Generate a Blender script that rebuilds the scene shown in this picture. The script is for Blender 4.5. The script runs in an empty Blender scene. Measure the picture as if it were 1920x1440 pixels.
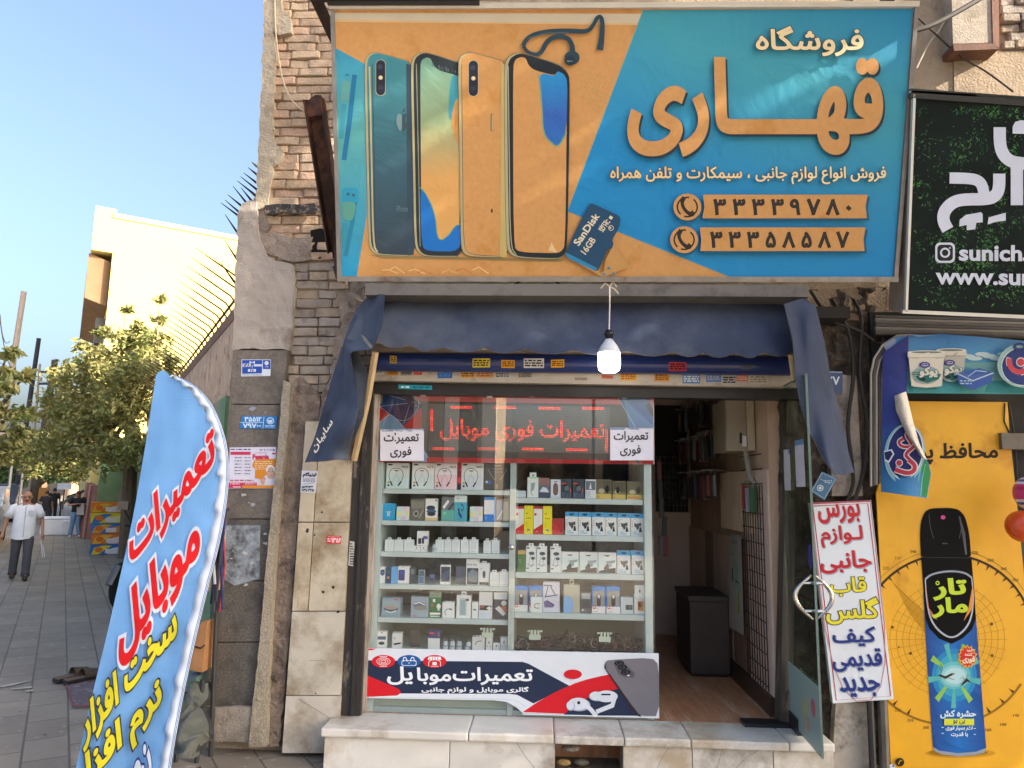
import bpy, bmesh, math, random
import numpy as np
from mathutils import Vector as V, Matrix, noise
from mathutils.geometry import delaunay_2d_cdt
R = math.radians
S = bpy.context.scene
COL = S.collection
random.seed(7)
# ---------------------------------------------------------------- camera
FPX = 1350.0
EYE = V((0, -4.5, 1.58))
def _axes(yaw, pitch, roll):
    f = V((-math.sin(yaw)*math.cos(pitch), math.cos(yaw)*math.cos(pitch), math.sin(pitch)))
    r0 = V((math.cos(yaw), math.sin(yaw), 0)); u0 = r0.cross(f)
    return r0*math.cos(roll)+u0*math.sin(roll), -r0*math.sin(roll)+u0*math.cos(roll), f
CR, CU, CF = _axes(R(2.5), R(8.2), R(0.9))
cd = bpy.data.cameras.new("camera"); cam = bpy.data.objects.new("camera", cd); COL.objects.link(cam)
cd.sensor_width = 36; cd.lens = 36*FPX/1920; cd.clip_start = .05; cd.clip_end = 3000
m3 = Matrix((CR, CU, -CF)).transposed().to_4x4(); m3.translation = EYE
cam.matrix_world = m3
S.camera = cam
# ---------------------------------------------------------------- light
SUN = V((.83, -.30, .45)).normalized()
el = math.asin(SUN.z); az = math.atan2(SUN.x, SUN.y)
W = bpy.data.worlds.new("World"); S.world = W; W.use_nodes = True
nt = W.node_tree; bg = nt.nodes["Background"]
sky = nt.nodes.new("ShaderNodeTexSky"); sky.sky_type = 'NISHITA'; sky.sun_disc = False
sky.sun_elevation = el; sky.sun_rotation = az; sky.air_density = 1.0; sky.dust_density = 8; sky.ozone_density = 2.2
nt.links.new(sky.outputs[0], bg.inputs[0]); bg.inputs[1].default_value = .15
sl = bpy.data.lights.new("sun", 'SUN'); sl.energy = 3.8; sl.angle = R(.5); sl.color = (1, .9, .76)
so = bpy.data.objects.new("sun", sl); COL.objects.link(so); so.location = (20, -12, 20)
so.rotation_euler = SUN.to_track_quat('Z', 'Y').to_euler()
S.view_settings.view_transform = 'Standard'; S.view_settings.look = 'None'; S.view_settings.exposure = 1.7
S.view_settings.gamma = 1
S.cycles.use_denoising = True
S.cycles.max_bounces = 8; S.cycles.transparent_max_bounces = 12
# ---------------------------------------------------------------- helpers
def ray(u, v): return CF*FPX + CR*(u-960) - CU*(v-720)
def PP(u, v, o, n):
    d = ray(u, v); return EYE + d*((o-EYE).dot(n)/d.dot(n))
NY = V((0, -1, 0)); NZ = V((0, 0, 1))
def P(u, v, y=0.): return PP(u, v, V((0, y, 0)), NY)
def PG(u, v, z=0.): return PP(u, v, V((0, 0, z)), NZ)
def proj(p):
    d = p-EYE; k = d.dot(CF); return 960+FPX*d.dot(CR)/k, 720-FPX*d.dot(CU)/k
def zof(g, v):                      # height over ground point g that is seen at image row v
    lo, hi = -2., 60.
    for _ in range(50):
        m = (lo+hi)/2
        if proj(V((g.x, g.y, m)))[1] > v: lo = m
        else: hi = m
    return lo
def lin(h):
    h = h.lstrip('#'); h = ''.join(x*2 for x in h) if len(h) == 3 else h; c = [int(h[i:i+2], 16)/255 for i in (0, 2, 4)]
    return tuple(x/12.92 if x <= .04045 else ((x+.055)/1.055)**2.4 for x in c)
MATS = {}
def mat(h, rough=.6, var=.12, vs=9., bump=0., bs=60., metal=0., dirt=None, da=.5, ds=2.5, spec=.4, tr=0., emit=0., coat=0., stretch=None):
    key = (h, rough, var, vs, bump, bs, metal, dirt, da, ds, spec, tr, emit, coat, stretch)
    if key in MATS: return MATS[key]
    m = bpy.data.materials.new("mat_"+h.lstrip('#')); m.use_nodes = True; t = m.node_tree; N = t.nodes; L = t.links
    b = N["Principled BSDF"]; c = lin(h)
    b.inputs["Roughness"].default_value = rough; b.inputs["Metallic"].default_value = metal
    b.inputs["Specular IOR Level"].default_value = spec; b.inputs["Base Color"].default_value = (*c, 1)
    b.inputs["Coat Weight"].default_value = coat
    tc = N.new("ShaderNodeNewGeometry"); src = tc.outputs["Position"]
    if stretch:
        mp = N.new("ShaderNodeMapping"); mp.inputs["Scale"].default_value = stretch; L.new(src, mp.inputs[0]); src = mp.outputs[0]
    def nz(sc, det=6., ro=.6):
        n = N.new("ShaderNodeTexNoise"); n.inputs["Scale"].default_value = sc; n.inputs["Detail"].default_value = det
        n.inputs["Roughness"].default_value = ro; L.new(src, n.inputs["Vector"]); return n.outputs["Fac"]
    def ramp(f, a, bb):
        r = N.new("ShaderNodeMapRange"); r.inputs[1].default_value = a; r.inputs[2].default_value = bb; r.clamp = True
        L.new(f, r.inputs[0]); return r.outputs[0]
    def mix(f, a, bb):
        x = N.new("ShaderNodeMix"); x.data_type = 'RGBA'
        if hasattr(f, 'is_linked') or not isinstance(f, float): L.new(f, x.inputs["Factor"])
        else: x.inputs["Factor"].default_value = f
        for s, val in ((x.inputs["A"], a), (x.inputs["B"], bb)):
            if isinstance(val, tuple): s.default_value = (*val, 1)
            else: L.new(val, s)
        return x.outputs["Result"]
    out = None
    if var > 0:
        out = mix(ramp(nz(vs), .3, .7), tuple(x*(1-var) for x in c), tuple(min(1, x*(1+var*.8)) for x in c))
    if dirt:
        dc = lin(dirt); out = mix(ramp(nz(ds, 9., .68), .62-da*.25, .66), out or c, dc)
    if out: L.new(out, b.inputs["Base Color"])
    if bump > 0:
        bn = N.new("ShaderNodeBump"); bn.inputs["Strength"].default_value = min(1, bump); bn.inputs["Distance"].default_value = .012*bump
        L.new(nz(bs, 5.), bn.inputs["Height"]); L.new(bn.outputs[0], b.inputs["Normal"])
    if tr > 0:
        b.inputs["Transmission Weight"].default_value = 0
        td = N.new("ShaderNodeBsdfTranslucent"); td.inputs[0].default_value = (*c, 1)
        mx = N.new("ShaderNodeMixShader"); mx.inputs[0].default_value = tr
        L.new(b.outputs[0], mx.inputs[1]); L.new(td.outputs[0], mx.inputs[2]); L.new(mx.outputs[0], N["Material Output"].inputs[0])
    if emit > 0:
        b.inputs["Emission Color"].default_value = (*c, 1); b.inputs["Emission Strength"].default_value = emit
    MATS[key] = m; return m
def ink(h, rough=.6, var=.05, **k):
    k.setdefault('spec', .25); return mat(h, rough=rough, var=var, **k)
def glass(refl=.12, tint='#dfeae6', rough=0., top=.85):
    key = ('glass', refl, tint, rough, top)
    if key in MATS: return MATS[key]
    m = bpy.data.materials.new("glass"); m.use_nodes = True; t = m.node_tree; N = t.nodes; L = t.links
    N.remove(N["Principled BSDF"])
    a = N.new("ShaderNodeBsdfTransparent"); a.inputs[0].default_value = (*lin(tint), 1)
    g = N.new("ShaderNodeBsdfGlossy"); g.inputs["Roughness"].default_value = rough
    fr = N.new("ShaderNodeLayerWeight"); fr.inputs[0].default_value = .25
    mr = N.new("ShaderNodeMapRange"); mr.inputs[3].default_value = refl; mr.inputs[4].default_value = top
    x = N.new("ShaderNodeMixShader"); L.new(fr.outputs["Fresnel"], mr.inputs[0]); L.new(mr.outputs[0], x.inputs[0])
    mr.inputs[1].default_value = .06
    L.new(a.outputs[0], x.inputs[1]); L.new(g.outputs[0], x.inputs[2]); L.new(x.outputs[0], N["Material Output"].inputs[0])
    MATS[key] = m; return m
class MB:
    def __init__(s): s.v = []; s.f = []; s.m = []; s.ms = []
    def mi(s, m):
        if m not in s.ms: s.ms.append(m)
        return s.ms.index(m)
    def face(s, pts, m):
        i = len(s.v); s.v += [V(p) for p in pts]; s.f.append(tuple(range(i, i+len(pts)))); s.m.append(s.mi(m)); return s
    def mesh(s, vs, fs, m):
        i = len(s.v); s.v += [V(p) for p in vs]; k = s.mi(m)
        for f in fs: s.f.append(tuple(i+q for q in f)); s.m.append(k)
        return s
    def box(s, lo, hi, m, bev=0.): return s.obox((V(lo)+V(hi))/2, (V((1, 0, 0)), V((0, 1, 0)), V((0, 0, 1))), (V(hi)-V(lo))/2, m, bev)
    def obox(s, c, ax, h, m, bev=0.):
        c = V(c)
        if bev <= 0:
            vs = [c+ax[0]*h[0]*a+ax[1]*h[1]*b+ax[2]*h[2]*d for a in (-1, 1) for b in (-1, 1) for d in (-1, 1)]
            return s.mesh(vs, [(0, 1, 3, 2), (4, 6, 7, 5), (0, 4, 5, 1), (2, 3, 7, 6), (0, 2, 6, 4), (1, 5, 7, 3)], m)
        bm = bmesh.new(); bmesh.ops.create_cube(bm, size=2)
        for v in bm.verts: v.co = V((v.co.x*h[0], v.co.y*h[1], v.co.z*h[2]))
        bmesh.ops.bevel(bm, geom=bm.edges[:], offset=min(bev, .45*min(h)), segments=2, affect='EDGES', profile=.6)
        s.bm(bm, m, lambda q: c+ax[0]*q.x+ax[1]*q.y+ax[2]*q.z); return s
    def bm(s, bm, m, fn=lambda q: q):
        bm.verts.index_update(); s.mesh([fn(v.co) for v in bm.verts], [[v.index for v in f.verts] for f in bm.faces], m); bm.free()
    def prism(s, pts, off, m):          # polygon pts extruded by off
        pts = [V(p) for p in pts]; off = V(off); n = len(pts)
        return s.mesh(pts+[p+off for p in pts], [tuple(range(n)), tuple(range(2*n-1, n-1, -1))]+[(i, i+n, (i+1) % n+n, (i+1) % n) for i in range(n)], m)
    def tube(s, path, r, m, n=8, cap=True):
        path = [V(p) for p in path]; rs = r if isinstance(r, (list, tuple)) else [r]*len(path)
        vs = []; fs = []; prev = None
        for i, p in enumerate(path):
            t = (path[min(i+1, len(path)-1)]-path[max(i-1, 0)]).normalized()
            if prev is None:
                a = t.orthogonal().normalized()
            else:
                a = (prev-t*prev.dot(t)); a = a.normalized() if a.length > 1e-6 else t.orthogonal().normalized()
            prev = a; b = t.cross(a)
            vs += [p+(a*math.cos(2*math.pi*k/n)+b*math.sin(2*math.pi*k/n))*rs[i] for k in range(n)]
        for i in range(len(path)-1):
            fs += [(i*n+k, i*n+(k+1) % n, (i+1)*n+(k+1) % n, (i+1)*n+k) for k in range(n)]
        if cap: fs += [tuple(range(n-1, -1, -1)), tuple(range((len(path)-1)*n, len(path)*n))]
        return s.mesh(vs, fs, m)
    def lathe(s, prof, c, m, n=20, ax=V((0, 0, 1))):     # prof: (radius, height)
        c = V(c); a = ax.orthogonal().normalized(); b = ax.cross(a)
        vs = [c+ax*h+(a*math.cos(2*math.pi*k/n)+b*math.sin(2*math.pi*k/n))*r for r, h in prof for k in range(n)]
        fs = [(i*n+k, i*n+(k+1) % n, (i+1)*n+(k+1) % n, (i+1)*n+k) for i in range(len(prof)-1) for k in range(n)]
        fs += [tuple(range(n-1, -1, -1)), tuple(range((len(prof)-1)*n, len(prof)*n))]
        return s.mesh(vs, fs, m)
    def ball(s, c, r, m, sub=2, sc=(1, 1, 1)):
        bm = bmesh.new(); bmesh.ops.create_icosphere(bm, subdivisions=sub, radius=r); c = V(c)
        s.bm(bm, m, lambda q: c+V((q.x*sc[0], q.y*sc[1], q.z*sc[2]))); return s
    def grid(s, fn, nu, nv, m, thick=None):
        vs = [V(fn(i/nu, j/nv)) for j in range(nv+1) for i in range(nu+1)]
        fs = [(j*(nu+1)+i, j*(nu+1)+i+1, (j+1)*(nu+1)+i+1, (j+1)*(nu+1)+i) for j in range(nv) for i in range(nu)]
        if thick:
            o = len(vs); vs += [p+V(thick) for p in vs]
            fs += [tuple(o+q for q in reversed(f)) for f in fs]
        return s.mesh(vs, fs, m)
    def merge(s, o):
        i = len(s.v); s.v += o.v; s.f += [tuple(q+i for q in f) for f in o.f]; k = [s.mi(m) for m in o.ms]; s.m += [k[q] for q in o.m]; return s
    def build(s, name, parent=None, smooth=False, loc=None):
        if loc is None:
            xs = [p.x for p in s.v]; ys = [p.y for p in s.v]; zs = [p.z for p in s.v]
            loc = V(((min(xs)+max(xs))/2, (min(ys)+max(ys))/2, min(zs)))
        me = bpy.data.meshes.new(name); me.from_pydata([p-loc for p in s.v], [], s.f)
        for m in s.ms: me.materials.append(m)
        me.polygons.foreach_set('material_index', s.m)
        if smooth: me.polygons.foreach_set('use_smooth', [True]*len(s.f))
        me.update()
        o = bpy.data.objects.new(name, me); COL.objects.link(o)
        if parent is not None:
            o.parent = parent; o.location = loc-wloc(parent)
        else: o.location = loc
        return o
def wloc(o):
    p = V(o.location)
    while o.parent is not None: o = o.parent; p += V(o.location)
    return p
def tag(o, label=None, cat=None, group=None, kind=None):
    if label: o['label'] = label
    if cat: o['category'] = cat
    if group: o['group'] = group
    if kind: o['kind'] = kind
    return o
def thing(name, loc, label, cat, group=None):
    o = bpy.data.objects.new(name, None); o.empty_display_size = .1; COL.objects.link(o); o.location = V(loc); return tag(o, label, cat, group)
# ---------------------------------------------------------------- lettering
FORMS = {}
for ch, a, n in [('آ', 0xFE81, 2), ('أ', 0xFE83, 2), ('ا', 0xFE8D, 2), ('ب', 0xFE8F, 4), ('ت', 0xFE95, 4), ('ج', 0xFE9D, 4), ('ح', 0xFEA1, 4), ('خ', 0xFEA5, 4),
                 ('د', 0xFEA9, 2), ('ر', 0xFEAD, 2), ('ز', 0xFEAF, 2), ('س', 0xFEB1, 4), ('ش', 0xFEB5, 4), ('ظ', 0xFEC5, 4), ('ع', 0xFEC9, 4), ('ف', 0xFED1, 4), ('ق', 0xFED5, 4),
                 ('ل', 0xFEDD, 4), ('م', 0xFEE1, 4), ('ن', 0xFEE5, 4), ('ه', 0xFEE9, 4), ('و', 0xFEED, 2), ('پ', 0xFB56, 4), ('ک', 0xFB8E, 4), ('گ', 0xFB92, 4), ('ی', 0xFBFC, 4)]:
    FORMS[ch] = [chr(a+i) for i in range(n)]
def shape(s):
    if not any(c in FORMS for c in s): return s
    out = []
    for i, c in enumerate(s):
        if c not in FORMS: out.append(c); continue
        f = FORMS[c]; pc = s[i-1] if i else ''; nc = s[i+1] if i+1 < len(s) else ''
        p = pc == 'ـ' or len(FORMS.get(pc, ())) == 4
        n = nc == 'ـ' or nc in FORMS
        out.append((f[3] if p and n else f[1] if p else f[2] if n else f[0]) if len(f) == 4 else (f[1] if p else f[0]))
    return ''.join(reversed(out))
GC = {}
def contours(s):
    cu = bpy.data.curves.new('t', 'FONT'); cu.body = shape(s); cu.fill_mode = 'NONE'; cu.resolution_u = 3
    o = bpy.data.objects.new('t', cu); COL.objects.link(o); bpy.context.view_layer.update()
    me = o.evaluated_get(bpy.context.evaluated_depsgraph_get()).to_mesh()
    nx = {}
    for e in me.edges: nx.setdefault(e.vertices[0], []).append(e.vertices[1]); nx.setdefault(e.vertices[1], []).append(e.vertices[0])
    seen = set(); cs = []
    for v0 in range(len(me.vertices)):
        if v0 in seen or v0 not in nx: continue
        loop = [v0]; seen.add(v0)
        nxt = v0+1 if (v0+1) in nx[v0] else nx[v0][0]
        while nxt not in seen:
            loop.append(nxt); seen.add(nxt)
            c = [q for q in nx[nxt] if q not in seen]
            if not c: break
            nxt = c[0]
        cs.append(np.array([me.vertices[i].co[:2] for i in loop]))
    bpy.data.objects.remove(o); bpy.data.curves.remove(cu)
    return [c for c in cs if len(c) > 2]
def winding(cs, pts):
    w = np.zeros(len(pts), int)
    for c in cs:
        a = c; b = np.roll(c, -1, 0)
        py = pts[:, 1][:, None]; up = (a[:, 1] <= py) & (b[:, 1] > py); dn = (a[:, 1] > py) & (b[:, 1] <= py)
        cr = (b[:, 0]-a[:, 0])*(py-a[:, 1])-(pts[:, 0][:, None]-a[:, 0])*(b[:, 1]-a[:, 1])
        w += (up & (cr > 0)).sum(1)-(dn & (cr < 0)).sum(1)
    return w
def inset(c, d):
    p = np.roll(c, 1, 0); n = np.roll(c, -1, 0)
    e1 = c-p; e2 = n-c
    e1 /= np.maximum(np.linalg.norm(e1, axis=1), 1e-9)[:, None]; e2 /= np.maximum(np.linalg.norm(e2, axis=1), 1e-9)[:, None]
    n1 = np.stack([-e1[:, 1], e1[:, 0]], 1); n2 = np.stack([-e2[:, 1], e2[:, 0]], 1)
    b = n1+n2; b /= np.maximum((b*b).sum(1), .9)[:, None]
    return c+b*(2*d)
def glyphs(s, bold=0.):
    key = (s, round(bold, 4))
    if key in GC: return GC[key]
    cs = contours(s)
    keep = []
    for c in cs:
        k = np.linalg.norm(c-np.roll(c, 1, 0), axis=1) > 1e-4; c = c[k]
        if len(c) > 2: keep.append(c)
    cs = keep
    # TrueType: outer contours run clockwise; the biggest contour tells
    ar = [.5*np.sum(c[:, 0]*np.roll(c[:, 1], -1)-np.roll(c[:, 0], -1)*c[:, 1]) for c in cs]
    sg = np.sign(ar[int(np.argmax(np.abs(ar)))])
    base = cs
    if bold: cs = [inset(c, -sg*bold) for c in cs]
    vs = []; es = []
    for c in cs:
        i = len(vs); n = len(c); vs += [V((float(x), float(y))) for x, y in c]; es += [(i+k, i+(k+1) % n) for k in range(n)]
    r = delaunay_2d_cdt(vs, es, [], 0, 1e-5); rv = np.array([tuple(q) for q in r[0]]); rf = [f for f in r[2]]
    cen = np.array([rv[list(f)].mean(0) for f in rf])
    w = winding(cs, cen)
    fs = [f for f, k in zip(rf, w) if k != 0]
    used = sorted({i for f in fs for i in f}); ix = {q: k for k, q in enumerate(used)}
    rv = rv[used]; fs = [tuple(ix[i] for i in f) for f in fs]
    allp = np.concatenate(base)
    GC[key] = (rv, fs, allp.min(0), allp.max(0), base); return GC[key]
def sm(pts, n=2):                   # round the corners of a traced outline
    for _ in range(n):
        o = []
        for i, p in enumerate(pts):
            q = pts[(i+1) % len(pts)]; o += [(p[0]*.8+q[0]*.2, p[1]*.8+q[1]*.2), (p[0]*.2+q[0]*.8, p[1]*.2+q[1]*.8)]
        pts = o
    return pts
def smo(pts, n=2):                  # the same for an open stroke
    for _ in range(n):
        o = [pts[0]]
        for p, q in zip(pts, pts[1:]): o += [tuple(a*.75+b*.25 for a, b in zip(p, q)), tuple(a*.25+b*.75 for a, b in zip(p, q))]
        pts = o+[pts[-1]]
    return pts
class Ink(MB):
    """flat printing: layers traced in (u, v) and carried to a real surface by fn(u, v, height)"""
    def __init__(s, fn, step=.00014): super().__init__(); s.fn = fn; s.k = 0; s.step = step
    def lift(s): s.k += 1; return s.k*s.step
    def poly(s, pts, m):
        h = s.lift(); return s.face([s.fn(u, v, h) for u, v in pts], m)
    def rect(s, x0, y0, x1, y1, m): return s.poly([(x0, y0), (x1, y0), (x1, y1), (x0, y1)], m)
    def ell(s, cx, cy, rx, ry, m, n=28, rot=0.):
        c, q = math.cos(rot), math.sin(rot)
        return s.poly([(cx+rx*math.cos(t)*c-ry*math.sin(t)*q, cy+rx*math.cos(t)*q+ry*math.sin(t)*c) for t in [2*math.pi*i/n for i in range(n)]], m)
    def ring(s, cx, cy, rx, ry, w, m, n=36, a0=0., a1=2*math.pi):
        h = s.lift()
        for i in range(n):
            t, q = a0+(a1-a0)*i/n, a0+(a1-a0)*(i+1)/n
            s.face([s.fn(cx+a*math.cos(b), cy+a2*math.sin(b), h) for a, a2, b in ((rx, ry, t), (rx, ry, q), (rx-w, ry-w, q), (rx-w, ry-w, t))], m)
        return s
    def line(s, pts, w, m):
        h = s.lift(); n = len(pts); L = []; Rr = []
        ws = w if isinstance(w, (list, tuple)) else [w]*n
        if n > 3 and pts[0] != pts[-1]:
            pts = smo([(*p, q) for p, q in zip(pts, ws)]); ws = [p[2] for p in pts]; pts = [p[:2] for p in pts]; n = len(pts); L = []; Rr = []
        for i in range(n):
            a = np.array(pts[max(i-1, 0)], float); b = np.array(pts[min(i+1, n-1)], float); d = b-a; d /= max(np.linalg.norm(d), 1e-9)
            p = np.array(pts[i], float); q = np.array([-d[1], d[0]])*ws[i]/2; L.append(p+q); Rr.append(p-q)
        for i in range(n-1): s.face([s.fn(*q, h) for q in (L[i], L[i+1], Rr[i+1], Rr[i])], m)
        return s
    def rrect(s, x0, y0, x1, y1, r, m, rot=0., skew=0.):
        cx, cy = (x0+x1)/2, (y0+y1)/2; pts = []
        for (ax, ay, t0) in ((x1-r, y1-r, 0), (x0+r, y1-r, 90), (x0+r, y0+r, 180), (x1-r, y0+r, 270)):
            for k in range(6):
                t = R(t0+k*18); pts.append((ax+r*math.cos(t), ay+r*math.sin(t)))
        c, q = math.cos(rot), math.sin(rot)
        return s.poly([(cx+(x-cx)*c-(y-cy)*q, cy+(x-cx)*q+(y-cy)*c+skew*(x-cx)) for x, y in pts], m)
    def text(s, t, bl, br, tl, m, bold=0., out=None, ow=.03, shadow=None):
        """t fills the parallelogram: bottom-left, bottom-right, top-left of its ink box"""
        bl, br, tl = (np.array(q, float) for q in (bl, br, tl))
        def put(b, mm, dx=0, dy=0):
            rv, fs, lo, hi, _ = glyphs(t, b); h = s.lift(); w = np.maximum(hi-lo, 1e-6); q = (rv-lo)/w
            s.mesh([s.fn(*(bl+(br-bl)*x+(tl-bl)*y+np.array([dx, dy])), h) for x, y in q], fs, mm)
        if shadow: put(bold, shadow[0], shadow[1], shadow[2])
        if out: put(bold+ow, out)
        put(bold, m); return s
    def tx(s, t, x0, y0, x1, y1, m, bold=0., dy=0., sh=0., **k):      # ink box by image corners; dy: right end lower; sh: top shifted
        return s.text(t, (x0, y1), (x1, y1+dy), (x0+sh, y0), m, bold, **k)
    def scrib(s, x0, y0, x1, y1, m, rows=3, seed=0, fill=.5):         # lines of small illegible print
        rg = random.Random(seed); hh = (y1-y0)/rows
        for r in range(rows):
            x = x0; h = s.lift()
            while x < x1-.5:
                w = min(rg.uniform(.6, 2.2)*hh, x1-x); y = y0+r*hh
                s.face([s.fn(a, b, h) for a, b in ((x, y+hh*.15), (x+w, y+hh*.15), (x+w, y+hh*(.15+fill)), (x, y+hh*(.15+fill)))], m)
                x += w+rg.uniform(.25, .6)*hh
        return s
def on_plane(o, n):
    o = V(o); n = V(n).normalized()
    return lambda u, v, h: PP(u, v, o, n)+n*h
def on_y(y): return on_plane((0, y, 0), NY)
# ================================================================ setting: ground, pavement, street
ZF = .235                                        # height of the shop floor and doorstep
VPX = 115
dst = ray(VPX, 925); dst.z = 0; dst.normalize()            # along the side street
off = V((-dst.y, dst.x, 0))                                  # towards the road
C0 = PG(380, 1340); C1 = PG(243, 1037)
def paver_mat():
    m = bpy.data.materials.new("mat_paving"); m.use_nodes = True; t = m.node_tree; N = t.nodes; L = t.links; b = N["Principled BSDF"]
    g = N.new("ShaderNodeNewGeometry"); mp = N.new("ShaderNodeMapping"); mp.inputs["Rotation"].default_value = (0, 0, -math.atan2(dst.y, dst.x))
    L.new(g.outputs["Position"], mp.inputs[0])
    br = N.new("ShaderNodeTexBrick"); br.inputs["Scale"].default_value = 1; br.inputs["Brick Width"].default_value = .4; br.inputs["Row Height"].default_value = .235
    br.inputs["Mortar Size"].default_value = .007; br.inputs["Mortar Smooth"].default_value = .3; br.offset = .5; br.inputs["Bias"].default_value = 0
    br.inputs["Color1"].default_value = (*lin('#82776b'), 1); br.inputs["Color2"].default_value = (*lin('#908577'), 1); br.inputs["Mortar"].default_value = (*lin('#645d55'), 1)
    L.new(mp.outputs[0], br.inputs["Vector"])
    n1 = N.new("ShaderNodeTexNoise"); n1.inputs["Scale"].default_value = 1.1; n1.inputs["Detail"].default_value = 10; n1.inputs["Roughness"].default_value = .7; L.new(g.outputs["Position"], n1.inputs[0])
    mr = N.new("ShaderNodeMapRange"); mr.inputs[1].default_value = .3; mr.inputs[2].default_value = .7; mr.inputs[3].default_value = .72; mr.inputs[4].default_value = 1.2; L.new(n1.outputs[0], mr.inputs[0])
    mx = N.new("ShaderNodeMix"); mx.data_type = 'RGBA'; mx.blend_type = 'MULTIPLY'; mx.inputs["Factor"].default_value = 1
    L.new(br.outputs["Color"], mx.inputs["A"]); L.new(mr.outputs[0], mx.inputs["B"])
    n2 = N.new("ShaderNodeTexNoise"); n2.inputs["Scale"].default_value = 14; n2.inputs["Detail"].default_value = 8; L.new(g.outputs["Position"], n2.inputs[0])
    m2 = N.new("ShaderNodeMapRange"); m2.inputs[1].default_value = .64; m2.inputs[2].default_value = .74; L.new(n2.outputs[0], m2.inputs[0])
    m3_ = N.new("ShaderNodeMix"); m3_.data_type = 'RGBA'; m3_.inputs["B"].default_value = (*lin('#a9a7a2'), 1); L.new(m2.outputs[0], m3_.inputs["Factor"]); L.new(mx.outputs["Result"], m3_.inputs["A"])
    L.new(m3_.outputs["Result"], b.inputs["Base Color"]); b.inputs["Roughness"].default_value = .75
    bp = N.new("ShaderNodeBump"); bp.inputs["Strength"].default_value = .6; bp.inputs["Distance"].default_value = .006
    iv = N.new("ShaderNodeMath"); iv.operation = 'SUBTRACT'; iv.inputs[0].default_value = 1; L.new(br.outputs["Fac"], iv.inputs[1])
    ad = N.new("ShaderNodeMath"); ad.operation = 'MULTIPLY_ADD'; ad.inputs[1].default_value = .25; L.new(n2.outputs[0], ad.inputs[0]); L.new(iv.outputs[0], ad.inputs[2])
    L.new(ad.outputs[0], bp.inputs["Height"]); L.new(bp.outputs[0], b.inputs["Normal"]); return m
g = MB(); g.face([(-900, -900, -.13), (900, -900, -.13), (900, 900, -.13), (-900, 900, -.13)], mat('#cbbfab', .9, .12, .6))
tag(g.build("ground"), kind='structure')
KE = C0+off*4.3                                   # kerb line
g = MB(); A = KE-dst*60; B = KE+dst*400; A2 = A+off*12; B2 = B+off*12
g.face([A2+V((0, 0, -.126)), A+V((0, 0, -.126)), B+V((0, 0, -.126)), B2+V((0, 0, -.126))], mat('#6d6b69', .85, .15, 3., .3, 90))
tag(g.build("road"), kind='structure')
g = MB(); pv = paver_mat()
A = KE-dst*14; B = KE+dst*400
YP0 = -6.6; ta = (YP0-KE.y)/dst.y; A3 = KE+dst*ta
g.prism([A3, V((40, YP0, 0)), V((40, .5, 0)), V((C0.x+.6, .5, 0)), C0+dst*2-off*.4, B-off*4.6, B], (0, 0, -.125), pv)
tag(g.build("pavement"), kind='structure')
g = MB(); g.prism([A+off*.15, A+off*.004, B+off*.004, B+off*.15], (0, 0, -.12), mat('#9a968e', .8, .15, 5, .3))
for q in range(2): pass
tag(g.build("kerb"), kind='structure')
# ================================================================ the shop building
M_BR = [mat(h, .9, .2, 14, .9, 70, dirt=d, da=.35, ds=6) for h, d in (('#bfa68a', '#9f8c75'), ('#b99f86', '#978471'), ('#c4ac92', '#a1907b'), ('#b69d86', '#948371'), ('#bfa088', '#9f8a74'))]
M_BG = [mat(h, .95, .16, 16, .9, 80, dirt=d, da=.4, ds=7) for h, d in (('#a4988a', '#7d736b'), ('#9a8f84', '#756c66'), ('#ab9a86', '#80756b'), ('#a69b93', '#7c736d'))]
M_MORT = mat('#a3917c', .95, .2, 20, 1., 60)
M_CEM = mat('#a59b92', .92, .12, 5, .6, 120, dirt='#84796f', da=.3, ds=3)
bld = thing("shop_building", (-.2, .4, 0), "old tan brick corner building with the phone shop in its ground floor", "building")
def part(name, mb, p=None, **k): return mb.build(name, p or bld, **k)
def slab(pts, y, th, m, mb=None):
    mb = mb or MB(); return mb.prism([P(u, v, y) for u, v in pts], (0, th, 0), m)
w = MB()                                           # masonry core
XL = P(487, 200).x
w.box((XL+.05, .018, 2.66), (13, 5, 8.6), M_MORT); w.box((-2.02, .03, -.2), (-1.12, 3, 2.66), M_MORT); w.box((1.86, .1, -.2), (13, 5, 2.66), mat('#3d3935', .9, .3, 6, .8))
part("wall", w)
br = MB(); rg = random.Random(3)
def bricks(z0, z1, xl, xr, ms, y0=-.0, rh=.062, bl=.25, miss=0., jit=.008):
    k = 0; z = z0
    while z < z1:
        x = xl(z)-rg.uniform(0, .18); e = xl(z)
        while x < xr(z):
            L_ = bl*rg.choice((1, 1, 1, .52, .8)); a, b = max(x, e), min(x+L_-.007, xr(z)+rg.uniform(-.01, .02))
            if b-a > .03 and rg.random() > miss:
                dy = rg.uniform(-jit, jit)-(.012 if rg.random() < .1 else 0)
                bm = bmesh.new(); bmesh.ops.create_cube(bm, size=1); bmesh.ops.bevel(bm, geom=bm.edges[:], offset=.07, segments=1, affect='EDGES')
                bmesh.ops.subdivide_edges(bm, edges=[q for q in bm.edges if q.calc_length() > .5], cuts=2, use_grid_fill=True)
                hz = (rh-rg.uniform(.004, .009)); c = V(((a+b)/2, y0+.05+dy, z+rh/2+rg.uniform(-.003, .003))); sd = rg.uniform(0, 99); tl = rg.uniform(-.012, .012)
                def f(q):
                    w_ = V((q.x*(b-a)*1.0, q.y*.1, q.z*hz)); p = c+w_; n_ = noise.noise_vector(p*13+V((sd, 0, 0)))
                    return p+V((n_.x*.004, n_.y*.008, n_.z*.006+tl*w_.x))
                br.bm(bm, rg.choice(ms), f)
            x += L_
        z += rh; k += 1
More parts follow.
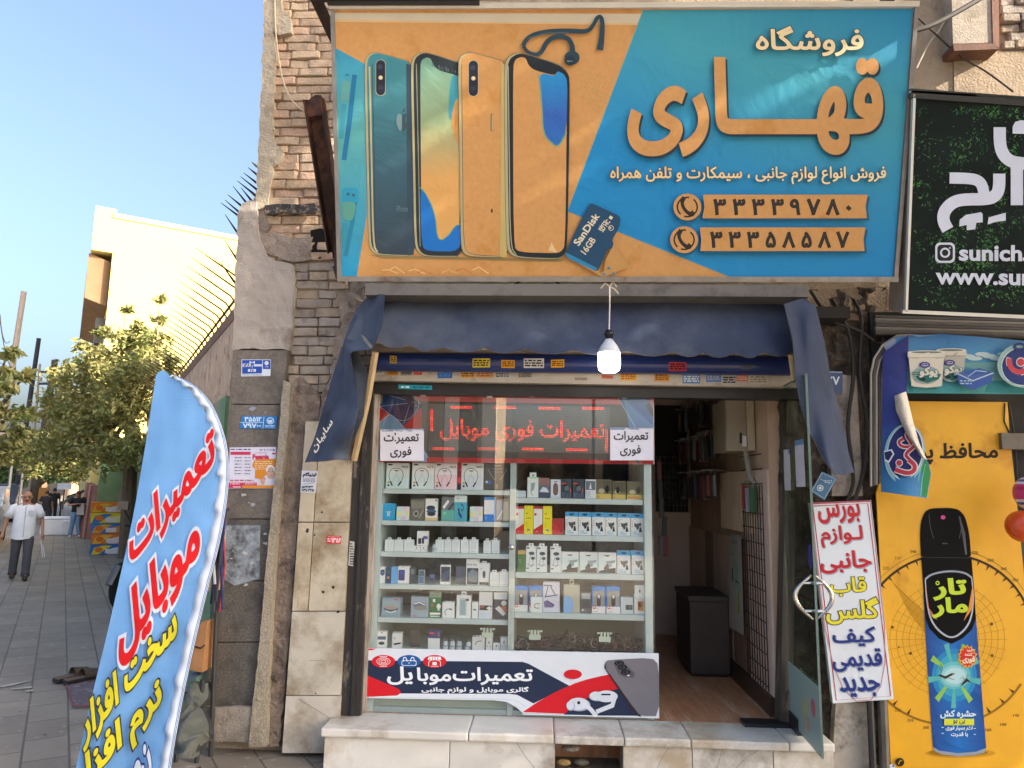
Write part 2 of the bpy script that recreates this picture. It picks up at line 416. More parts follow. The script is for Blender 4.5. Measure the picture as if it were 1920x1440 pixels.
bricks(P(500, 488).z, 5.15, lambda z: XL+.045+.02*math.sin(z*9)-(.03 if z < 3.5 else 0), lambda z: -1.02, M_BR)
part("brickwork", br); br = MB()
bricks(P(600, 655).z-.35, P(600, 492).z, lambda z: P(549-(3.0-z)*4, 600).x+.01*math.sin(40*z), lambda z: -1.02, M_BG, miss=.03, jit=.012)
part("brickwork", br)
def rough(pts, y, th, m, amp=.012, fs=9., mb=None, sub=.035, seed=0):
    """an uneven slab traced from its corners: a displaced front with closed sides"""
    mb = mb or MB(); bm = bmesh.new(); ps = [P(u, v, y) for u, v in pts]
    # densify the outline, jitter it a little
    out = []
    for i, p in enumerate(ps):
        q = ps[(i+1) % len(ps)]; n = max(1, int((q-p).length/sub))
        for k in range(n):
            r = p.lerp(q, k/n); out.append(r+V((noise.noise(r*22+V((seed, 0, 0))), 0, noise.noise(r*22+V((0, seed, 5)))))*min(amp*1.1, .013))
    xs = [p.x for p in out]; zs = [p.z for p in out]
    pt = [V((p.x, p.z)) for p in out]; n0 = len(pt)
    gx = min(xs)+sub/2
    while gx < max(xs):
        gz = min(zs)+sub/2
        while gz < max(zs):
            pt.append(V((gx+rg.uniform(-.3, .3)*sub, gz+rg.uniform(-.3, .3)*sub))); gz += sub
        gx += sub
    r = delaunay_2d_cdt(pt, [], [list(range(n0))], 1, 1e-5)
    vs = [V((q[0], y-abs(noise.noise(V((q[0], y, q[1]))*fs+V((seed, 0, 0))))*amp-noise.noise(V((q[0], y, q[1]))*fs*4)*amp*.5, q[1])) for q in r[0]]
    mb.mesh(vs, [f for f in r[2]], m)
    mb.mesh([V((p.x, y-.2*amp, p.z)) for p in out]+[V((p.x, y+th, p.z)) for p in out], [(i, (i+1) % n0, (i+1) % n0+n0, i+n0) for i in range(n0)], m)
    return mb
part("plaster_edge", rough([(495, -40), (519, -40), (530, 20), (545, 30), (546, 62), (524, 66), (513, 60), (517, 110), (511, 190), (510, 260), (528, 284), (527, 300), (512, 315), (505, 345), (502, 388), (478, 392), (483, 320), (488, 190), (494, 60)], -.035, .12, mat('#b3a692', .95, .15, 9, 1., 60, dirt='#8c7f6e', da=.4, ds=5), .014, seed=2))
part("lintel_ledge", rough([(484, 440), (510, 436), (540, 447), (588, 444), (582, 470), (584, 486), (548, 492), (520, 481), (490, 474)], -.012, .09, mat('#9c8e82', .95, .22, 14, 1.2, 50, dirt='#766a61', da=.5, ds=8), .014, 9, seed=5)); part("mortar_patch", rough([(478, 374), (500, 372), (497, 400), (508, 425), (490, 445), (480, 430)], -.014, .09, mat('#8f8379', .95, .22, 14, 1.2, 50, dirt='#6e625a', da=.5, ds=8), .014, 9, seed=6)); q = MB(); slab([(582, 432), (600, 428), (628, 432), (628, 482), (590, 486), (584, 470)], -.006, .01, mat('#171412', .95, .1), q); part("hole_shade_slab", q)  # the beam hole is a flat slab, its shade painted as near-black
tr_ = MB(); slab([(496, 385), (520, 382), (560, 383), (590, 381), (596, 392), (588, 401), (570, 399), (548, 402), (530, 396), (512, 404), (500, 400)], -.05, .02, mat('#2c2826', .6, .3, 30, .6, dirt='#8f8274', da=.5, ds=22), tr_)
part("tar_band", tr_)
part("cement_render", rough([(447, 396), (454, 383), (470, 374), (480, 378), (484, 440), (500, 480), (548, 497), (552, 540), (548, 580), (547, 622), (541, 655), (437, 655), (441, 520)], -.05, .2, M_CEM, .012, 5, seed=9))
gr = MB(); M_GR = mat('#67615a', .5, .55, 90, .15, 150, dirt='#474440', da=.6, ds=8)
M_GR2 = mat('#736a61', .55, .3, 60, .15, 150, dirt='#5a524b', da=.5, ds=4)
for q, m in (([(437, 657), (540, 657), (527, 757), (433, 757)], M_GR2), ([(433, 759), (526, 759), (515, 972), (425, 972)], M_GR2), ([(425, 974), (514, 974), (507, 1088), (410, 1088)], M_GR),
             ([(410, 1090), (506, 1090), (495, 1203), (393, 1203)], M_GR), ([(393, 1205), (494, 1205), (478, 1324), (380, 1324)], M_GR)): slab(q, -.055, .12, m, gr)
ik = Ink(on_y(-.056), .00014); rs = random.Random(5)      # torn paper remains
for i in range(20):
    x, y = rs.choice(((440, 700), (470, 790), (480, 770), (420, 1035), (455, 1040), (430, 1000), (480, 1020), (440, 1070), (495, 900), (470, 935)));  x += rs.uniform(-28, 28); y += rs.uniform(-26, 26)
    x = min(max(x, 432-(y-760)*.06), 498)
    a = rs.uniform(1, 7)
    ik.poly([(x+a*rs.uniform(.4, 1.4)*math.cos(t*.52), y+a*.7*rs.uniform(.4, 1.4)*math.sin(t*.52)) for t in range(12)], ink(rs.choice(('#b9b7b2', '#a8aab0', '#c3c0b8', '#8f98a5'))))
wp = gr; slab([(417, 985), (488, 985), (486, 1085), (440, 1098), (412, 1082)], -.0575, .002, mat('#9aa3ac', .8, .3, 30, .3, dirt='#4b4a49', da=.75, ds=14), wp); gr.merge(ik); part("granite_cladding", gr)
part("stone_plinth", rough([(379, 1326), (477, 1326), (469, 1393), (376, 1391)], -.085, .12, mat('#958c82', .9, .2, 8, .8, 80, dirt='#6b635b', da=.5, ds=5), .01, seed=12))
part("rough_strip", rough([(531, 712), (545, 720), (541, 800), (527, 900), (519, 1000), (510, 1130), (503, 1260), (498, 1400), (466, 1400), (473, 1330), (489, 1180), (500, 1040), (515, 900)], -.105, .16, mat('#b5a996', .97, .25, 80, 1.6, 110, dirt='#8d8472', da=.35, ds=7), .0045, 20, seed=20, sub=.02))
part("cracked_mortar", rough([(545, 720), (563, 705), (600, 740), (600, 800), (572, 800), (566, 900), (556, 1010), (546, 1160), (533, 1290), (524, 1400), (497, 1400), (504, 1260), (511, 1130), (520, 1000), (528, 900), (541, 800)], -.05, .1, mat('#8a7a6d', .97, .25, 18, 1.3, 50, dirt='#4d443d', da=.5, ds=7), .014, 16, seed=33, sub=.02))
part("crumbled_masonry", rough([(628, 545), (690, 540), (694, 600), (672, 640), (650, 690), (640, 770), (625, 800), (596, 800), (604, 742), (622, 700), (626, 640), (640, 600)], -.05, .1, mat('#9b8e83', .97, .25, 25, 1.4, 45, dirt='#6d625b', da=.5, ds=7), .04, 12, seed=41, sub=.025))
mp_ = MB(); MM = [mat(h, .45, .1, 5, .12, 60, dirt=d, da=a, ds=s) for h, d, a, s in (('#c0b6a2', '#7f6845', .8, 3.2), ('#bfb29c', '#857558', .75, 3.5), ('#c0b9aa', '#8d7f6a', .65, 3.5), ('#c1baae', '#8d7b63', .6, 2.6))]
def edge(y0): return 572-(y0-790)*.071, 663-(y0-790)*.047
rows = [(790, 978, 0), (980, 1145, 1), (1147, 1303, 2), (1305, 1412, 3)]
for a, b, k in rows:
    (l0, r0), (l1, r1) = edge(a), edge(b)
    if k < 2: slab([(l0+1, a), (l0+(r0-l0)*.3, a), (l1+(r1-l1)*.3, b), (l1+1, b)], -.092, .14, MM[1], mp_); slab([(l0+(r0-l0)*.32, a), (r0, a), (r1, b), (l1+(r1-l1)*.32, b)], -.09, .14, MM[0], mp_)
    else: slab([(l0+1, a), (r0, a), (r1-1, b), (l1+1, b)], -.09, .14, MM[k], mp_)
ik = Ink(on_y(-.0925), .00014)
for x, y, a in ((604, 960, 2), (576, 995, 4), (590, 1003, 2), (606, 1110, 2.5), (634, 1147, 3), (625, 1100, 3.5), (592, 1300, 1.5)):
    ik.poly([(x+a*rs.uniform(.5, 1.5)*math.cos(t), y+a*rs.uniform(.5, 1.4)*math.sin(t)) for t in (0, .8, 1.7, 2.6, 3.5, 4.4, 5.4)], ink('#37322d'))
for l in ([(546, 1238), (552, 1246), (556, 1236)], [(580, 1238), (610, 1239)], [(578, 1280), (586, 1300)], [(560, 1310), (600, 1335), (625, 1350)], [(592, 1010), (600, 1030), (598, 1050)], [(560, 1120), (558, 1140)]): ik.line(l, .8, ink('#857a6c'))
mp_.merge(ik); part("marble_pilaster", mp_)
# right-hand pier, dark and encrusted
part("encrusted_pier", rough([(1500, 545), (1660, 540), (1660, 760), (1650, 1000), (1640, 1460), (1470, 1460), (1470, 740), (1500, 730)], .03, .1, mat('#5d5349', .95, .35, 14, 1.5, 40, dirt='#2a2725', da=.7, ds=4), .07, 6, seed=51))
st = MB(); slab([(1567, 1316), (1636, 1320), (1640, 1460), (1560, 1460)], -.04, .06, mat('#b7b0a6', .6, .15, 8, .3, dirt='#6a645c', da=.5, ds=6), st)
part("pier_panel", st); st = MB()
slab([(1554, 700), (1606, 705), (1618, 930), (1560, 930)], -.045, .06, mat('#a0958a', .85, .2, 12, .8, dirt='#5a524b', da=.55, ds=6), st)
part("pier_panel", st)
dp = MB(); dp.tube([P(1631, 1310, -.1), P(1638, 1470, -.1)], .02, mat('#3a3a3c', .6)); dp.tube([P(1654, 1310, -.09), P(1660, 1470, -.09)], .028, mat('#66615b', .7, .3, 9)); part("drain_pipe", dp)
# cement wall up on the right, ledge block and its iron angle
cw = MB(); M_CR = mat('#a3917b', .9, .15, 6, .8, 60, dirt='#80705f', da=.4, ds=3)
slab([(1600, -40), (1786, -40), (1791, 300), (1600, 300)], .0, .06, M_CR, cw); slab([(1788, 97), (2060, 92), (2060, 320), (1793, 320)], -.012, .07, M_CR, cw)
part("cement_wall", cw)
lb = MB(); slab([(1783, -60), (1858, -60), (1861, 80), (1787, 82)], -.12, .15, mat('#a89d90', .9, .15, 30, .7, 90, dirt='#8f8474', da=.4, ds=6), lb); part("ledge_block", lb)
an = MB(); slab([(1787, 83), (1864, 81), (1873, 92), (1789, 95)], -.13, .13, mat('#6b4a3a', .75, .25, 12, .5), an); slab([(1858, -60), (1872, -60), (1874, 91), (1862, 80)], -.13, .13, mat('#7a5544', .75, .25, 12, .5), an); part("iron_angle", an)
br = MB(); bricks(P(1900, 95).z, 5.1, lambda z: P(1876, 60).x, lambda z: P(2010, 60).x, M_BG, y0=-.03, jit=.02); part("brickwork", br)
# beam and soffit over the sign
bm_ = MB(); zb_ = P(1100, 5, -.8).z; bm_.box((-1.3, -.95, zb_), (2.35, -.83, zb_+.12), mat('#2b2726', .6, .3, 9, .4)); bm_.box((1.2, -1.0, zb_+.0), (2.12, -.952, zb_+.14), mat('#8a8580', .6, .2, 9))
for x in (-1.35, -.9, 1.9): bm_.box((x, -.95, 4.32), (x+.05, .05, 4.37), mat('#3a2f2a', .7, .3, 9))
bm_.obox((-1.18, -.5, 4.42), (V((1, 0, 0)), V((0, 1, 0)), V((0, 0, 1))), (.03, .5, .05), mat('#3a2f2a', .7, .3, 9)); part("canopy_beam", bm_)
sf = MB(); sf.box((P(702, 535, -.2).x, -.42, 2.69), (P(1490, 535, -.2).x, .06, 2.76), mat('#6b6763', .6, .12, 6, 0, dirt='#4a4642', da=.5, ds=3)); sf.box((-1.12, -.2, 2.62), (1.84, .06, 2.69), mat('#2a2725', .8, .2)); part("soffit", sf)
# ---- interior of the shop
M_IN = mat('#a39686', .7, .15, 4); XR = 1.43; YB = 2.6
it = MB(); it.box((-1.12, YB, ZF), (XR+.1, YB+.08, 2.7), mat('#dccabf', .6, .1, 3)); it.box((XR, .14, ZF), (XR+.1, YB, 2.7), mat('#c0a78f', .55, .2, 6, stretch=(1, 1, .15))); it.box((-1.2, .14, ZF), (-1.12, YB, 2.7), M_IN)
part("interior_wall", it)
fl = MB(); fl.box((-1.2, .02, -.05), (XR+.1, YB+.1, ZF), mat('#bd8866', .35, .25, 7, .1, 30, dirt='#cdb39c', da=.4, ds=3, stretch=(5, .7, 1))); part("interior_floor", fl)
ce = MB(); ce.box((-1.2, .1, 2.62), (XR+.1, YB+.1, 2.7), mat('#8f8b84', .8, .1)); part("interior_ceiling", ce)
pn = MB(); zt = 1.73
for i in range(20):
    y = .66+i*.098; pn.box((XR-.018, y, ZF+.12), (XR-.002, y+.088, 1.24), mat('#856a5c' if i < 4 or 9 < i < 13 else '#c4ab96', .5, .15, 5, stretch=(1, 1, .2)))
for i in range(20):
    y = .42+i*.045; pn.box((XR-.03, y, 1.3), (XR-.002, y+.022, 1.72), mat('#c9b499', .5, .12, 5))
pn.box((XR-.04, .15, ZF), (XR-.0, YB, ZF+.11), mat('#4a352c', .5, .2, 6)); pn.box((XR-.012, .145, ZF+.111), (XR-.001, .655, 1.72), mat('#d6bfb3', .6, .1, 5)); part("wall_panelling", pn)  # pinkish panel by the door, made paler for the light on it
# ================================================================ doorstep
mt = [mat(h, .4, .1, 4, .08, 60, dirt=d, da=a, ds=s) for h, d, a, s in (('#d6d2ca', '#a39684', .45, 2.2), ('#dad6cf', '#b3a38c', .5, 1.7), ('#d3cfc8', '#999084', .45, 2.6))]
xl = PG(601, 1366, ZF).x; xr = PG(1574, 1402, ZF).x; yf = PG(601, 1366, ZF).y
stp = thing("doorstep", (.6, yf, 0), "worn white marble doorstep with a square hole in its front", "doorstep")
tr_ = MB(); cuts = [xl, P(878, 1380, yf).x, P(1039, 1380, yf).x, P(1171, 1380, yf).x, P(1296, 1390, yf).x, P(1480, 1390, yf).x, xr]
rs = random.Random(9)
for i in range(len(cuts)-1):
    tr_.box((cuts[i]+.0015, yf, ZF-.045), (cuts[i+1]-.0015, .02 if cuts[i+1] < 2.1 else -.07, ZF+.001*(i % 2)), mt[i % 3], .012)
part("tread", tr_, stp)
rb = MB(); yr = yf+.03; hx0, hx1 = P(1041, 1420, yr).x, P(1168, 1420, yr).x
fc = [xl+.015, P(843, 1410, yr).x, hx0, hx1, P(1298, 1420, yr).x, P(1450, 1420, yr).x, xr]
for i in range(len(fc)-1):
    if i == 2:
        rb.box((hx0, yr, -.05), (hx1, yr+.03, .015), mt[1]); rb.box((hx0, yr+.3, -.05), (hx1, yr+.33, ZF-.05), mat('#2a2622', .95, .3, 20, 1)); continue
    rb.box((fc[i]+.002, yr, -.05), (fc[i+1]-.002, yr+.03, ZF-.046), mt[(i+1) % 3], .003)
rb.box((xl+.03, yr+.031, -.05), (hx0-.001, .0, ZF-.047), M_MORT); rb.box((hx1+.001, yr+.031, -.05), (xr-.02, -.08, ZF-.047), M_MORT)
ik = Ink(on_y(yr-.001), .00014)
for l in ([(968, 1392), (985, 1418), (1010, 1450)], [(1260, 1393), (1245, 1415), (1232, 1440)], [(1357, 1395), (1350, 1420), (1343, 1445)], [(1440, 1396), (1400, 1420), (1380, 1440)]): ik.line(l, .9, ink('#8b8275'))
rb.merge(ik); part("riser", rb, stp)
sk = MB(); sk.ball((hx0+.09, yr+.1, .13), .035, mat('#8c8478', .9, .3, 30, 1), 2, (1.5, 1, .6)); sk.ball((hx0+.05, yr+.08, .06), .025, mat('#a58a58', .9, .3, 30, 1), 2, (1.6, 1, .7))
sk.ball((hx0+.15, yr+.12, .05), .03, mat('#6d655b', .9, .3, 30, 1), 2, (1.5, 1, .6)); sk.box((hx0, yr+.03, .014), (hx1, yr+.3, .018), mat('#6b6358', .95, .3, 20, 1))
part("rubble", sk, stp)
# ================================================================ shop front frame and shutter
fr = thing("shopfront_frame", P(670, 1340), "black flaking steel door frame around the phone shop's opening", "door frame")
M_BK = mat('#33302f', .5, .25, 14, .2, 60, dirt='#77716a', da=.22, ds=12, stretch=(1, 1, .35)); M_WD = mat('#b9ada0', .7, .2, 12, .5, dirt='#6b5f55', da=.5, ds=9, stretch=(2, 1, .2))
q = MB(); slab([(667, 716), (701, 716), (676, 1342), (638, 1346), (649, 1060), (659, 900)], -.065, .1, M_BK, q); slab([(684, 716), (690, 716), (663, 1342), (657, 1343)], -.085, .03, M_BK, q); part("jamb", q, fr)
q = MB(); slab([(702, 726), (711, 733), (698, 1100), (690, 1215), (685, 1336), (676, 1338), (684, 1150)], -.03, .04, M_WD, q); part("trim", q, fr)
q = MB(); slab([(696, 712), (1512, 726), (1512, 749), (698, 738)], -.06, .1, mat('#2d2a29', .5, .2, 9, .1), q); part("head", q, fr)
q = MB(); slab([(1476, 740), (1496, 740), (1486, 1368), (1462, 1366)], -.0, .1, mat('#4c453e', .55, .25, 10, .2, dirt='#8a7f70', da=.35, ds=6, stretch=(2, 1, .25)), q); part("jamb", q, fr)
sh = thing("roller_shutter", P(1090, 700, -.1), "rolled-up navy shutter over the opening with stickers on its bottom rail", "shutter")
ra, rb_ = P(704, 678, -.16), P(1488, 686, -.16)
q = MB(); q.tube([ra, rb_], .06, mat('#1f2f66', .3, .15, 7, coat=.4), 20); q.box((ra.x, -.24, ra.z+.05), (rb_.x, -.03, ra.z+.1), mat('#7c7267', .7, .2, 9)); roll = part("roll", q, sh, smooth=False)
q = MB(); slab([(697, 694), (1487, 700), (1511, 727), (696, 713)], -.12, .06, mat('#b7ada0', .55, .12, 6, dirt='#877a6b', da=.35, ds=4), q); rail_ = part("bottom_rail", q, sh)
fs = on_y(-.122); fr2 = on_plane(ra+V((0, -1, -.25)).normalized()*.0607, (0, -1, -.25))
STK = [(703, 694, 720, 702, '#c9c4ba', '#4a4642', 0), (726, 692, 747, 704, '#c08a35', '#5a3a14', 0), (751, 693, 772, 704, '#8f8b88', '#232021', 0), (776, 692, 791, 703, '#c8414a', '#d97a7a', 0), (821, 694, 848, 709, '#2f62b0', '#5f8ace', 0), (864, 693, 890, 709, '#cf9c50', '#6a3b14', 0), (893, 692, 925, 709, '#c2a05a', '#b04a55', 0),
       (928, 697, 956, 710, '#b9b7b2', '#33343b', 0), (971, 698, 998, 709, '#a79f93', '#1f1c1c', 0), (1076, 706, 1103, 715, '#b3a99b', '#1f1c1c', 0), (1128, 703, 1150, 710, '#bf6a4d', '#8c3c2a', 0), (1163, 699, 1194, 714, '#d0a941', '#a8433c', 0), (1227, 700, 1255, 715, '#c78c3d', '#6c4220', 0), (1280, 702, 1313, 719, '#4c7fb5', '#d8dde0', 0), (1324, 702, 1352, 716, '#3f76bd', '#b8b4aa', 0), (1354, 704, 1381, 721, '#b0aca6', '#22252a', 0), (1381, 703, 1402, 715, '#c9705c', '#e0b8a8', 0), (1405, 703, 1440, 720, '#c3baa9', '#8a8073', 0),
       (731, 667, 744, 681, '#a98a3c', '#4b3a16', 1), (886, 672, 919, 689, '#c7b23c', '#1c1a12', 1), (940, 675, 965, 690, '#d39524', '#4a2c0c', 1), (982, 672, 1020, 690, '#cac7c4', '#24242c', 1), (1033, 674, 1058, 689, '#d8991c', '#6a3c0c', 1), (1254, 679, 1287, 696, '#a32638', '#1a0c10', 1), (1390, 684, 1410, 694, '#3b4550', '#5d6a70', 1)]
for i, (x0, y0, x1, y1, a, b, rl) in enumerate(STK):
    k = Ink(fr2 if rl else fs, .0003); j = (i*7 % 5-2)*.5
    k.poly([(x0, y0+j*.4), (x1, y0-j*.4), (x1, y1-j*.3), (x0, y1+j*.3)], ink(a)); k.scrib(x0+2, y0+2, x1-2, y1-2, ink(b), 3, i, .6); part("sticker", k, roll if rl else rail_)
k = Ink(on_y(-.062), .00014); k.poly([(747, 721), (810, 723), (810, 731), (747, 729)], ink('#2aa0b8')); k.scrib(752, 723, 770, 729, ink('#d8f0f2'), 1, 3, .6); k.scrib(774, 724, 806, 729, ink('#1c6f88'), 1, 5, .6)
tag(k.build("sticker"), "long turquoise sticker strip on the black beam above the red LED board", "sticker")
# ================================================================ blue awning
aw = thing("awning", P(1100, 560, -.25), "faded navy canvas awning with scalloped edge and torn hanging ends", "awning")
M_AW = mat('#3f475c', .95, .2, 3, .4, 220, dirt='#555c6a', da=.6, ds=1.3, spec=.15); M_AWI = mat('#8a7f70', .85, .15, 6)
def lerp(a, b, t): return a+(b-a)*t
def pl(pts, t):
    n = len(pts)-1; i = min(int(t*n), n-1); f = t*n-i; return tuple(lerp(a, b, f) for a, b in zip(pts[i], pts[i+1]))
TOP = [(692, 549), (900, 553), (1100, 551), (1300, 550), (1502, 560)]; BOT = [(650, 630), (672, 655), (800, 660), (1000, 664), (1250, 668), (1478, 672), (1505, 655), (1540, 655)]
def awf(u, v):
    a = pl(TOP, u); b = pl([(650, 640), (800, 656), (1000, 660), (1250, 665), (1400, 668), (1545, 660)], u)
    y = -.2-.2*v**.8-.03*math.sin(v*3.1)-.012*math.sin(u*31)*v-.02*math.sin(u*9+2)*v-.03*noise.noise(V((u*7, v*1.5, 4)))*v-.012*noise.noise(V((u*22, v*3, 9)))
    sc = max(0, v-.85)/.15
    py = lerp(a[1], b[1], v)+sc*(9*abs(math.sin(u*math.pi*13))-6)
    return P(lerp(a[0], b[0], v)+2*math.sin(u*50)*v, py, y)
q = MB(); q.grid(awf, 120, 24, M_AW); part("canopy", q, aw, smooth=True)
q = MB(); q.grid(lambda u, v: awf(u, v)+V((0, .006, -.002)), 60, 16, M_AWI); part("lining", q, aw, smooth=True)
def flap(L_, R_, yl, yr_, nf, amp, name, nu=26, nv=44, ph=0.):
    def f(u, v):
        a, b = pl(L_, v), pl(R_, v)
        y = lerp(yl, yr_, u)+amp*math.sin(u*nf+ph+v*2.5)*(.35+.65*v)+.02*math.sin(v*11+u*3)
        n_ = noise.noise_vector(V((a[0]*.02+u*2.2, v*5., ph)))
        return P(lerp(a[0], b[0], u)+n_.x*5*v, lerp(a[1], b[1], u)+n_.z*3*v, y+n_.y*.05*(.3+v))
    q = MB(); q.grid(f, nu, nv, M_AW); q.grid(lambda u, v: f(u, v)+V((0, .008, 0)), nu//2, nv//2, M_AWI); return part(name, q, aw, smooth=True)
flap([(694, 551), (668, 580), (648, 630), (628, 690), (604, 770), (586, 830), (572, 866)], [(722, 552), (716, 610), (700, 655), (655, 660), (668, 720), (672, 760), (664, 800), (655, 830), (648, 861)], -.3, -.6, 4.2, .07, "side_curtain")
flap([(640, 650), (622, 720), (604, 775), (588, 830), (574, 866)], [(668, 655), (690, 700), (682, 780), (660, 830), (652, 862)], -.36, -.42, 3, .03, "side_curtain")
flap([(1470, 570), (1486, 640), (1490, 700), (1500, 760), (1518, 810), (1540, 850), (1562, 893)], [(1508, 558), (1530, 575), (1546, 640), (1556, 700), (1575, 780), (1590, 840), (1602, 886)], -.58, -.36, 4.4, .06, "side_curtain", ph=1.)
k = Ink(on_plane(P(625, 800, -.66), (-.25, -1, 0)), .00014); M_WP = ink('#d8d2c0', .7, .1)
k.text('سایبان', (592, 851), (626, 796), (584, 838), M_WP, .02); part("painted_lettering", k, aw)
for pth, r_, c_ in (([P(704, 660, -.36), P(690, 745, -.28), P(664, 862, -.12)], .022, '#c3a982'), ([P(1482, 664, -.38), P(1489, 715, -.26)], .014, '#c8b48c'), ([P(1497, 664, -.38), P(1500, 700, -.26)], .012, '#c8b48c'), ([P(668, 745, -.12), P(660, 863, -.12)], .02, '#6a4436')):
    q = MB(); q.tube(pth, r_, mat(c_, .7, .15, 7), 6); part("arm", q, aw)
# ================================================================ hanging lit bulb
lb_ = thing("light_bulb", P(1142, 700, -.78), "lit white LED bulb hanging on a cord before the awning", "light bulb")
pt = P(1143, 538, -.5); b0, b1, b2, b3 = [P(1142, y_, -.5) for y_ in (618, 636, 662, 699)]; b0, b1, b2, b3 = [V((q_.x, q_.y, q_.z)) for q_ in (b0, b1, b2, b3)]
q = MB(); q.tube([pt, lerp(pt, b0, .5)+V((.002, 0, 0)), b0], .004, mat('#cfcac2', .6, 0), 6)
for a in ((-.05, .012), (.04, .02), (.05, -.02)): q.tube([pt, pt+V((a[0]*.5, 0, a[1]+.01)), pt+V((a[0], 0, a[1]-.02))], .004, mat('#b9aa97', .7, 0), 6)
part("cord", q, lb_)
q = MB(); h = b0.z-b1.z; q.lathe([(.006, 0), (.022, -.004), (.022, -h*.3), (.026, -h*.35), (.026, -h*.6), (.02, -h*.65), (.02, -h)], b0, mat('#1d1d1f', .4, 0), 20); part("socket", q, lb_, smooth=True)
h = b1.z-b2.z; q = MB(); q.lathe([(.021, 0), (.03, -h*.2), (.048, -h*.5), (.061, -h*.85), (.063, -h)], b1, mat('#c9cdd4', .4, 0), 28); part("housing", q, lb_, smooth=True)
h = b2.z-b3.z; q = MB(); q.lathe([(.063, 0), (.064, -h*.6), (.058, -h*.85), (.04, -h*.98), (.005, -h)], b2, mat('#fffaf2', .3, 0, emit=3), 28); part("diffuser", q, lb_, smooth=True)
# ================================================================ display window
M_FR = mat('#cddcdd', .45, .06, 5); M_FR2 = mat('#b4c4c4', .5, .08, 5)
dw = thing("display_cabinet", P(960, 1338, .2), "pale blue glazed display cabinet full of phone accessories", "display cabinet")
YS = .05                                         # front edge of the shelves
zb = ZF; zt_ = P(960, 742, .05).z
def cx(u, v, y=YS): return P(u, v, y).x
q = MB(); XA, XM0, XM1, XB = cx(699, 1040), cx(955, 1040), cx(966, 1040), cx(1222, 1040); XA = cx(706, 1000)
q.box((XA-.03, .03, zb), (XA+.028, .55, zt_), M_FR); q.box((XM0, .03, zb), (XM1, .55, zt_), M_FR); q.box((XB-.045, .03, zb), (XB, .55, zt_), M_FR)
q.box((XA+.03, .03, zb), (XM0-.002, .5, zb+.03), M_FR2); q.box((XM1+.002, .03, zb), (XB-.05, .5, zb+.03), M_FR2); q.box((XA, .03, zt_+.002), (XB, .55, zt_+.04), M_FR)
part("cabinet_frame", q, dw)
q = MB(); q.box((XA+.03, .56, zb+.31), (XB-.046, .575, zt_), mat('#4a4740', .5, .5, 3, dirt='#8a8068', da=.35, ds=3)); q.box((XA+.03, .54, zb+.03), (XM0, .556, zb+.52), mat('#8d8a72', .6, .12, 4)); q.box((XM1, .54, zb+.03), (XB-.05, .556, zb+.56), mat('#a39c7e', .6, .12, 4)); part("back_panel", q, dw)  # upper sheet: dark colour stands for the dim room behind the shelves
q = MB(); q.box((XA+.03, .06, zb+.03), (XM0-.002, .08, zb+.17), mat('#b9c2b4', .5, .08, 3)); q.box((XM1+.002, .06, zb+.03), (XB-.05, .08, zb+.17), mat('#aab4a8', .5, .08, 3)); part("plinth_panel", q, dw)
SHL = [P(835, y, YS).z for y in (918, 977.5, 1037, 1097.5, 1160.5)]; SHR = [P(1085, y, YS).z for y in (935, 1004, 1075.5, 1151)]
BL_, BR_ = P(835, 1220, YS).z, P(1085, 1226, YS).z
for z in SHL:
    q = MB(); q.box((XA+.03, YS, z-.029), (XM0-.002, .53, z), M_FR, .003); part("shelf", q, dw)
for z in SHR:
    q = MB(); q.box((XM1+.002, YS, z-.033), (XB-.048, .53, z), M_FR, .003); part("shelf", q, dw)
q = MB(); q.box((XA+.03, YS, BL_-.03), (XM0-.002, .53, BL_), M_FR); q.box((XM1+.002, YS, BR_-.03), (XB-.048, .53, BR_), M_FR); part("shelf", q, dw)
for a, b, y in ((703, 966, -.004), (957, 1226, .006)):
    q = MB(); q.box((P(a, 1000).x, y, zb+.004), (P(b, 1000).x, y+.006, P(960, 737).z), glass(.055, '#fafbfa', 0., .5)); part("glass_door", q, dw)
q = MB(); q.lathe([(.001, -.02), (.014, -.018), (.018, -.008), (.012, 0)], P(959, 1026, -.008), mat('#c9c4c2', .2, 0, metal=1), 16, V((0, 1, 0))); part("lock", q, dw, smooth=True)
for u, v in ((793, 738), (918, 741), (998, 739), (1171, 742)):
    q = MB(); q.box(P(u-5, v+5, -.016), P(u+5, v-4, -.008)+V((0, .002, 0)), mat('#d5d2cb', .3, 0)); part("clip", q, dw)
# ---- red LED sign inside
ls = thing("led_sign", P(965, 866, .03), "red LED message board with Persian lettering at the top of the window", "LED sign")
q = MB(); slab([(711, 733), (1225, 740), (1226, 870), (707, 866)], .022, .02, mat('#e0484e', .5, .06, 2), q); part("backing_board", q, ls)
k = Ink(on_y(.0215), .00014); RD, RDK, NV, BLU, LB = ink('#d8464c'), ink('#b93036'), ink('#1f3f7d'), ink('#3a6fc0'), ink('#8fb4dc')
k.poly([(755, 736), (1225, 742), (1225, 757), (790, 754)], ink('#ec6a6e'))
k.poly([(790, 752), (1190, 759), (1190, 864), (790, 858)], ink('#5b5556'))
k.poly([(790, 857), (1226, 864), (1226, 870), (790, 864)], ink('#d8363c'))
k.poly([(712, 734), (767, 735), (793, 758), (790, 764), (757, 799), (711, 760)], ink('#27427f')); k.poly([(712, 760), (725, 773), (711, 792)], ink('#c4242c'))
k.poly([(735, 734), (767, 735), (792, 758), (757, 798), (738, 782)], ink('#54406f')); k.poly([(712, 734), (740, 734), (762, 754), (725, 765), (711, 752)], ink('#1f4c93'))
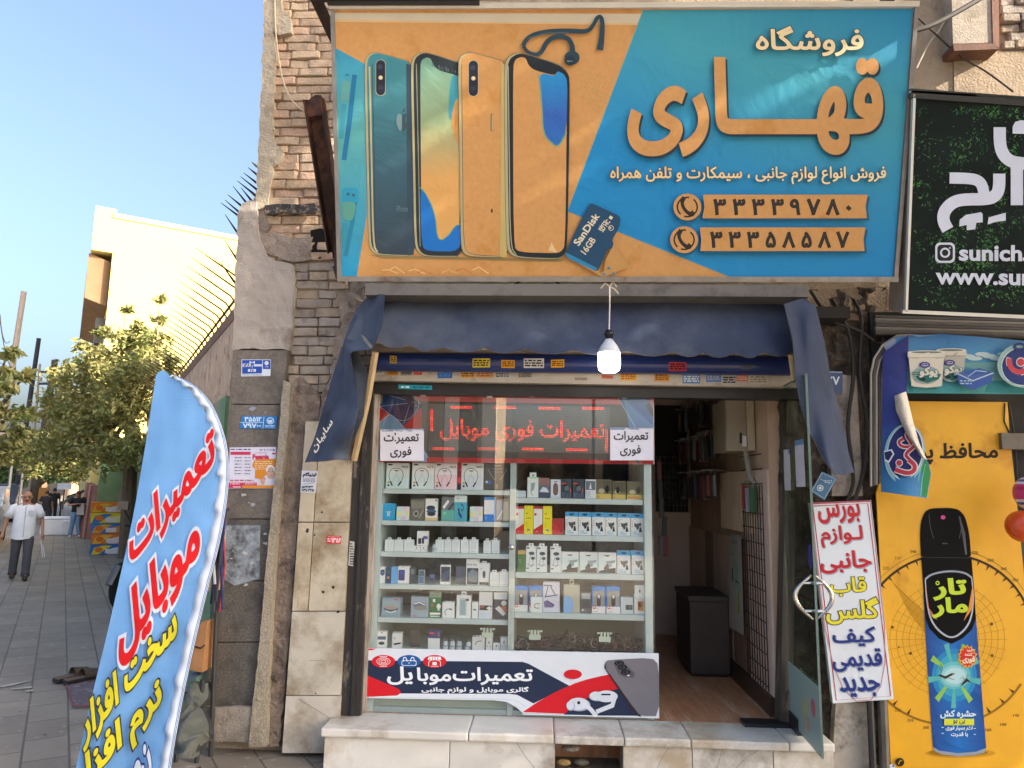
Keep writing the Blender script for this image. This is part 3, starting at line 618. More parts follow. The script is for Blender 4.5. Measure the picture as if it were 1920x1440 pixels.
for l in ([(766, 734), (793, 758), (757, 798), (711, 761)], [(763, 734), (790, 758)], [(713, 736), (760, 750)], [(712, 762), (764, 756)], [(757, 796), (767, 762)]): k.line(l, .8, ink('#c9d6ee'))
for x, y in ((773, 754), (777, 760), (781, 761), (776, 766)): k.ell(x, y, 2.2, 2.2, ink('#2c2836'))
for x, y in ((773, 754), (780, 761)): k.ell(x, y, .8, .8, ink('#e8e4ee'))
k.poly([(711, 793), (729, 777), (735, 778), (757, 800), (802, 852), (800, 866), (708, 864)], LB); k.line([(711, 793), (729, 777), (735, 778), (757, 800), (805, 860)], 1, ink('#e4edf7'))
k.poly([(757, 799), (791, 765), (791, 800), (775, 818)], ink('#cf3038'))
k.poly([(1155, 741), (1212, 742), (1226, 768), (1226, 806), (1197, 806)], BLU); k.poly([(1170, 748), (1226, 800), (1226, 850), (1190, 862)], ink('#5f96d8')); k.line([(1156, 741), (1226, 860)], .9, ink('#dfe9f7'))
k.poly([(1213, 757), (1217, 755), (1225, 768), (1225, 781), (1220, 778), (1211, 762)], ink('#262b36')); k.line([(1225, 741), (1226, 870)], 1.4, ink('#e8dcdc'))
k.poly([(1190, 862), (1198, 862), (1200, 869), (1195, 870)], ink('#2b3550'))
part("printed_face", k, ls)
k = Ink(on_y(.017), .00014); k.poly([(803, 757), (1144, 763), (1144, 851), (803, 845)], mat('#7c8083', .45, .05, 9))
for i in range(30):
    y = 759+i*2.95; k.line([(804, y), (1143, y+5.4)], .5, ink('#66696b'))
dpn = k
k = Ink(on_y(.0155), .00014); M_LED = mat('#ff2418', .4, 0, emit=.7); M_LED2 = mat('#ff6a44', .4, 0, emit=.8)
rv, fs_, lo, hi, cs = glyphs('تعمیرات فوری موبایل', .03)
SG_ = -np.sign(max((.5*np.sum(c[:, 0]*np.roll(c[:, 1], -1)-np.roll(c[:, 0], -1)*c[:, 1]) for c in cs), key=abs)); cell = 2.75; rs = random.Random(4); hgt = 39
xs = np.arange(826, 1134, cell); ys = np.arange(788, 788+hgt, cell)
gx, gy = np.meshgrid(xs, ys); q_ = np.stack([lo[0]+(gx.ravel()-826)/308*(hi[0]-lo[0]), hi[1]-(gy.ravel()-788)/hgt*(hi[1]-lo[1])], 1)
cs2 = [inset(c, .022*SG_) for c in cs]; on = winding(cs2, q_) != 0
def dot(x, y):
    k.k = 1; yy = y+(x-965)*.016; m = M_LED if rs.random() < .7 else M_LED2
    k.ell(x, yy, .95, .95, m, 6)
for (x, y), o in zip(np.stack([gx.ravel(), gy.ravel()], 1), on):
    if o: dot(x, y)
for x0, y0, n in ((846, 764, 15), (928, 763, 15), (1011, 763, 15), (1093, 762, 15), (812, 842, 15), (897, 841, 15), (980, 840, 15), (1062, 840, 15)):
    for i in range(n):
        for j in range(2): dot(x0+i*cell, y0+j*cell)
for x0, y0, n in ((808, 771, 15), (1136, 803, 16)):
    for i in range(n):
        for j in range(2): dot(x0+j*cell, y0+i*cell)
k.k = 0; dpn.merge(k); part("dot_panel", dpn, ls)
q = MB(); q.box(P(711, 866, .009)+V((0, 0, .0)), P(1225, 742, .012), glass(.1, '#ffffff', 0., .6)); part("cover", q, ls)
# ---- papers taped on the glass
for (x0, y0, x1, y1, lab) in ((713, 806, 795, 864, "crumpled white notice taped at the left end of the red LED board"), (1144, 803, 1225, 863, "white paper notice taped over the blue right end of the LED board")):
    fn = on_y(-.009); fw = lambda u, v, h, a=x0, b=y0: fn(u, v, h+.0018*noise.noise(V((u*.11+a, v*.13, 3.))))
    k = Ink(fw, .00016); N_ = 14; k.grid(lambda u, v: fw(lerp(x0, x1, u), lerp(y0, y1, v), 0), N_, N_, mat('#dcdcea', .7, .05, 8))
    k.rect(x0-1, y0-2, x1, y0+3, ink('#8796b4')); k.scrib(x0, y0-1, x1-2, y0+3, ink('#c3c9d6'), 1, 3)
    M_ = mat('#3e3d40', .7, .4, 60); yy = y0+6
    k.tx('تعمیرات', x0+7, yy, x1-10, yy+20, M_, .03); k.tx('فوری', x0+19, yy+26, x1-24, yy+46, M_, .03)
    tag(k.build("paper_notice"), lab, "notice", "repair notices on the window")
# ---- long bottom poster
k = Ink(on_y(-.012), .00014); k.prism([P(u, v, -.012) for u, v in [(685, 1215), (1235, 1225), (1236, 1345), (980, 1337), (968, 1326), (950, 1316), (925, 1313), (683, 1309)]], (0, .003, 0), mat('#d9dfe8', .4, .04, 3))
N1, R1, W1 = ink('#27324c', .35), ink('#d0202c', .35), ink('#e8ecf2', .35)
k.poly([(684, 1238), (980, 1241), (990, 1244), (1068, 1286), (1000, 1319), (970, 1303), (955, 1301), (683, 1300)], N1)
k.poly([(684, 1265), (690, 1267), (748, 1292), (752, 1299), (745, 1304), (683, 1307)], R1); k.poly([(685, 1216), (707, 1216), (698, 1219), (685, 1220)], R1)
k.poly([(1058, 1290), (1078, 1281), (1100, 1274), (1125, 1268), (1150, 1263), (1165, 1290), (1185, 1340), (1125, 1341), (980, 1335), (1010, 1315), (1035, 1301)], R1)
k.poly([(1055, 1341), (1085, 1317), (1120, 1300), (1165, 1290), (1202, 1342)], N1)
k.line([(690, 1308), (955, 1310), (970, 1315), (985, 1324)], 1.2, ink('#c3ccd8'))
for cx_, c in ((719, R1), (767, ink('#1f5a9c', .35)), (815, R1)): k.ell(cx_, 1240, 22, 12, c)
for r in (13, 9, 5): k.ring(719, 1240, r, r*.56, .9, W1)
k.line([(712, 1231), (726, 1231)], 1, W1); k.line([(712, 1249), (726, 1249)], 1, W1)
k.rrect(753, 1238, 781, 1248, 3, W1); k.rrect(754, 1239, 780, 1247, 3, ink('#1f5a9c', .35)); k.line([(757, 1240), (756, 1233), (761, 1232), (764, 1240)], 1.6, W1); k.line([(770, 1240), (771, 1233), (776, 1232), (777, 1240)], 1.6, W1); k.ell(767, 1243, 1.2, 1, W1)
k.line([(804, 1249), (804, 1237), (826, 1237), (826, 1249)], 1.1, W1); k.poly([(802, 1237), (804, 1231), (826, 1231), (828, 1237)], W1); k.rect(811, 1241, 819, 1247, W1); k.line([(808, 1249), (822, 1249)], 1, W1)
for x in (806, 811, 816, 821): k.line([(x, 1232), (x, 1237)], 1, R1)
k.tx('تعمیرات', 850, 1251, 998, 1283, W1, .025, dy=1); k.tx('موبا', 783, 1252, 845, 1283, W1, .025, dy=1); k.tx('یل', 727, 1250, 773, 1283, W1, .025)
k.tx('گالری موبایل و لوازم جانبی', 791, 1287, 991, 1300, W1, .03, dy=.5)
k.ell(1074, 1264, 17, 9, R1)
k.poly(sm([(1135, 1241), (1140, 1237), (1222, 1233), (1235, 1246), (1236, 1342), (1205, 1342), (1196, 1338), (1138, 1256)], 1), ink('#77747c', .25)); k.poly([(1135, 1241), (1137, 1255), (1194, 1338), (1204, 1343), (1198, 1343), (1187, 1335), (1133, 1252)], ink('#3a2d33', .3))
k.poly([(1150, 1244), (1153, 1239), (1166, 1239), (1190, 1262), (1188, 1270), (1172, 1270), (1160, 1264)], ink('#55545c', .3))
for x, y in ((1161, 1243), (1167, 1251), (1173, 1260)): k.ell(x, y, 9, 5.2, ink('#23242b', .2)); k.ell(x, y, 6, 3.5, ink('#3d3f49', .2)); k.ell(x-1, y-.5, 2.4, 1.4, ink('#14151a', .2))
k.ell(1178, 1266, 2.5, 1.6, ink('#d8d8dc'))
WE, WS = ink('#d5dae4', .3), ink('#aab3c4', .3)
k.ell(1086, 1321, 21, 12, WS); k.ell(1084, 1319, 19, 11.5, WE); k.line([(1095, 1318), (1108, 1330), (1118, 1342)], [9, 8, 8], WE); k.ell(1085, 1317, 3, 3.2, ink('#2d2f36')); k.ell(1070, 1323, 8, 9, WS); k.ell(1069, 1322, 7, 8, WE)
k.ell(1120, 1305, 16, 9, WS); k.ell(1137, 1305, 21, 11, WE); k.line([(1152, 1306), (1148, 1322), (1118, 1334)], [9, 9, 8], WE); k.ell(1116, 1304, 10, 8, WE); k.rrect(1127, 1300, 1145, 1303, 1.5, ink('#2d2f36'))
k.poly([(979, 1337), (1236, 1344), (1236, 1346), (980, 1339)], W1)
tag(k.build("shop_poster"), "long navy, red and white poster with earbuds along the window bottom", "poster")
# ================================================================ goods on the shelves
YP = .078
def lift_(h):
    c = lin(h); return '#'+''.join('%02x' % min(246, int(255*(x*1.45)**(1/2.2))) for x in c)
ORD = ['leftmost', 'second', 'third', 'fourth', 'fifth', 'sixth', 'seventh']
def goods(x0, y0, x1, z, base, art, name, label, cat, group=None, y=YP, dep=.05, tab=None, round_=0., yaw=0.):
    """one pack: x0, x1, y0 its left, right and top in the photo, z the shelf it stands on"""
    a, b = P(x0, (y0+1000)/2, y).x, P(x1, (y0+1000)/2, y).x; zt = P((x0+x1)/2, y0, y).z; zt = max(zt, z+.02)
    a2, b2 = P(x0, y0, y).x, P(x1, y0, y).x
    k = Ink(lambda u, v, h: V((lerp(a, b, u), y-h, lerp(zt, z+.001, v))), .00014)
    m = mat(lift_(base), .45, .05, 6)
    k.box((a, y, z+.0008), (b, y+dep, zt), m, .0025)
    if tab:
        w = (b-a); k.box((a+w*tab[0], y+.002, zt-.001), (a+w*tab[1], y+.004, zt+tab[2]), m)
        k.lift(); k.face([V((a+w*u, y+.0015, zt+tab[2]*v)) for u, v in ((.42, .25), (.58, .25), (.58, .5), (.53, .5), (.5, .75), (.47, .5), (.42, .5))], ink('#3c4248'))
    if art: art(k)
    o = k.build(name); o.rotation_euler.z = GR.uniform(-.06, .06); return tag(o, label, cat, group)
GR = random.Random(77)
def I(h): return ink(lift_(h))
def Z(n): return SHL[n]
def a_neck(col, tint):
    def f(k):
        k.poly([(0.02, .45), (.98, .45), (.98, .98), (.02, .98)], I(tint))
        c = I('#20242b'); pts = [(.27, .88), (.17, .66), (.12, .48), (.17, .3), (.3, .22), (.44, .2), (.58, .22), (.7, .3), (.76, .48), (.7, .66), (.56, .88)]
        k.line(pts, .022, c); k.line([(.2, .72), (.29, .89)], .06, c); k.line([(.67, .72), (.54, .89)], .06, c); k.line([(.36, .3), (.54, .3)], .035, c); k.line([(.45, .3), (.45, .45), (.33, .62), (.3, .75)], .008, c); k.line([(.45, .45), (.58, .62), (.55, .75)], .008, c)
        k.tx('NECK', .66, .11, .97, .19, I(col), .02); k.ell(.17, .07, .11, .03, I('#23262c')); k.rect(.07, .72, .17, .79, I('#b2a04a')); k.ell(.12, .87, .05, .04, I('#33465e')); k.scrib(.58, .87, .94, .93, I('#7c8a98'), 1, 3); k.scrib(.84, .5, .96, .55, I('#3a424c'), 1, 4); k.scrib(.66, .21, .9, .25, I('#8a8f98'), 1, 6)
    return f
def plain(*cmds):
    def f(k):
        for c in cmds:
            o = c[0]
            if o == 'r': k.rect(*c[1:5], I(c[5]))
            elif o == 'e': k.ell(*c[1:5], I(c[5]))
            elif o == 'l': k.line(c[1], c[2], I(c[3]))
            elif o == 'p': k.poly(c[1], I(c[2]))
            elif o == 's': k.scrib(*c[1:5], I(c[5]), c[6], c[7] if len(c) > 7 else 1)
            elif o == 't': k.tx(c[1], *c[2:6], I(c[6]), .02)
            elif o == 'q': k.rrect(*c[1:6], I(c[6]))
            elif o == 'o': k.ring(*c[1:6], I(c[6]))
    return f
G1 = "neckband earphone boxes on the top shelf"
goods(722, 868, 765, Z(0), '#cbd5da', a_neck('#3a3f47', '#bcd0dc'), "earphone_box", "white neckband box with dark lettering at the far left end of its shelf", "box", G1)
goods(771, 868, 813, Z(0), '#cdd5da', a_neck('#b3404a', '#c3d0dd'), "earphone_box", "white neckband box with red lettering, second on the top shelf", "box", G1)
goods(814, 868, 856, Z(0), '#d3cdd4', a_neck('#3a3f47', '#d6b7c0'), "earphone_box", "pinkish white neckband box with dark lettering beside the narrow red box", "box", G1)
goods(857, 868, 863, Z(0), '#7b2730', plain(('r', 0, 0, 1, .3, '#a63a40'), ('r', 0, .55, 1, .75, '#c84a4e'), ('r', 0, .8, 1, 1, '#2a2e3a')), "narrow_box", "narrow dark red box squeezed between two white neckband boxes", "box")
goods(864, 868, 906, Z(0), '#cdd5da', a_neck('#4a3f57', '#c3ccda'), "earphone_box", "white neckband box next to the wide black box on the top shelf", "box", G1)
goods(907, 869, 955, Z(0), '#3c3c3d', plain(('l', [(.14, .2), (.25, .4), (.42, .62)], .02, '#8c8b88'), ('l', [(.88, .2), (.78, .4), (.62, .62)], .02, '#8c8b88'), ('r', .3, .18, .72, .22, '#6a6a6a'), ('r', .32, .3, .7, .34, '#5a5a5a'), ('l', [(.48, .78), (.48, .95)], .02, '#8c8b88'), ('l', [(.54, .78), (.54, .95)], .02, '#8c8b88'), ('r', .16, .66, .28, .78, '#2f5fa8'), ('r', .07, .66, .14, .73, '#bcd'), ('s', .07, .82, .3, .86, '#998', 1), ('r', .36, .05, .66, .12, '#777672')), "earphone_box", "wide black neckband box at the right end of the left top shelf", "box")
z = Z(1)
pods = [('l', [(.35, .52), (.45, .5), (.45, .76)], .07, '#e4eef4'), ('l', [(.66, .52), (.56, .5), (.56, .76)], .07, '#e4eef4')]
col8 = [('r', 0, 0, .45, .35, '#b9d4e2'), ('r', .45, 0, 1, .3, '#e2c3d4'), ('r', 0, .35, .4, .7, '#e0d79a'), ('r', .7, .3, 1, .65, '#e6d79c'), ('r', 0, .7, .35, 1, '#a9cfcc'), ('r', .35, .7, .7, 1, '#e0b4c8'), ('r', .4, .3, .7, .7, '#c9d3ea'), ('l', [(.3, .5), (.45, .55), (.5, .75)], .08, '#f2f2f6'), ('l', [(.5, .45), (.68, .55), (.72, .75)], .08, '#e8e8f0')]
goods(716, 944, 740, z, '#2196c8', plain(*pods, ('s', .1, .06, .4, .12, '#8fd', 1)), "earbud_box", "bright blue cube-like earbud box at the left end of the second shelf", "box")
goods(743, 950, 767, z, '#cfd4e2', plain(*col8), "earbud_box", "small pastel checked earbud box right of the bright blue one", "box")
goods(905-24, 950, 905, z, '#cfd4e2', plain(*col8), "earbud_box", "small pastel checked earbud box beside the teal earpiece box", "box")
goods(769, 936, 796, z, '#58564f', plain(('r', .05, .1, .95, .45, '#747266'), ('e', .4, .68, .2, .16, '#8d8b86'), ('e', .4, .68, .1, .08, '#2a2a2c'), ('l', [(.6, .9), (.9, .5)], .06, '#a89a7c')), "gadget_pack", "clear blister pack with a dark gadget on the second shelf", "pack")
goods(797, 935, 820, z, '#d3d8dc', plain(('e', .45, .42, .36, .11, '#2d3a4a'), ('e', .5, .58, .4, .1, '#3f5c7c'), ('e', .5, .7, .34, .09, '#27333f'), ('s', .15, .08, .6, .18, '#9aa', 2), ('r', .8, .05, .95, .11, '#556'), ('r', .0, .86, 1, 1, '#cbb98a')), "watch_box", "white box printed with two stacked dark watches", "box")
goods(827, 932, 851, z, '#4e9c90', plain(('r', 0, 0, 1, .55, '#5f6367'), ('p', [(.1, .4), (.5, .1), (.6, .2), (.2, .52)], '#d6dadd'), ('p', [(.5, .5), (.9, .2), (1, .3), (.6, .55)], '#22262b'), ('s', .15, .62, .8, .75, '#8fd0c4', 2)), "phone_case_box", "green box with a photo of phone cases on its upper half", "box")
goods(852, 929, 875, z, '#3f9cb4', plain(('r', 0, 0, 1, .26, '#c9d3cf'), ('l', [(.55, .35), (.75, .4), (.72, .6), (.55, .55)], .05, '#20303f'), ('l', [(.35, .5), (.4, .7), (.62, .85)], .14, '#27415f'), ('s', .15, .1, .75, .17, '#778', 1), ('s', .1, .9, .6, .96, '#bde', 1)), "earpiece_box", "teal hanging box printed with a single ear-hook headset", "box", tab=(.35, .65, .02))
goods(907, 932, 929, z, '#2f7cc0', plain(('r', 0, .12, .85, .7, '#d4dde6'), ('r', 0, .7, .85, 1, '#1f70c0'), ('s', .12, .8, .7, .9, '#9cd', 2)), "cable_box", "tall blue and white box near the right end of the second shelf", "box")
goods(930, 936, 955, z, '#6d6a60', plain(('r', .05, .05, .45, .9, '#8b98ab'), ('r', .5, .1, .95, .95, '#a39c8a'), ('l', [(.1, .9), (.5, .5)], .05, '#d8d8d8')), "gadget_pack", "clear blister pack against the window's centre post", "pack")
z = Z(2); G3 = "white charger boxes on the third shelf"; cb = [('r', .22, .18, .46, .72, '#bcc6cc'), ('r', .55, .18, .78, .72, '#bcc6cc'), ('s', .12, .05, .88, .12, '#aab', 1), ('r', .2, .85, .8, .88, '#99a'), ('l', [(.34, .25), (.34, .7)], .05, '#e4eaee'), ('l', [(.66, .25), (.66, .7)], .05, '#e4eaee')]
for i, (a, b, t) in enumerate(((722, 739, 1012), (740, 757, 1012), (758, 776, 1012), (817, 833, 1012), (834, 847, 1012), (848, 863, 1012), (864, 879, 1012), (880, 897, 1012), (907, 921, 1014), (922, 937, 1013))):
    w = ("%s white hanger box of the three in the left corner of the third shelf" % ORD[i] if i < 3 else "%s of the five bagged white charger boxes in the middle of the third shelf" % ORD[i-3] if i < 8 else "%s of the two white charger boxes at the right end of the third shelf" % ('left' if i == 8 else 'right'))
    goods(a, t, b, z, '#cbd8de', plain(*cb), "charger_box", w, "box", G3, tab=(.3, .7, .014))
cube = [('r', .44, .25, .56, .5, '#2b3038'), ('r', .2, .62, .34, .68, '#2b3038'), ('r', .66, .62, .8, .68, '#2b3038'), ('r', .0, .0, 1, .08, '#e6edf2')]
A1 = goods(776, 1023, 788, z, '#cfdbe4', plain(*cube), "plug_adapter", "left small white cube adapter under the white phone-charger box", "adapter", "white cube adapters", dep=.045)
goods(789, 1023, 801, z, '#cfdbe4', plain(*cube), "plug_adapter", "right small white cube adapter under the white phone-charger box", "adapter", "white cube adapters", dep=.045)
zt2 = P(788, 1023, YP).z+.001
goods(782, 996, 803, zt2, '#d4dde2', plain(('r', .12, .5, .4, .9, '#33353c'), ('r', .45, .45, .65, .88, '#3c3e46'), ('e', .75, .45, .24, .12, '#6f5f9a'), ('s', .1, .08, .6, .14, '#99a', 1)), "charger_box", "white box with a purple badge standing on the two cube adapters", "box")
def plug(x, z, lab, y=YP+.01, lean=0.):
    p = P(x, 1208, y); c = V((p.x, y, z)); k = MB(); m = mat('#c9d6de', .35, .03, 5); d = mat('#39434d', .5, 0)
    h = .05; ax = V((lean, 0, 1)).normalized()
    k.lathe([(.014, 0), (.017, .004), (.017, .018), (.0175, .02)], c, m, 12, ax); k.lathe([(.0178, 0), (.0178, .003)], c+ax*.02, d, 12, ax); k.lathe([(.0165, 0), (.016, .014), (.011, .026)], c+ax*.023, m, 12, ax)
    k.tube([c+ax*.048+V((-.007, 0, 0)), c+ax*.066+V((-.007, 0, 0))], .002, mat('#a7a9ac', .3, 0, metal=1), 6); k.tube([c+ax*.048+V((.007, 0, 0)), c+ax*.066+V((.007, 0, 0))], .002, mat('#a7a9ac', .3, 0, metal=1), 6)
    return tag(k.build("plug_adapter", smooth=False), lab, "adapter", "round white two-pin adapters")
plug(810, Z(2), "round two-pin adapter on the third shelf beside the cube adapters")
z = Z(3)
goods(713, 1063, 724, z, '#d3dde4', plain(('p', [(.2, .2), (.9, .15), (.9, .45), (.55, .55), (.2, .45)], '#26314c'), ('e', .55, .35, .2, .08, '#4a78b8'), ('s', .1, .85, .6, .95, '#223', 1)), "earbud_box", "white box with a dark blue shield print in the lower left corner of the shelves", "box")
goods(724.5, 1063, 735, z, '#20345f', plain(('r', .2, .2, .8, .4, '#3a5a3c'), ('e', .5, .65, .25, .08, '#b08a4a')), "earbud_box", "narrow navy box between the shield box and the sky-blue box", "box")
goods(735.5, 1063, 747, z, '#5f9fdc', plain(('s', .15, .05, .8, .1, '#dff', 1), ('s', .15, .9, .8, .95, '#dff', 1)), "earbud_box", "plain sky-blue box on the fourth shelf", "box")
goods(747.5, 1062, 769, z, '#d6dbe2', plain(('q', .05, .2, .6, .82, .08, '#2a3370'), ('q', .1, .25, .5, .45, .05, '#3a4590'), ('s', .3, .04, .9, .1, '#99a', 1)), "earbud_box", "white box showing a violet-blue charging case", "box")
goods(769, 1064, 780, z, '#43464b', plain(('q', .25, .1, .8, .4, .05, '#6d737a')), "feature_phone", "dark grey button phone standing on the fourth shelf", "phone", dep=.012)
goods(786, 1068, 798, z, '#8d979b', plain(('r', .12, .08, .88, .45, '#4f6472'), ('r', .15, .5, .85, .92, '#36628c'), ('l', [(.15, .64), (.85, .64)], .02, '#9ab'), ('l', [(.15, .78), (.85, .78)], .02, '#9ab')), "feature_phone", "silver button phone with blue keys on the fourth shelf", "phone", dep=.012)
goods(806, 1076, 817, z, '#33405c', plain(('r', .15, .1, .85, .4, '#5a6a88'), ('r', .2, .5, .8, .9, '#26304a')), "feature_phone", "small navy button phone left of the white smartphone", "phone", dep=.012)
goods(827, 1059, 846, z, '#d8d6d6', plain(('r', .06, .1, .94, .86, '#333c4e'), ('p', [(.06, .5), (.94, .2), (.94, .6), (.06, .86)], '#47526a'), ('e', .5, .93, .07, .025, '#aaa'), ('l', [(.4, .05), (.6, .05)], .012, '#888')), "smartphone", "white smartphone with a dark screen standing in the display", "phone", dep=.009)
goods(856, 1062, 874, z, '#4c5566', None, "dark_card", "plain dark slate card leaning behind the fourth shelf's tall white box", "card", dep=.01, y=YP+.03)
goods(875, 1048, 899, z, '#d6dde2', plain(('r', .08, .35, .95, .98, '#2f3943'), ('p', [(.15, .55), (.5, .38), (.9, .5), (.9, .9), (.2, .85)], '#6f7d88'), ('t', 'Power bank', .08, .18, .85, .25, '#5c6570'), ('e', .88, .06, .05, .02, '#c86')), "power_bank_box", "tall white box with a grey photo panel on the fourth shelf", "box")
goods(899.5, 1056, 919, z, '#d0d8de', plain(('q', .35, .35, .62, .68, .1, '#4c525a'), ('q', .42, .42, .55, .6, .05, '#20242a'), ('s', .1, .22, .75, .28, '#a98', 1), ('r', .05, .86, .95, .98, '#23272c')), "dongle_box", "white hanging box showing a grey pendant-shaped dongle", "box", tab=(.3, .7, .012))
for i, (a, b, t) in enumerate(((919.5, 936, 1073), (937, 954, 1072))): goods(a, t, b, z, '#cfdae0', plain(*cb), "charger_box", "%s of the two small white boxes at the right end of the fourth shelf" % ('left' if i == 0 else 'right'), "box", G3, tab=(.25, .75, .014), y=YP-.02)
z = Z(4)
bowl = [('p', [(.05, .2), (.5, .1), (.95, .25), (.95, .5), (.1, .5)], '#8b9aa6'), ('e', .5, .58, .38, .16, '#4f5e6e'), ('e', .5, .52, .34, .1, '#9a8d7c'), ('l', [(.2, .7), (.5, .78), (.8, .68)], .05, '#c9d6e0'), ('r', .62, .06, .9, .11, '#b8484c')]
goods(719, 1121, 754, z, '#7d93a4', plain(*bowl), "gadget_box", "square grey-blue box with a misty photo at the left end of the fifth shelf", "box", dep=.06)
goods(773, 1119, 806, z, '#8d9ca8', plain(('e', .5, .42, .36, .16, '#5f6f86'), ('e', .55, .55, .38, .1, '#8a8276'), ('l', [(.2, .35), (.5, .28), (.8, .4)], .05, '#d5dde6'), ('r', .08, .92, .35, .96, '#b8484c')), "gadget_box", "square grey box with a misty photo beside the green bulb box", "box", dep=.06)
goods(807, 1111, 829, z, '#2f6a3e', plain(('r', 0, 0, 1, .2, '#7c8c7a'), ('r', .3, .26, .5, .38, '#d6e0d4'), ('e', .8, .55, .17, .11, '#d9e4e2'), ('r', .72, .63, .88, .72, '#b8c4c0'), ('e', .25, .5, .12, .06, '#a05a34'), ('r', .08, .8, .95, .88, '#e0e4e0'), ('r', .1, .92, .9, .96, '#bcd0bc')), "bulb_box", "green light bulb carton on the fifth shelf", "box")
goods(831, 1129, 854, z, '#cfd9df', plain(('l', [(.75, .45), (.45, .42), (.25, .55), (.22, .7), (.35, .82)], .04, '#2a3038'), ('l', [(.6, .43), (.8, .46)], .08, '#2a3038'), ('s', .35, .26, .75, .31, '#889', 1), ('q', .55, .65, .72, .8, .03, '#eee')), "cable_box", "small white box with a curled black cable print on the fifth shelf", "box", tab=(.3, .7, .006))
goods(858, 1116, 885, z, '#d3dce0', plain(('r', .2, .12, .7, .88, '#a9bcc0'), ('r', .27, .2, .63, .85, '#8fa3a8'), ('e', .75, .2, .12, .06, '#5f4b4b'), ('s', .2, .03, .6, .07, '#99a', 1)), "charger_box", "tall white hanging box with a grey window on the fifth shelf", "box", tab=(.32, .68, .022))
goods(886, 1129, 898, z, '#cbd4da', plain(('r', .25, .42, .65, .5, '#30353c'), ('s', .2, .2, .8, .25, '#aab', 1)), "charger_box", "narrow white box tucked beside the tall windowed box", "box")
goods(900, 1110, 925, z, '#d5d4d6', plain(('s', .3, .03, .75, .08, '#c76a4a', 1), ('s', .25, .17, .75, .28, '#a99', 3), ('r', .05, .5, .95, .68, '#2a2e3a'), ('r', .1, .53, .4, .58, '#b0504c'), ('p', [(.55, .6), (.8, .52), (1, .62), (.8, .7)], '#e8ecef'), ('r', .05, .74, .95, .98, '#bcc6d0')), "hub_box", "white box with orange lettering and a dark band, right end of the fifth shelf", "box")
goods(927, 1111, 952, z, '#3f4045', plain(('r', 0, 0, 1, .26, '#d6d8da'), ('s', .35, .05, .8, .1, '#c76a4a', 1), ('e', .75, .4, .2, .1, '#dfe5e8'), ('p', [(.1, .6), (.4, .5), (.9, .78), (.7, .88)], '#e3e3e3'), ('p', [(.5, .55), (.9, .45), (.98, .7), (.8, .72)], '#b86a40')), "hub_box", "dark box with a white plug picture in the right corner of the fifth shelf", "box")
z = BL_
goods(710, 1184, 729, z, '#d6dcd8', plain(('r', .1, .3, .9, .5, '#4a5f7c'), ('e', .5, .72, .3, .1, '#2e3f55'), ('e', .5, .08, .08, .03, '#222')), "gadget_box", "white box with a blue photo band in the bottom left compartment", "box")
goods(739, 1187, 757, z, '#d9e2d9', plain(('s', .2, .26, .8, .42, '#567', 2), ('p', [(.1, .7), (.9, .6), (.9, .7), (.3, .8)], '#1d2226')), "gadget_box", "rounded white hanging pack in the bottom left compartment", "box")
goods(772, 1180, 792, z, '#3a3835', plain(('s', .3, .1, .7, .15, '#987', 1)), "dark_card", "dark brown card behind the bottom left compartment", "card", dep=.01, y=YP+.04)
goods(806, 1182, 828, z, '#39406a', plain(('r', .1, .1, .5, .2, '#c84a50'), ('r', 0, .42, 1, 1, '#d8dcd8'), ('e', .9, .15, .05, .03, '#e66'), ('e', .9, .25, .05, .03, '#e66'), ('s', .3, .6, .7, .7, '#889', 1)), "cable_box", "navy and white box with a red logo beside the round adapters", "box")
for i, x in enumerate((835, 848, 861, 876)): plug(x, z+.001, "%s of the four round two-pin adapters in the bottom compartment" % ['leftmost', 'second', 'third', 'tilted rightmost'][i], lean=.25 if i == 3 else 0)
goods(888, 1194, 911, z, '#d2dbe0', plain(('l', [(.75, .3), (.4, .35), (.25, .6)], .05, '#2a3038')), "cable_box", "white cable box at the foot of the window by the small cubes", "box", tab=(.3, .7, .008))
for i, (a, b, t) in enumerate(((913, 925, 1196), (926, 939, 1206), (940, 953, 1195))): goods(a, t, b, z, '#cfdbe4', plain(*cube), "plug_adapter", "%s of the three white cube adapters heaped in the bottom right corner" % ['left', 'middle', 'right'][i], "adapter", "white cube adapters", dep=.045)
# right bay
def Y(n): return SHR[n]
z = Y(0)
goods(967, 920, 986, z, '#a9bac2', None, "small_box", "low plain pale blue box left of the hand-print box", "box")
goods(988, 895, 1009, z, '#c9d8dc', plain(('p', [(.3, .3), (.7, .25), (.6, .6), (.3, .75)], '#8a9aa0'), ('l', [(.3, .75), (.5, .9)], .03, '#334'), ('r', .2, 0, .8, .04, '#3c3')), "charger_box", "pale box with a green tab at the left of the right top shelf", "box", tab=(.2, .8, .03))
goods(1009.5, 896, 1031, z, '#6c5a52', plain(('r', 0, 0, 1, .38, '#8b6b66'), ('r', 0, .38, 1, .75, '#5a6a80'), ('p', [(.1, .7), (.4, .45), (.7, .5), (.95, .72)], '#c9ced6'), ('r', 0, .75, 1, 1, '#3a4a62')), "gadget_box", "brown box with a mountain-like photo band on the right top shelf", "box")
goods(1032, 899, 1051, z, '#bcc6d6', plain(('q', .25, .2, .75, .85, .22, '#5a4640'), ('q', .32, .28, .68, .8, .18, '#6d554a'), ('r', .35, .1, .65, .16, '#556')), "mouse_box", "pale box with a dark brown oval gadget", "box")
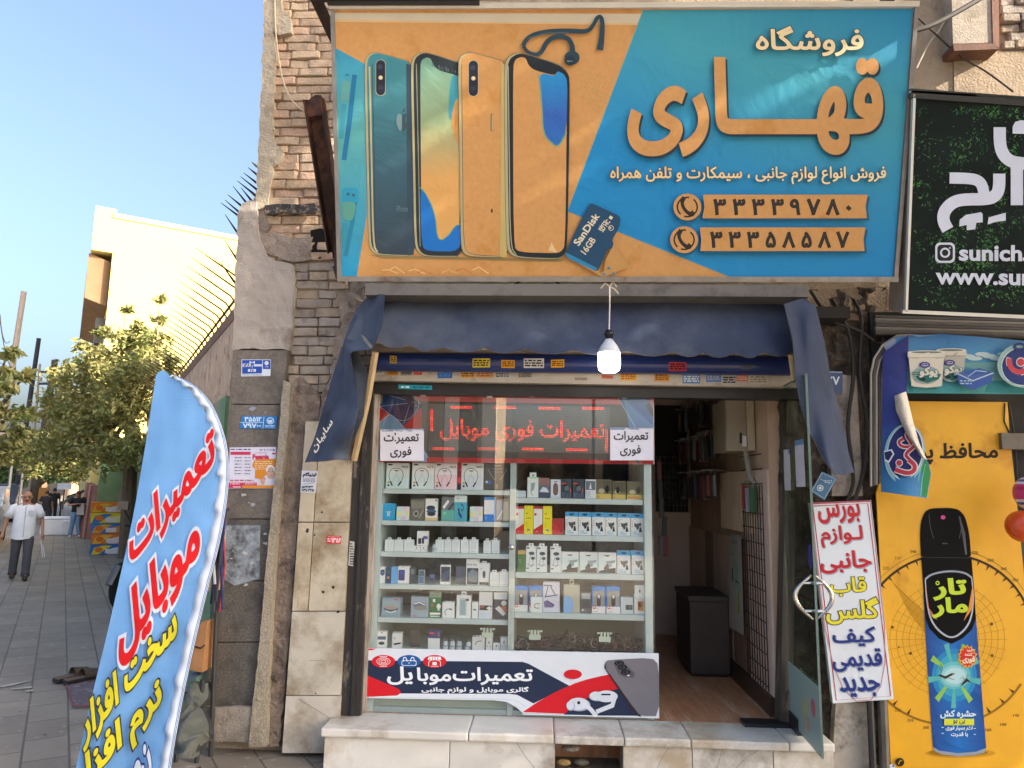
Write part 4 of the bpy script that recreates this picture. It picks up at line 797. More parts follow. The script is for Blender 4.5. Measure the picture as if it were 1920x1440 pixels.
dk = [('l', [(.3, .35), (.6, .3), (.5, .6), (.65, .8)], .08, '#0f1216'), ('e', .55, .5, .2, .15, '#5a6a78'), ('r', .05, .2, .45, .28, '#b84a40'), ('r', .85, .5, .95, .7, '#c8584c'), ('r', .05, .68, .95, .96, '#46586e'), ('l', [(.4, .9), (.6, .6), (.75, .92)], .05, '#15181d')]
goods(1052, 898, 1072, z, '#353d46', plain(*dk), "holder_box", "left of two dark phone-holder boxes with red marks on the right top shelf", "box", "dark phone-holder boxes")
goods(1073.5, 898, 1095, z, '#353d46', plain(*dk), "holder_box", "right of two dark phone-holder boxes with red marks on the right top shelf", "box", "dark phone-holder boxes")
goods(1097, 899, 1117, z, '#c3ccd2', plain(('r', .05, .08, .95, .55, '#5b6b78'), ('p', [(.5, .15), (.6, .5), (.35, .5)], '#dce4ea'), ('s', .1, .62, .9, .92, '#8a98a2', 4)), "holder_box", "white box with a blue-grey photo on its upper half, right of the dark pair", "box")
for i, (a, b, t, lab) in enumerate(((1118, 1147, 899, "olive blister pack with a black pendant, left of three"), (1148, 1173, 902, "olive blister pack with a small engine-like gadget, middle of three"), (1175, 1205, 903, "clear blister pack with a black hook on a yellow card, right of three"))):
    goods(a, t, b, z, '#6f6a4a', plain(('r', .05, .05, .95, .6, '#565345'), ('e', .35, .6, .2, .13, '#a8a488'), ('e', .72 if i != 1 else .4, .5, .13, .2, '#22201c'), ('r', 0, .75, 1, 1, '#c0a95a'), ('s', .08, .8, .6, .95, '#4a3a1c', 2), *([('r', .25, .84, .75, .94, '#cc7a4a')] if i == 2 else [])), "gadget_pack", lab, "pack")
z = Y(1)
rw = [('p', [(0, 0), (1, 0), (1, .08), (0, .08)], '#b02a34'), ('p', [(0, 1), (0, .84), (1, .62), (1, 1)], '#b7282f'), ('l', [(.5, .2), (.5, .7)], .04, '#b8bcc4'), ('l', [(.7, .25), (.7, .65)], .04, '#b8bcc4'), ('e', .2, .28, .14, .05, '#c0444c'), ('s', .3, .88, .9, .93, '#e8b0b0', 1)]
yl = [('s', .2, .05, .8, .08, '#7a6a10', 1), ('s', .18, .25, .85, .32, '#6a5c10', 1), ('e', .3, .44, .06, .02, '#5a4c10'), ('e', .5, .44, .06, .02, '#5a4c10'), ('e', .7, .44, .06, .02, '#5a4c10'), ('s', .2, .58, .85, .74, '#b8a020', 4), ('r', .35, .82, .65, .88, '#7a7a90')]
goods(966, 950, 982, z, '#d8dade', plain(*rw), "cable_box", "red and white cable box at the left end of the second right shelf", "box", "red and white cable boxes")
goods(983, 948, 1000, z, '#e0c81e', plain(*yl), "cable_box", "yellow cable box between the two red and white ones", "box", "yellow cable boxes")
goods(1000.5, 950, 1017, z, '#d8dade', plain(*rw), "cable_box", "red and white cable box between the two yellow ones", "box", "red and white cable boxes")
goods(1018, 949, 1035, z, '#e0c81e', plain(*yl), "cable_box", "yellow cable box beside the red pouch", "box", "yellow cable boxes")
goods(1036, 972, 1058, z, '#9b2630', plain(('p', [(0, .2), (.5, .4), (.75, 1), (0, 1)], '#b8323a'), ('l', [(.05, .2), (.55, .45), (.78, .95)], .04, '#7a1a22'), ('s', .7, .7, .95, .85, '#d0787c', 2)), "red_pouch", "dark red pouch beside the row of blue-topped holder boxes", "pouch")
hol = [('r', 0, 0, 1, .2, '#3a96c8'), ('p', [(.3, .06), (.7, .06), (.7, .1), (.55, .14), (.45, .14), (.3, .1)], '#20303a'), ('e', .13, .35, .05, .025, '#a88'), ('e', .13, .46, .05, .025, '#a88'), ('e', .13, .57, .05, .025, '#a88'), ('s', .22, .26, .8, .3, '#567', 1), ('p', [(.25, .42), (.42, .46), (.65, .43), (.78, .4), (.8, .55), (.66, .56), (.62, .68), (.5, .74), (.4, .62), (.3, .58)], '#454b52'), ('p', [(.62, .82), (.68, .62), (.74, .58), (.8, .64), (.86, .82)], '#2e343a'), ('t', 'CAR', .17, .8, .45, .86, '#4a9cc8'), ('t', 'HOLDER', .17, .88, .68, .94, '#4a9cc8')]
GH = "blue-topped car holder boxes"
for i, (a, b) in enumerate(((1060, 1084), (1085, 1109), (1110, 1134), (1134.5, 1156), (1157.5, 1181), (1182, 1207))):
    goods(a, 960+i*.6, b, z, '#cfdfe8', plain(*hol), "holder_box", "%s in the row of six blue-topped car holder boxes" % (['leftmost', 'second from left', 'third from left', 'fourth from left', 'fifth from left', 'rightmost'][i]), "box", GH)
z = Y(2)
goods(971, 1032, 986, z, '#3f6a35', plain(('r', 0, 0, 1, .18, '#b0965a'), ('s', .2, .4, .9, .6, '#8fbc7c', 3)), "clear_box", "green pack with a tan top in the corner of the third right shelf", "pack")
ear = [('r', .05, .05, .35, .1, '#445'), ('e', .55, .28, .28, .07, '#3c4650'), ('e', .68, .47, .2, .06, '#4a545e'), ('l', [(.5, .3), (.3, .6), (.3, .8)], .03, '#667'), ('l', [(.65, .5), (.7, .7), (.5, .8)], .03, '#667'), ('l', [(.15, .7), (.5, .75), (.85, .72)], .03, '#99a'), ('r', .05, .84, .3, .88, '#445'), ('s', .6, .92, .9, .96, '#445', 1)]
for i, (a, b) in enumerate(((987, 1006), (1006.5, 1026), (1032, 1052))): goods(a, 1024+i*.5, b, z, '#cdd8dc', plain(*ear), "earphone_box", ["left one of the touching pair of white earphone boxes", "right one of the touching pair of white earphone boxes", "white earphone box standing apart from the pair, beside the wide holder boxes"][i], "box", "white earphone boxes", tab=(.25, .75, .018))
cam_ = [('r', 0, 0, 1, .26, '#dadfe2'), ('p', [(.3, .12), (.65, .12), (.6, .17), (.5, .19), (.4, .17)], '#5a4438'), ('p', [(.04, .98), (.04, .9), (.5, .78), (.95, .72), (.95, .98)], '#3a2c2a'), ('p', [(.4, .42), (.95, .35), (.9, .48), (.75, .5), (.72, .68), (.55, .7), (.5, .5)], '#8a949c'), ('p', [(.3, .75), (.5, .5), (.58, .62), (.6, .85), (.38, .9)], '#343a3f'), ('s', .06, .3, .3, .52, '#b88', 5)]
for i, (a, b) in enumerate(((1052.5, 1085), (1087, 1121), (1122, 1156))): goods(a, 1035+i*.7, b, z, '#c6d1d8', plain(*cam_), "holder_box", "%s of three wide white holder boxes with a dashboard picture" % ['left', 'middle', 'right'][i], "box", "wide white holder boxes")
for i, (a, b) in enumerate(((1157.5, 1182), (1184, 1208))): goods(a, 1033, b, z, '#cfdfe8', plain(*hol), "holder_box", "%s of the two blue-topped holder boxes below the row of six" % ['left', 'right'][i], "box", GH)
z = Y(3)
rd = [('r', .08, .16, .92, .72, '#8b8a82'), ('q', .35, .28, .66, .74, .12, '#25282c'), ('q', .42, .3, .6, .44, .06, '#c3c8cc'), ('r', 0, .74, 1, 1, '#d6dade'), ('s', .3, .8, .9, .85, '#c87a7a', 1), ('s', .1, .92, .9, .96, '#778', 1), ('o', .17, .77, .12, .07, .04, '#c03038')]
for i, (a, b, lab) in enumerate(((966, 991, "blue card-reader box at the left end of the fourth right shelf"), (993, 1018, "blue card-reader box half hidden behind the small white cable box"), (1110, 1135, "left one of the two touching blue card-reader boxes"), (1136.5, 1162, "right one of the two touching blue card-reader boxes"))):
    goods(a, 1099+(1 if i > 1 else 0), b, z, '#2c78c4', plain(*rd), "card_reader_box", lab, "box", "blue card-reader boxes", tab=(.3, .7, .004))
goods(996, 1119, 1018, z, '#ccd6dc', plain(('l', [(.75, .45), (.45, .42), (.3, .55), (.28, .65), (.5, .72), (.72, .7)], .04, '#2a3038'), ('s', .35, .28, .75, .33, '#889', 1)), "cable_box", "small white box with a curled cable in front of the blue reader box", "box", y=YP-.026, dep=.024)
goods(1019, 1091, 1050, z, '#c3c4d8', plain(('l', [(.05, .12), (.5, .12), (.55, .16)], .03, '#2f2c48'), ('l', [(.3, .15), (.15, .5)], .05, '#4a4668'), ('l', [(.45, .15), (.75, .45)], .05, '#4a4668'), ('l', [(.1, .5), (.9, .42)], .03, '#3a3658'), ('p', [(.05, .65), (.3, .62), (.7, .76), (.6, .84), (.1, .85)], '#6a5a8c'), ('l', [(.2, .62), (.68, .76)], .04, '#33304e'), ('r', .05, .55, .95, .57, '#e0e0ec')), "tripod_box", "lilac box with pictures of a folding stand", "box")
goods(1057, 1096, 1087, z, '#a8a594', plain(('p', [(0, .5), (.25, .38), (.45, .45), (.58, .6), (.6, .85), (.5, 1), (0, 1)], '#7ba4dc'), ('s', .25, .24, .75, .27, '#667', 1), ('e', .5, .05, .05, .02, '#eee')), "case_box", "tall beige box with a pale blue rounded shape hanging from an orange hook", "box", tab=(.36, .64, .035))
goods(1089, 1112, 1109, z, '#55575a', plain(('r', .1, .02, .9, .3, '#9aa0a6'), ('e', .2, .85, .09, .06, '#dde'), ('s', .3, .84, .9, .9, '#aaa', 1), ('r', .12, .3, .88, .75, '#45474a')), "gadget_box", "small grey box beside the pair of blue reader boxes", "box")
goods(1163.5, 1120, 1187, z, '#bcc4c4', plain(('r', .4, .45, .95, .75, '#33383c'), ('e', .75, .58, .1, .08, '#5a6064'), ('s', .5, .25, .9, .3, '#889', 1)), "webcam_box", "pale grey cube box with a dark lens picture", "box")
goods(1189, 1116, 1210, z, '#c6cccc', plain(('r', .3, .3, .82, .82, '#c8781e'), ('r', .36, .36, .6, .6, '#3a3026'), ('l', [(.35, .75), (.8, .4)], .05, '#3a3026'), ('r', .15, .2, .95, .22, '#99a')), "gadget_box", "white hanging box with an orange gadget at the right end of the shelves", "box", tab=(.05, .9, .06))
# heap of bead bracelets
hb = MB(); rs = random.Random(11); mb_ = [mat(h, .5, .3, 60) for h in ('#2b211d', '#4a3730', '#1d1c22', '#3a2a35', '#6a5648', '#8d8a88', '#5b3044', '#22262f')]
for i in range(150):
    u = rs.uniform(968, 1205); hump = 8+14*math.exp(-((u-1060)/28)**2)+10*math.exp(-((u-1150)/40)**2)+6*math.exp(-((u-1000)/20)**2)
    c = P(u, 1216-rs.random()*hump*1.2, rs.uniform(.1, .3)); r_ = rs.uniform(.018, .038); n_ = V((rs.uniform(-1, 1), rs.uniform(-1.2, -.2), rs.uniform(-.2, 1))).normalized(); a = n_.orthogonal().normalized(); b = n_.cross(a)
    c.z = max(c.z, BR_+r_*.55)
    hb.tube([c+(a*math.cos(t)+b*math.sin(t)*rs.uniform(.75, 1))*r_ for t in [2*math.pi*j/9 for j in range(10)]], rs.choice((.0035, .005, .006)), rs.choice(mb_), 5, False)
hb.box((XM1+.03, .12, BR_), (XB-.09, .3, BR_+.02), mb_[0])
tag(hb.build("bracelet_heap"), "tangled heap of dark bead bracelets and cords at the bottom of the window", "bracelets", kind='stuff')
for u, v in ((1003, 1190), (1134, 1194), (914, 1186)):
    q = MB(); c = P(u, v, .012); m = mat('#cfdccb', .3, .05, 4); q.box(c+V((-.035, 0, -.03)), c+V((.035, .008, .0)), m); q.box(c+V((-.045, 0, .015)), c+V((-.03, .01, .025)), m); q.box(c+V((.03, 0, .015)), c+V((.045, .01, .025)), m)
    for j in (-.02, 0, .02): q.box(c+V((j-.006, -.002, 0)), c+V((j+.006, .01, .026)), m)
    tag(q.build("shelf_bracket"), {1003: "pale crown-shaped holder stuck above the bracelets near the centre post", 1134: "pale crown-shaped holder stuck above the bracelets towards the door", 914: "pale crown-shaped holder above the white cube adapters"}[u], "holder", "crown-shaped holders")
# ================================================================ things inside the shop
eb = thing("fuse_cabinet", P(1405, 842, .55), "beige metal electric cabinet on the wall inside the doorway", "electric cabinet")
y0 = .42; A = P(1358, 742, y0); B = P(1398, 848, y0)
q = MB(); z0, z1 = P(1396, 846, y0).z, 2.2; x0, x1 = A.x, P(1400, 800, y0).x
q.box((x0, .4, z0), (XR-.002, .78, z1), mat('#a39a86', .45, .08, 4), .006); part("body", q, eb)
q = MB(); q.box((x0+.004, .385, z0+.01), (x0+.13, .399, z1), mat('#958c79', .45, .08, 4)); q.box((x0+.135, .383, z0+.005), (XR-.01, .399, z1-.005), mat('#aaa18c', .45, .08, 4), .004); fdr = part("door", q, eb)
q = MB(); q.box((x0+.1, .375, z0+.03), (x0+.128, .384, z0+.1), mat('#d0cdc6', .4, 0)); q.box((x0+.085, .378, z0+.05), (x0+.1, .385, z0+.12), mat('#1d1d1d', .5, 0)); part("latch", q, fdr)
q = MB(); xe = P(1437, 800, .34).x; q.tube([V((xe, .36, 2.18)), V((xe, .36, z0-.02)), V((xe-.01, .37, z0-.18)), V((xe-.05, .39, z0-.24)), V((xe-.1, .4, z0-.18)), V((xe-.11, .45, z0+.0))], .02, mat('#8d8a82', .4, .2, 120), 10); part("conduit", q, eb)
# hanging phone cases on the right wall
rs = random.Random(21); cols = ['#2a2728', '#3a2024', '#5c2830', '#6b2c36', '#33363d', '#24282f', '#473b36', '#7d8a94', '#55606a', '#8c7a66', '#2d3a35', '#9a4a4a', '#3c4658', '#b8b2a8']
proto = None
for row, zc in enumerate((2.32, 2.02, 1.72)):
    for j in range(14):
        yy = .95+j*.115+rs.uniform(-.02, .02)
        if row == 2 and j < 1: continue
        k = MB(); hh = rs.uniform(.17, .22); xx = XR-rs.uniform(.08, .14); w_ = rs.uniform(.08, .1); c = rs.choice(cols)
        k.box((xx-.03, yy-w_*.45, zc-hh), (xx-.012, yy+w_*.4, zc-.02), mat(c, .3, .1, 7), .004); k.box((xx-.012, yy-w_*.5, zc-hh-.01), (xx-.01, yy+w_*.5, zc+.02), mat(rs.choice(('#8f8d88', '#6f2f36', '#4a4a4e')), .3, .1)); k.tube([V((XR-.02, yy, zc+.015)), V((xx-.06, yy, zc+.02))], .003, mat('#9a9a98', .3, 0, metal=1), 5)
        tag(k.build("phone_case"), "phone case in a clear pack hanging in rows on the shop's right inside wall", "phone case", "phone cases hanging inside the shop")
gd = MB(); m = mat('#3a2624', .5, .1)
for i in range(9): y = .2+i*.055; gd.tube([V((XR-.03, y, ZF+.13)), V((XR-.03, y, 1.62))], .004, m, 5)
for i in range(16): gd.tube([V((XR-.034, .18, ZF+.16+i*.095)), V((XR-.034, .66, ZF+.16+i*.095))], .004, m, 5)
tag(gd.build("wire_rack"), "rust-brown wire grid rack on the wall just inside the door", "wire rack")
gd = MB(); m = mat('#8d9496', .4, 0, metal=.6); xa, xb, zc0, zc1 = P(1232, 900, 2.5).x, P(1292, 900, 2.5).x, P(1260, 960, 2.5).z, P(1260, 856, 2.5).z
for i in range(9): gd.tube([V((lerp(xa, xb, i/8), 2.52, zc0)), V((lerp(xa, xb, i/8), 2.52, zc1))], .004, m, 5)
for i in range(9): gd.tube([V((xa, 2.516, lerp(zc0, zc1, i/8))), V((xb, 2.516, lerp(zc0, zc1, i/8)))], .004, m, 5)
gd.box((xa, 2.57, zc0), (xb, 2.598, zc1+.5), mat('#2a2625', .7, .1)); tag(gd.build("wire_rack"), "pale wire grid panel on the back wall of the shop", "wire rack")
for i, (u, v, c) in enumerate(((1236, 880, '#7a2f36'), (1238, 915, '#24262a'), (1240, 950, '#3a3436'), (1246, 985, '#2b2c30'), (1240, 1020, '#6a6a6c'), (1248, 1022, '#7b3038'), (1420, 935, '#2f5a3c'), (1411, 935, '#8b8f94'), (1405, 930, '#8a3038'))):
    y = 1.6 if u < 1300 else .36; c0 = P(u, v, y); k = MB()
    if u > 1300: c0.x = XR-.06; y = .3+(1420-u)*.012; c0.y = y
    k.box(c0+V((-.02, -.01, -.09)), c0+V((.02, .01, .07)), mat(c, .35, .15, 12), .005); k.tube([c0+V((0, 0, .07)), c0+V((0, 0, .1))], .003, m, 5)
    tag(k.build("accessory_pack"), "%s accessory pack hanging %s" % (['dark red', 'black', 'dark brown', 'charcoal', 'grey', 'red strapped', 'green', 'silver', 'crimson'][i], 'beside the display cabinet inside the doorway' if i < 6 else 'on the rusty wire rack inside the door'), "pack", "hanging accessory packs")
q = MB(); p0, p1 = PG(1282, 1240, ZF), PG(1360, 1252, ZF)
yb_ = 1.05; xa = P(1284, 1180, 1.25).x; xk = P(1368, 1180, yb_).x; q.box((xa, yb_, ZF+.02), (xk, yb_+.55, P(1330, 1128, yb_).z), mat('#4a403c', .6, .2, 5), .01); q.box((xa-.01, yb_-.01, P(1330, 1128, yb_).z+.001), (xk+.01, yb_+.56, P(1330, 1118, yb_).z), mat('#463c39', .5, .2, 5), .004); q.box((xa+.02, yb_+.02, ZF), (xk-.02, yb_+.53, ZF+.02), mat('#1c1a1c', .6, .1))
tag(q.build("counter"), "black low counter standing on the brown shop floor", "counter")
fn = on_plane((XR-.045, 0, 0), (-1, 0, 0)); k = Ink(lambda u, v, h: V((XR-.036-h-.02*v*(1-u), lerp(1.02, .7, u), lerp(1.27, .6, v))), .00014)
k.grid(lambda u, v: V((XR-.036-.02*v*(1-u), lerp(1.02, .7, u), lerp(1.27, .6, v))), 4, 10, mat('#a8a59e', .6, .06, 5)); k.tx('HONOR', .2, .06, .66, .1, ink('#3d3f44')); k.scrib(.3, .16, .7, .18, ink('#77797c'), 1, 2); k.scrib(.15, .21, .85, .23, ink('#77797c'), 1, 4)
k.rrect(.42, .28, .75, .55, .06, ink('#7fae9c'), rot=.1); k.rrect(.5, .5, .8, .8, .05, ink('#8fb8a6')); k.rect(.2, .36, .32, .5, ink('#55635f')); k.line([(.5, .48), (.75, .5), (.78, .8)], .02, ink('#35403e')); k.rect(.62, .6, .78, .8, ink('#b59a4c')); k.scrib(.1, .88, .5, .93, ink('#66686b'), 2, 5)
tag(k.build("wall_poster"), "pale phone poster curling off the dark panelling inside the shop", "poster")
# ================================================================ main sign over the shop
def grad_mat(h1, h2, axis, lo, hi, h3=None, rough=.55, var=.05):
    key = ('grad', h1, h2, axis, lo, hi, h3)
    if key in MATS: return MATS[key]
    m = bpy.data.materials.new("mat_print"); m.use_nodes = True; t = m.node_tree; N = t.nodes; L = t.links; b = N["Principled BSDF"]; b.inputs["Roughness"].default_value = rough
    g = N.new("ShaderNodeNewGeometry"); d = N.new("ShaderNodeVectorMath"); d.operation = 'DOT_PRODUCT'; d.inputs[1].default_value = axis; L.new(g.outputs["Position"], d.inputs[0])
    n = N.new("ShaderNodeTexNoise"); n.inputs["Scale"].default_value = 1.2; n.inputs["Detail"].default_value = 3; L.new(g.outputs["Position"], n.inputs[0])
    a = N.new("ShaderNodeMath"); a.operation = 'MULTIPLY_ADD'; a.inputs[1].default_value = (hi-lo)*.25; L.new(n.outputs[0], a.inputs[0]); L.new(d.outputs["Value"], a.inputs[2])
    mr = N.new("ShaderNodeMapRange"); mr.inputs[1].default_value = lo+(hi-lo)*.12; mr.inputs[2].default_value = hi+(hi-lo)*.12; L.new(a.outputs[0], mr.inputs[0])
    cr = N.new("ShaderNodeValToRGB"); cr.color_ramp.elements[0].color = (*lin(h1), 1); cr.color_ramp.elements[1].color = (*lin(h3 or h2), 1)
    if h3: e = cr.color_ramp.elements.new(.5); e.color = (*lin(h2), 1)
    L.new(mr.outputs[0], cr.inputs[0]); L.new(cr.outputs[0], b.inputs["Base Color"]); b.inputs["Specular IOR Level"].default_value = .3
    w2 = N.new("ShaderNodeTexNoise"); w2.inputs["Scale"].default_value = 2.6; w2.inputs["Detail"].default_value = 4; w2.inputs["Distortion"].default_value = 1.5; L.new(g.outputs["Position"], w2.inputs[0])
    bp = N.new("ShaderNodeBump"); bp.inputs["Strength"].default_value = .5; bp.inputs["Distance"].default_value = .03; L.new(w2.outputs[0], bp.inputs["Height"]); L.new(bp.outputs[0], b.inputs["Normal"])
    MATS[key] = m; return m
T_ = R(16.5); SN = V((0, -math.cos(T_), -math.sin(T_))); SO = P(1150, 520, -.4); SP = on_plane(SO, SN)
sg = thing("shop_sign", SP(1160, 520, 0), "large orange and blue shop sign showing phones, above the awning", "sign")
TL, TR, BR, BL = (627, 18), (1713, 15), (1675, 521), (640, 519)
def spt(u, v, h=0.): return SP(u, v, h)
q = MB(); M_STEEL = mat('#6e6a66', .5, .25, 9, .2, 60, metal=.3, dirt='#5a3d2e', da=.35, ds=6); c = [spt(*x) for x in (TL, TR, BR, BL)]
c2 = [p-SN*.16 for p in c]
q.mesh([p-SN*.004 for p in c]+c2, [(0, 1, 5, 4), (1, 2, 6, 5), (2, 3, 7, 6), (3, 0, 4, 7), (4, 5, 6, 7)], M_STEEL)
def bar(a, b, w, h, m, lift=.0):
    a, b = spt(*a), spt(*b); d = (b-a).normalized(); s_ = d.cross(SN).normalized(); q.obox((a+b)/2+SN*lift, (d, s_, SN), ((b-a).length/2, w/2, h/2), m)
bar((633, 10), (633-5, 530), .0, .0, M_STEEL) if False else None
bar((624, 16), (637, 522), .022, .03, mat('#8f8c88', .45, .2, 9, metal=.4)); bar((1717, 15), (1678, 522), .022, .03, mat('#7f7b77', .45, .2, 9, metal=.4)); bar((634, 523), (1682, 524), .03, .04, mat('#8a857e', .5, .25, 9, .2, metal=.3, dirt='#6a4a38', da=.35, ds=5))
bar((618, 14), (1720, 10), .028, .05, mat('#d6d2c8', .5, .08, 9)); bar((618, 10.5), (900, 10), .02, .09, mat('#2a2623', .6, .1))
part("frame", q, sg)
wav = SP
k = Ink(wav, .00016); OR = mat('#c4925a', .65, .07, 34, .4, 30, dirt='#b98446', da=.25, ds=3.5, spec=.25); BLs = grad_mat('#0f7fb8', '#3b97ab', (-.35, 0, -.9), -4.6, -3.3, '#1182bd'); TE = grad_mat('#1787b5', '#58a3a5', (.2, 0, -1), -4.6, -2.9, '#1a8fc0')
k.grid(lambda u, v: wav(lerp(lerp(TL[0], TR[0], u), lerp(BL[0], BR[0], u), v), lerp(lerp(TL[1], TR[1], u), lerp(BL[1], BR[1], u), v), 0), 40, 20, OR)
k.poly([(627, 24), (1202, 26), (1197, 43), (900, 41), (627, 36)], ink('#c4b9a4')); k.poly([(627, 36), (900, 41), (1197, 43), (1196, 47), (627, 41)], ink('#cfb083'))
k.poly([(629, 90), (686, 121), (688, 404), (669, 518), (641, 518)], TE)
def bluepart(pts): k.poly(pts, BLs)
bluepart([(1205, 19), (1712, 16), (1675, 520), (1367, 519), (1164, 437), (1064, 396)])
k.line([(1367, 519), (1164, 437), (1110, 413)], 1.2, ink('#7f9a90')); k.line([(1205, 21), (1064, 396)], 1, ink('#8fa893'))
# faint plugs on the blue edge
GY = ink('#5f9c98'); GB = ink('#3f7f96')
k.line([(665, 140), (655, 230), (645, 300)], 9, ink('#27719a')); k.line([(650, 152), (646, 190)], 15, GY); k.line([(645, 195), (640, 260)], 9, ink('#3f93a8')); k.line([(647, 140), (655, 141)], 4, ink('#2c7d9e'))
k.line([(668, 365), (660, 420), (648, 480)], 8, ink('#2a7f9e')); k.rrect(641, 352, 672, 380, 7, ink('#2f94b4')); k.poly(sm([(641, 376), (670, 380), (662, 415), (641, 412)]), ink('#5a9a8c')); k.poly(sm([(641, 416), (655, 420), (648, 460), (642, 470)]), ink('#3a8fa4')); k.ell(653, 364, 3, 3, ink('#3d5f78')); k.ell(663, 366, 3, 3, ink('#3d5f78'))
OUT = ink('#26404a'); RIM = ink('#a8a27c')
def phone(pts, fillm, rim=True):
    k.poly(pts, OUT); cx_ = sum(p[0] for p in pts)/len(pts); cy_ = sum(p[1] for p in pts)/len(pts)
    if rim: k.poly([(cx_+(x-cx_)*.985, cy_+(y-cy_)*.997) for x, y in pts], RIM)
    k.poly([(cx_+3+(x-cx_)*.945, cy_+(y-cy_)*.99) for x, y in pts], fillm)
k.poly([(690, 478), (1060, 486), (1050, 491), (720, 484)], ink('#8f7b50'))
P1 = sm([(683, 122), (687, 106), (697, 99), (708, 98), (792, 122), (792, 481), (712, 479), (698, 473), (691, 458), (687, 300)])
phone(P1, grad_mat('#35414d', '#3a5f6e', (0, 0, 1), 2.95, 4.0, '#3f8791')); k.line([(693, 125), (697, 300), (700, 460), (708, 473)], 3.2, ink('#b3a97f')); k.line([(698, 120), (702, 300), (704, 458)], 1.2, ink('#2b4650'))
k.poly([(762, 120), (776, 124), (776, 478), (764, 478)], ink('#364a58'))
def pill(cx_, cy_): k.rrect(cx_-9.5, cy_-34, cx_+9.5, cy_+34, 9, ink('#a8a68f')); k.rrect(cx_-8.5, cy_-33, cx_+8.5, cy_+33, 8.4, ink('#262a38')); k.ell(cx_-1, cy_-20, 5, 5, ink('#3a3f50')); k.ell(cx_, cy_+18, 5, 5, ink('#343949')); k.ell(cx_, cy_, 4, 4, ink('#c7bd9a')); k.ell(cx_, cy_, 2, 2, ink('#e5dcc0'))
pill(714, 146)
AP = ink('#6f8d92'); AP2 = ink('#3c5058')
k.poly(sm([(754, 216), (748, 213), (744, 218), (743, 228), (746, 240), (750, 246), (754, 244)]), AP); k.poly(sm([(754, 216), (760, 213), (763, 217), (760, 222), (761, 230), (764, 234), (761, 243), (757, 246), (754, 244)]), AP2); k.poly([(755, 212), (757, 205), (760, 203), (759, 209)], AP2)
k.tx('iPhone', 744, 386, 765, 397, ink('#5f7c86'), .01)
P2 = sm([(770, 126), (774, 108), (786, 99), (800, 98), (884, 124), (884, 482), (800, 482), (786, 476), (777, 460), (774, 300)])
phone(P2, ink('#2b3238')); k.line([(781, 120), (785, 300), (788, 462)], 1.6, ink('#8b8f74'))
SC2 = grad_mat('#d2a05e', '#8fa37c', (0, 0, 1), 3.35, 3.95, '#6f9a86')
k.poly(sm([(788, 124), (791, 113), (800, 108), (808, 110), (813, 124), (826, 134), (864, 143), (864, 472), (802, 471), (791, 462)]), SC2)
k.poly(sm([(846, 140), (864, 144), (864, 180), (852, 190), (846, 230), (840, 215)]), ink('#3f93a4')); k.poly(sm([(864, 178), (852, 195), (846, 225), (850, 255), (864, 280)]), OR)
k.poly(sm([(788, 352), (797, 360), (810, 385), (818, 412), (819, 438), (826, 453), (843, 440), (853, 424), (864, 420), (864, 472), (802, 471), (791, 462)]), ink('#1f6fc0')); k.line([(788, 352), (797, 360), (810, 385), (818, 412), (819, 438), (826, 453), (843, 440), (853, 424), (864, 420)], 2, ink('#6fa07c'))
for i in range(26): x = 800+rs.random()*60; k.line([(x, 112+(x-800)*.35+rs.random()*6), (x+1, 118+(x-800)*.35+rs.random()*6)], .6, ink('#5a6a70'))
P3 = sm([(859, 124), (862, 108), (873, 100), (886, 99), (968, 122), (968, 484), (882, 482), (870, 476), (864, 462), (862, 300)])
phone(P3, OR); k.line([(866, 122), (868, 300), (869, 462), (880, 478), (948, 481)], 1, ink('#3c5a58')); pill(888, 148); k.rrect(920.5, 214, 925, 247, 2, ink('#5b503c')); k.rrect(922, 215, 924.5, 246, 1, ink('#b3a47c')); k.tx('1', 921, 392, 924, 399, ink('#3f3a30')); k.tx('X', 929, 392, 935, 399, ink('#c09a60'))
k.poly([(940, 120), (950, 122), (950, 482), (938, 482)], ink('#b9a468'))
P4 = sm([(945, 128), (950, 110), (964, 101), (978, 100), (1048, 121), (1064, 136), (1069, 152), (1064, 466), (1056, 481), (1044, 487), (972, 484), (957, 478), (949, 462), (946, 300)])
phone(P4, ink('#1f262b')); k.line([(953, 125), (955, 300), (957, 462), (968, 478)], 2, ink('#9b9a84'))
k.poly(sm([(962, 128), (966, 113), (977, 108), (986, 110), (991, 124), (1002, 133), (1040, 143), (1046, 134), (1058, 141), (1063, 154), (1060, 460), (1052, 472), (1042, 475), (974, 473), (963, 462)]), OR)
k.poly(sm([(1010, 137), (1040, 144), (1046, 134), (1058, 141), (1064, 154), (1062, 250), (1047, 278), (1034, 270), (1018, 252), (1016, 200)]), grad_mat('#1f6fb8', '#2f5fb0', (0, 0, 1), 3.4, 3.95, '#1b8fc8')); k.line([(1010, 140), (1016, 200), (1018, 252), (1034, 270), (1047, 278), (1062, 250)], 3, ink('#7f9a72'))
k.poly([(1028, 470), (1034, 455), (1045, 474)], ink('#d8b887'))
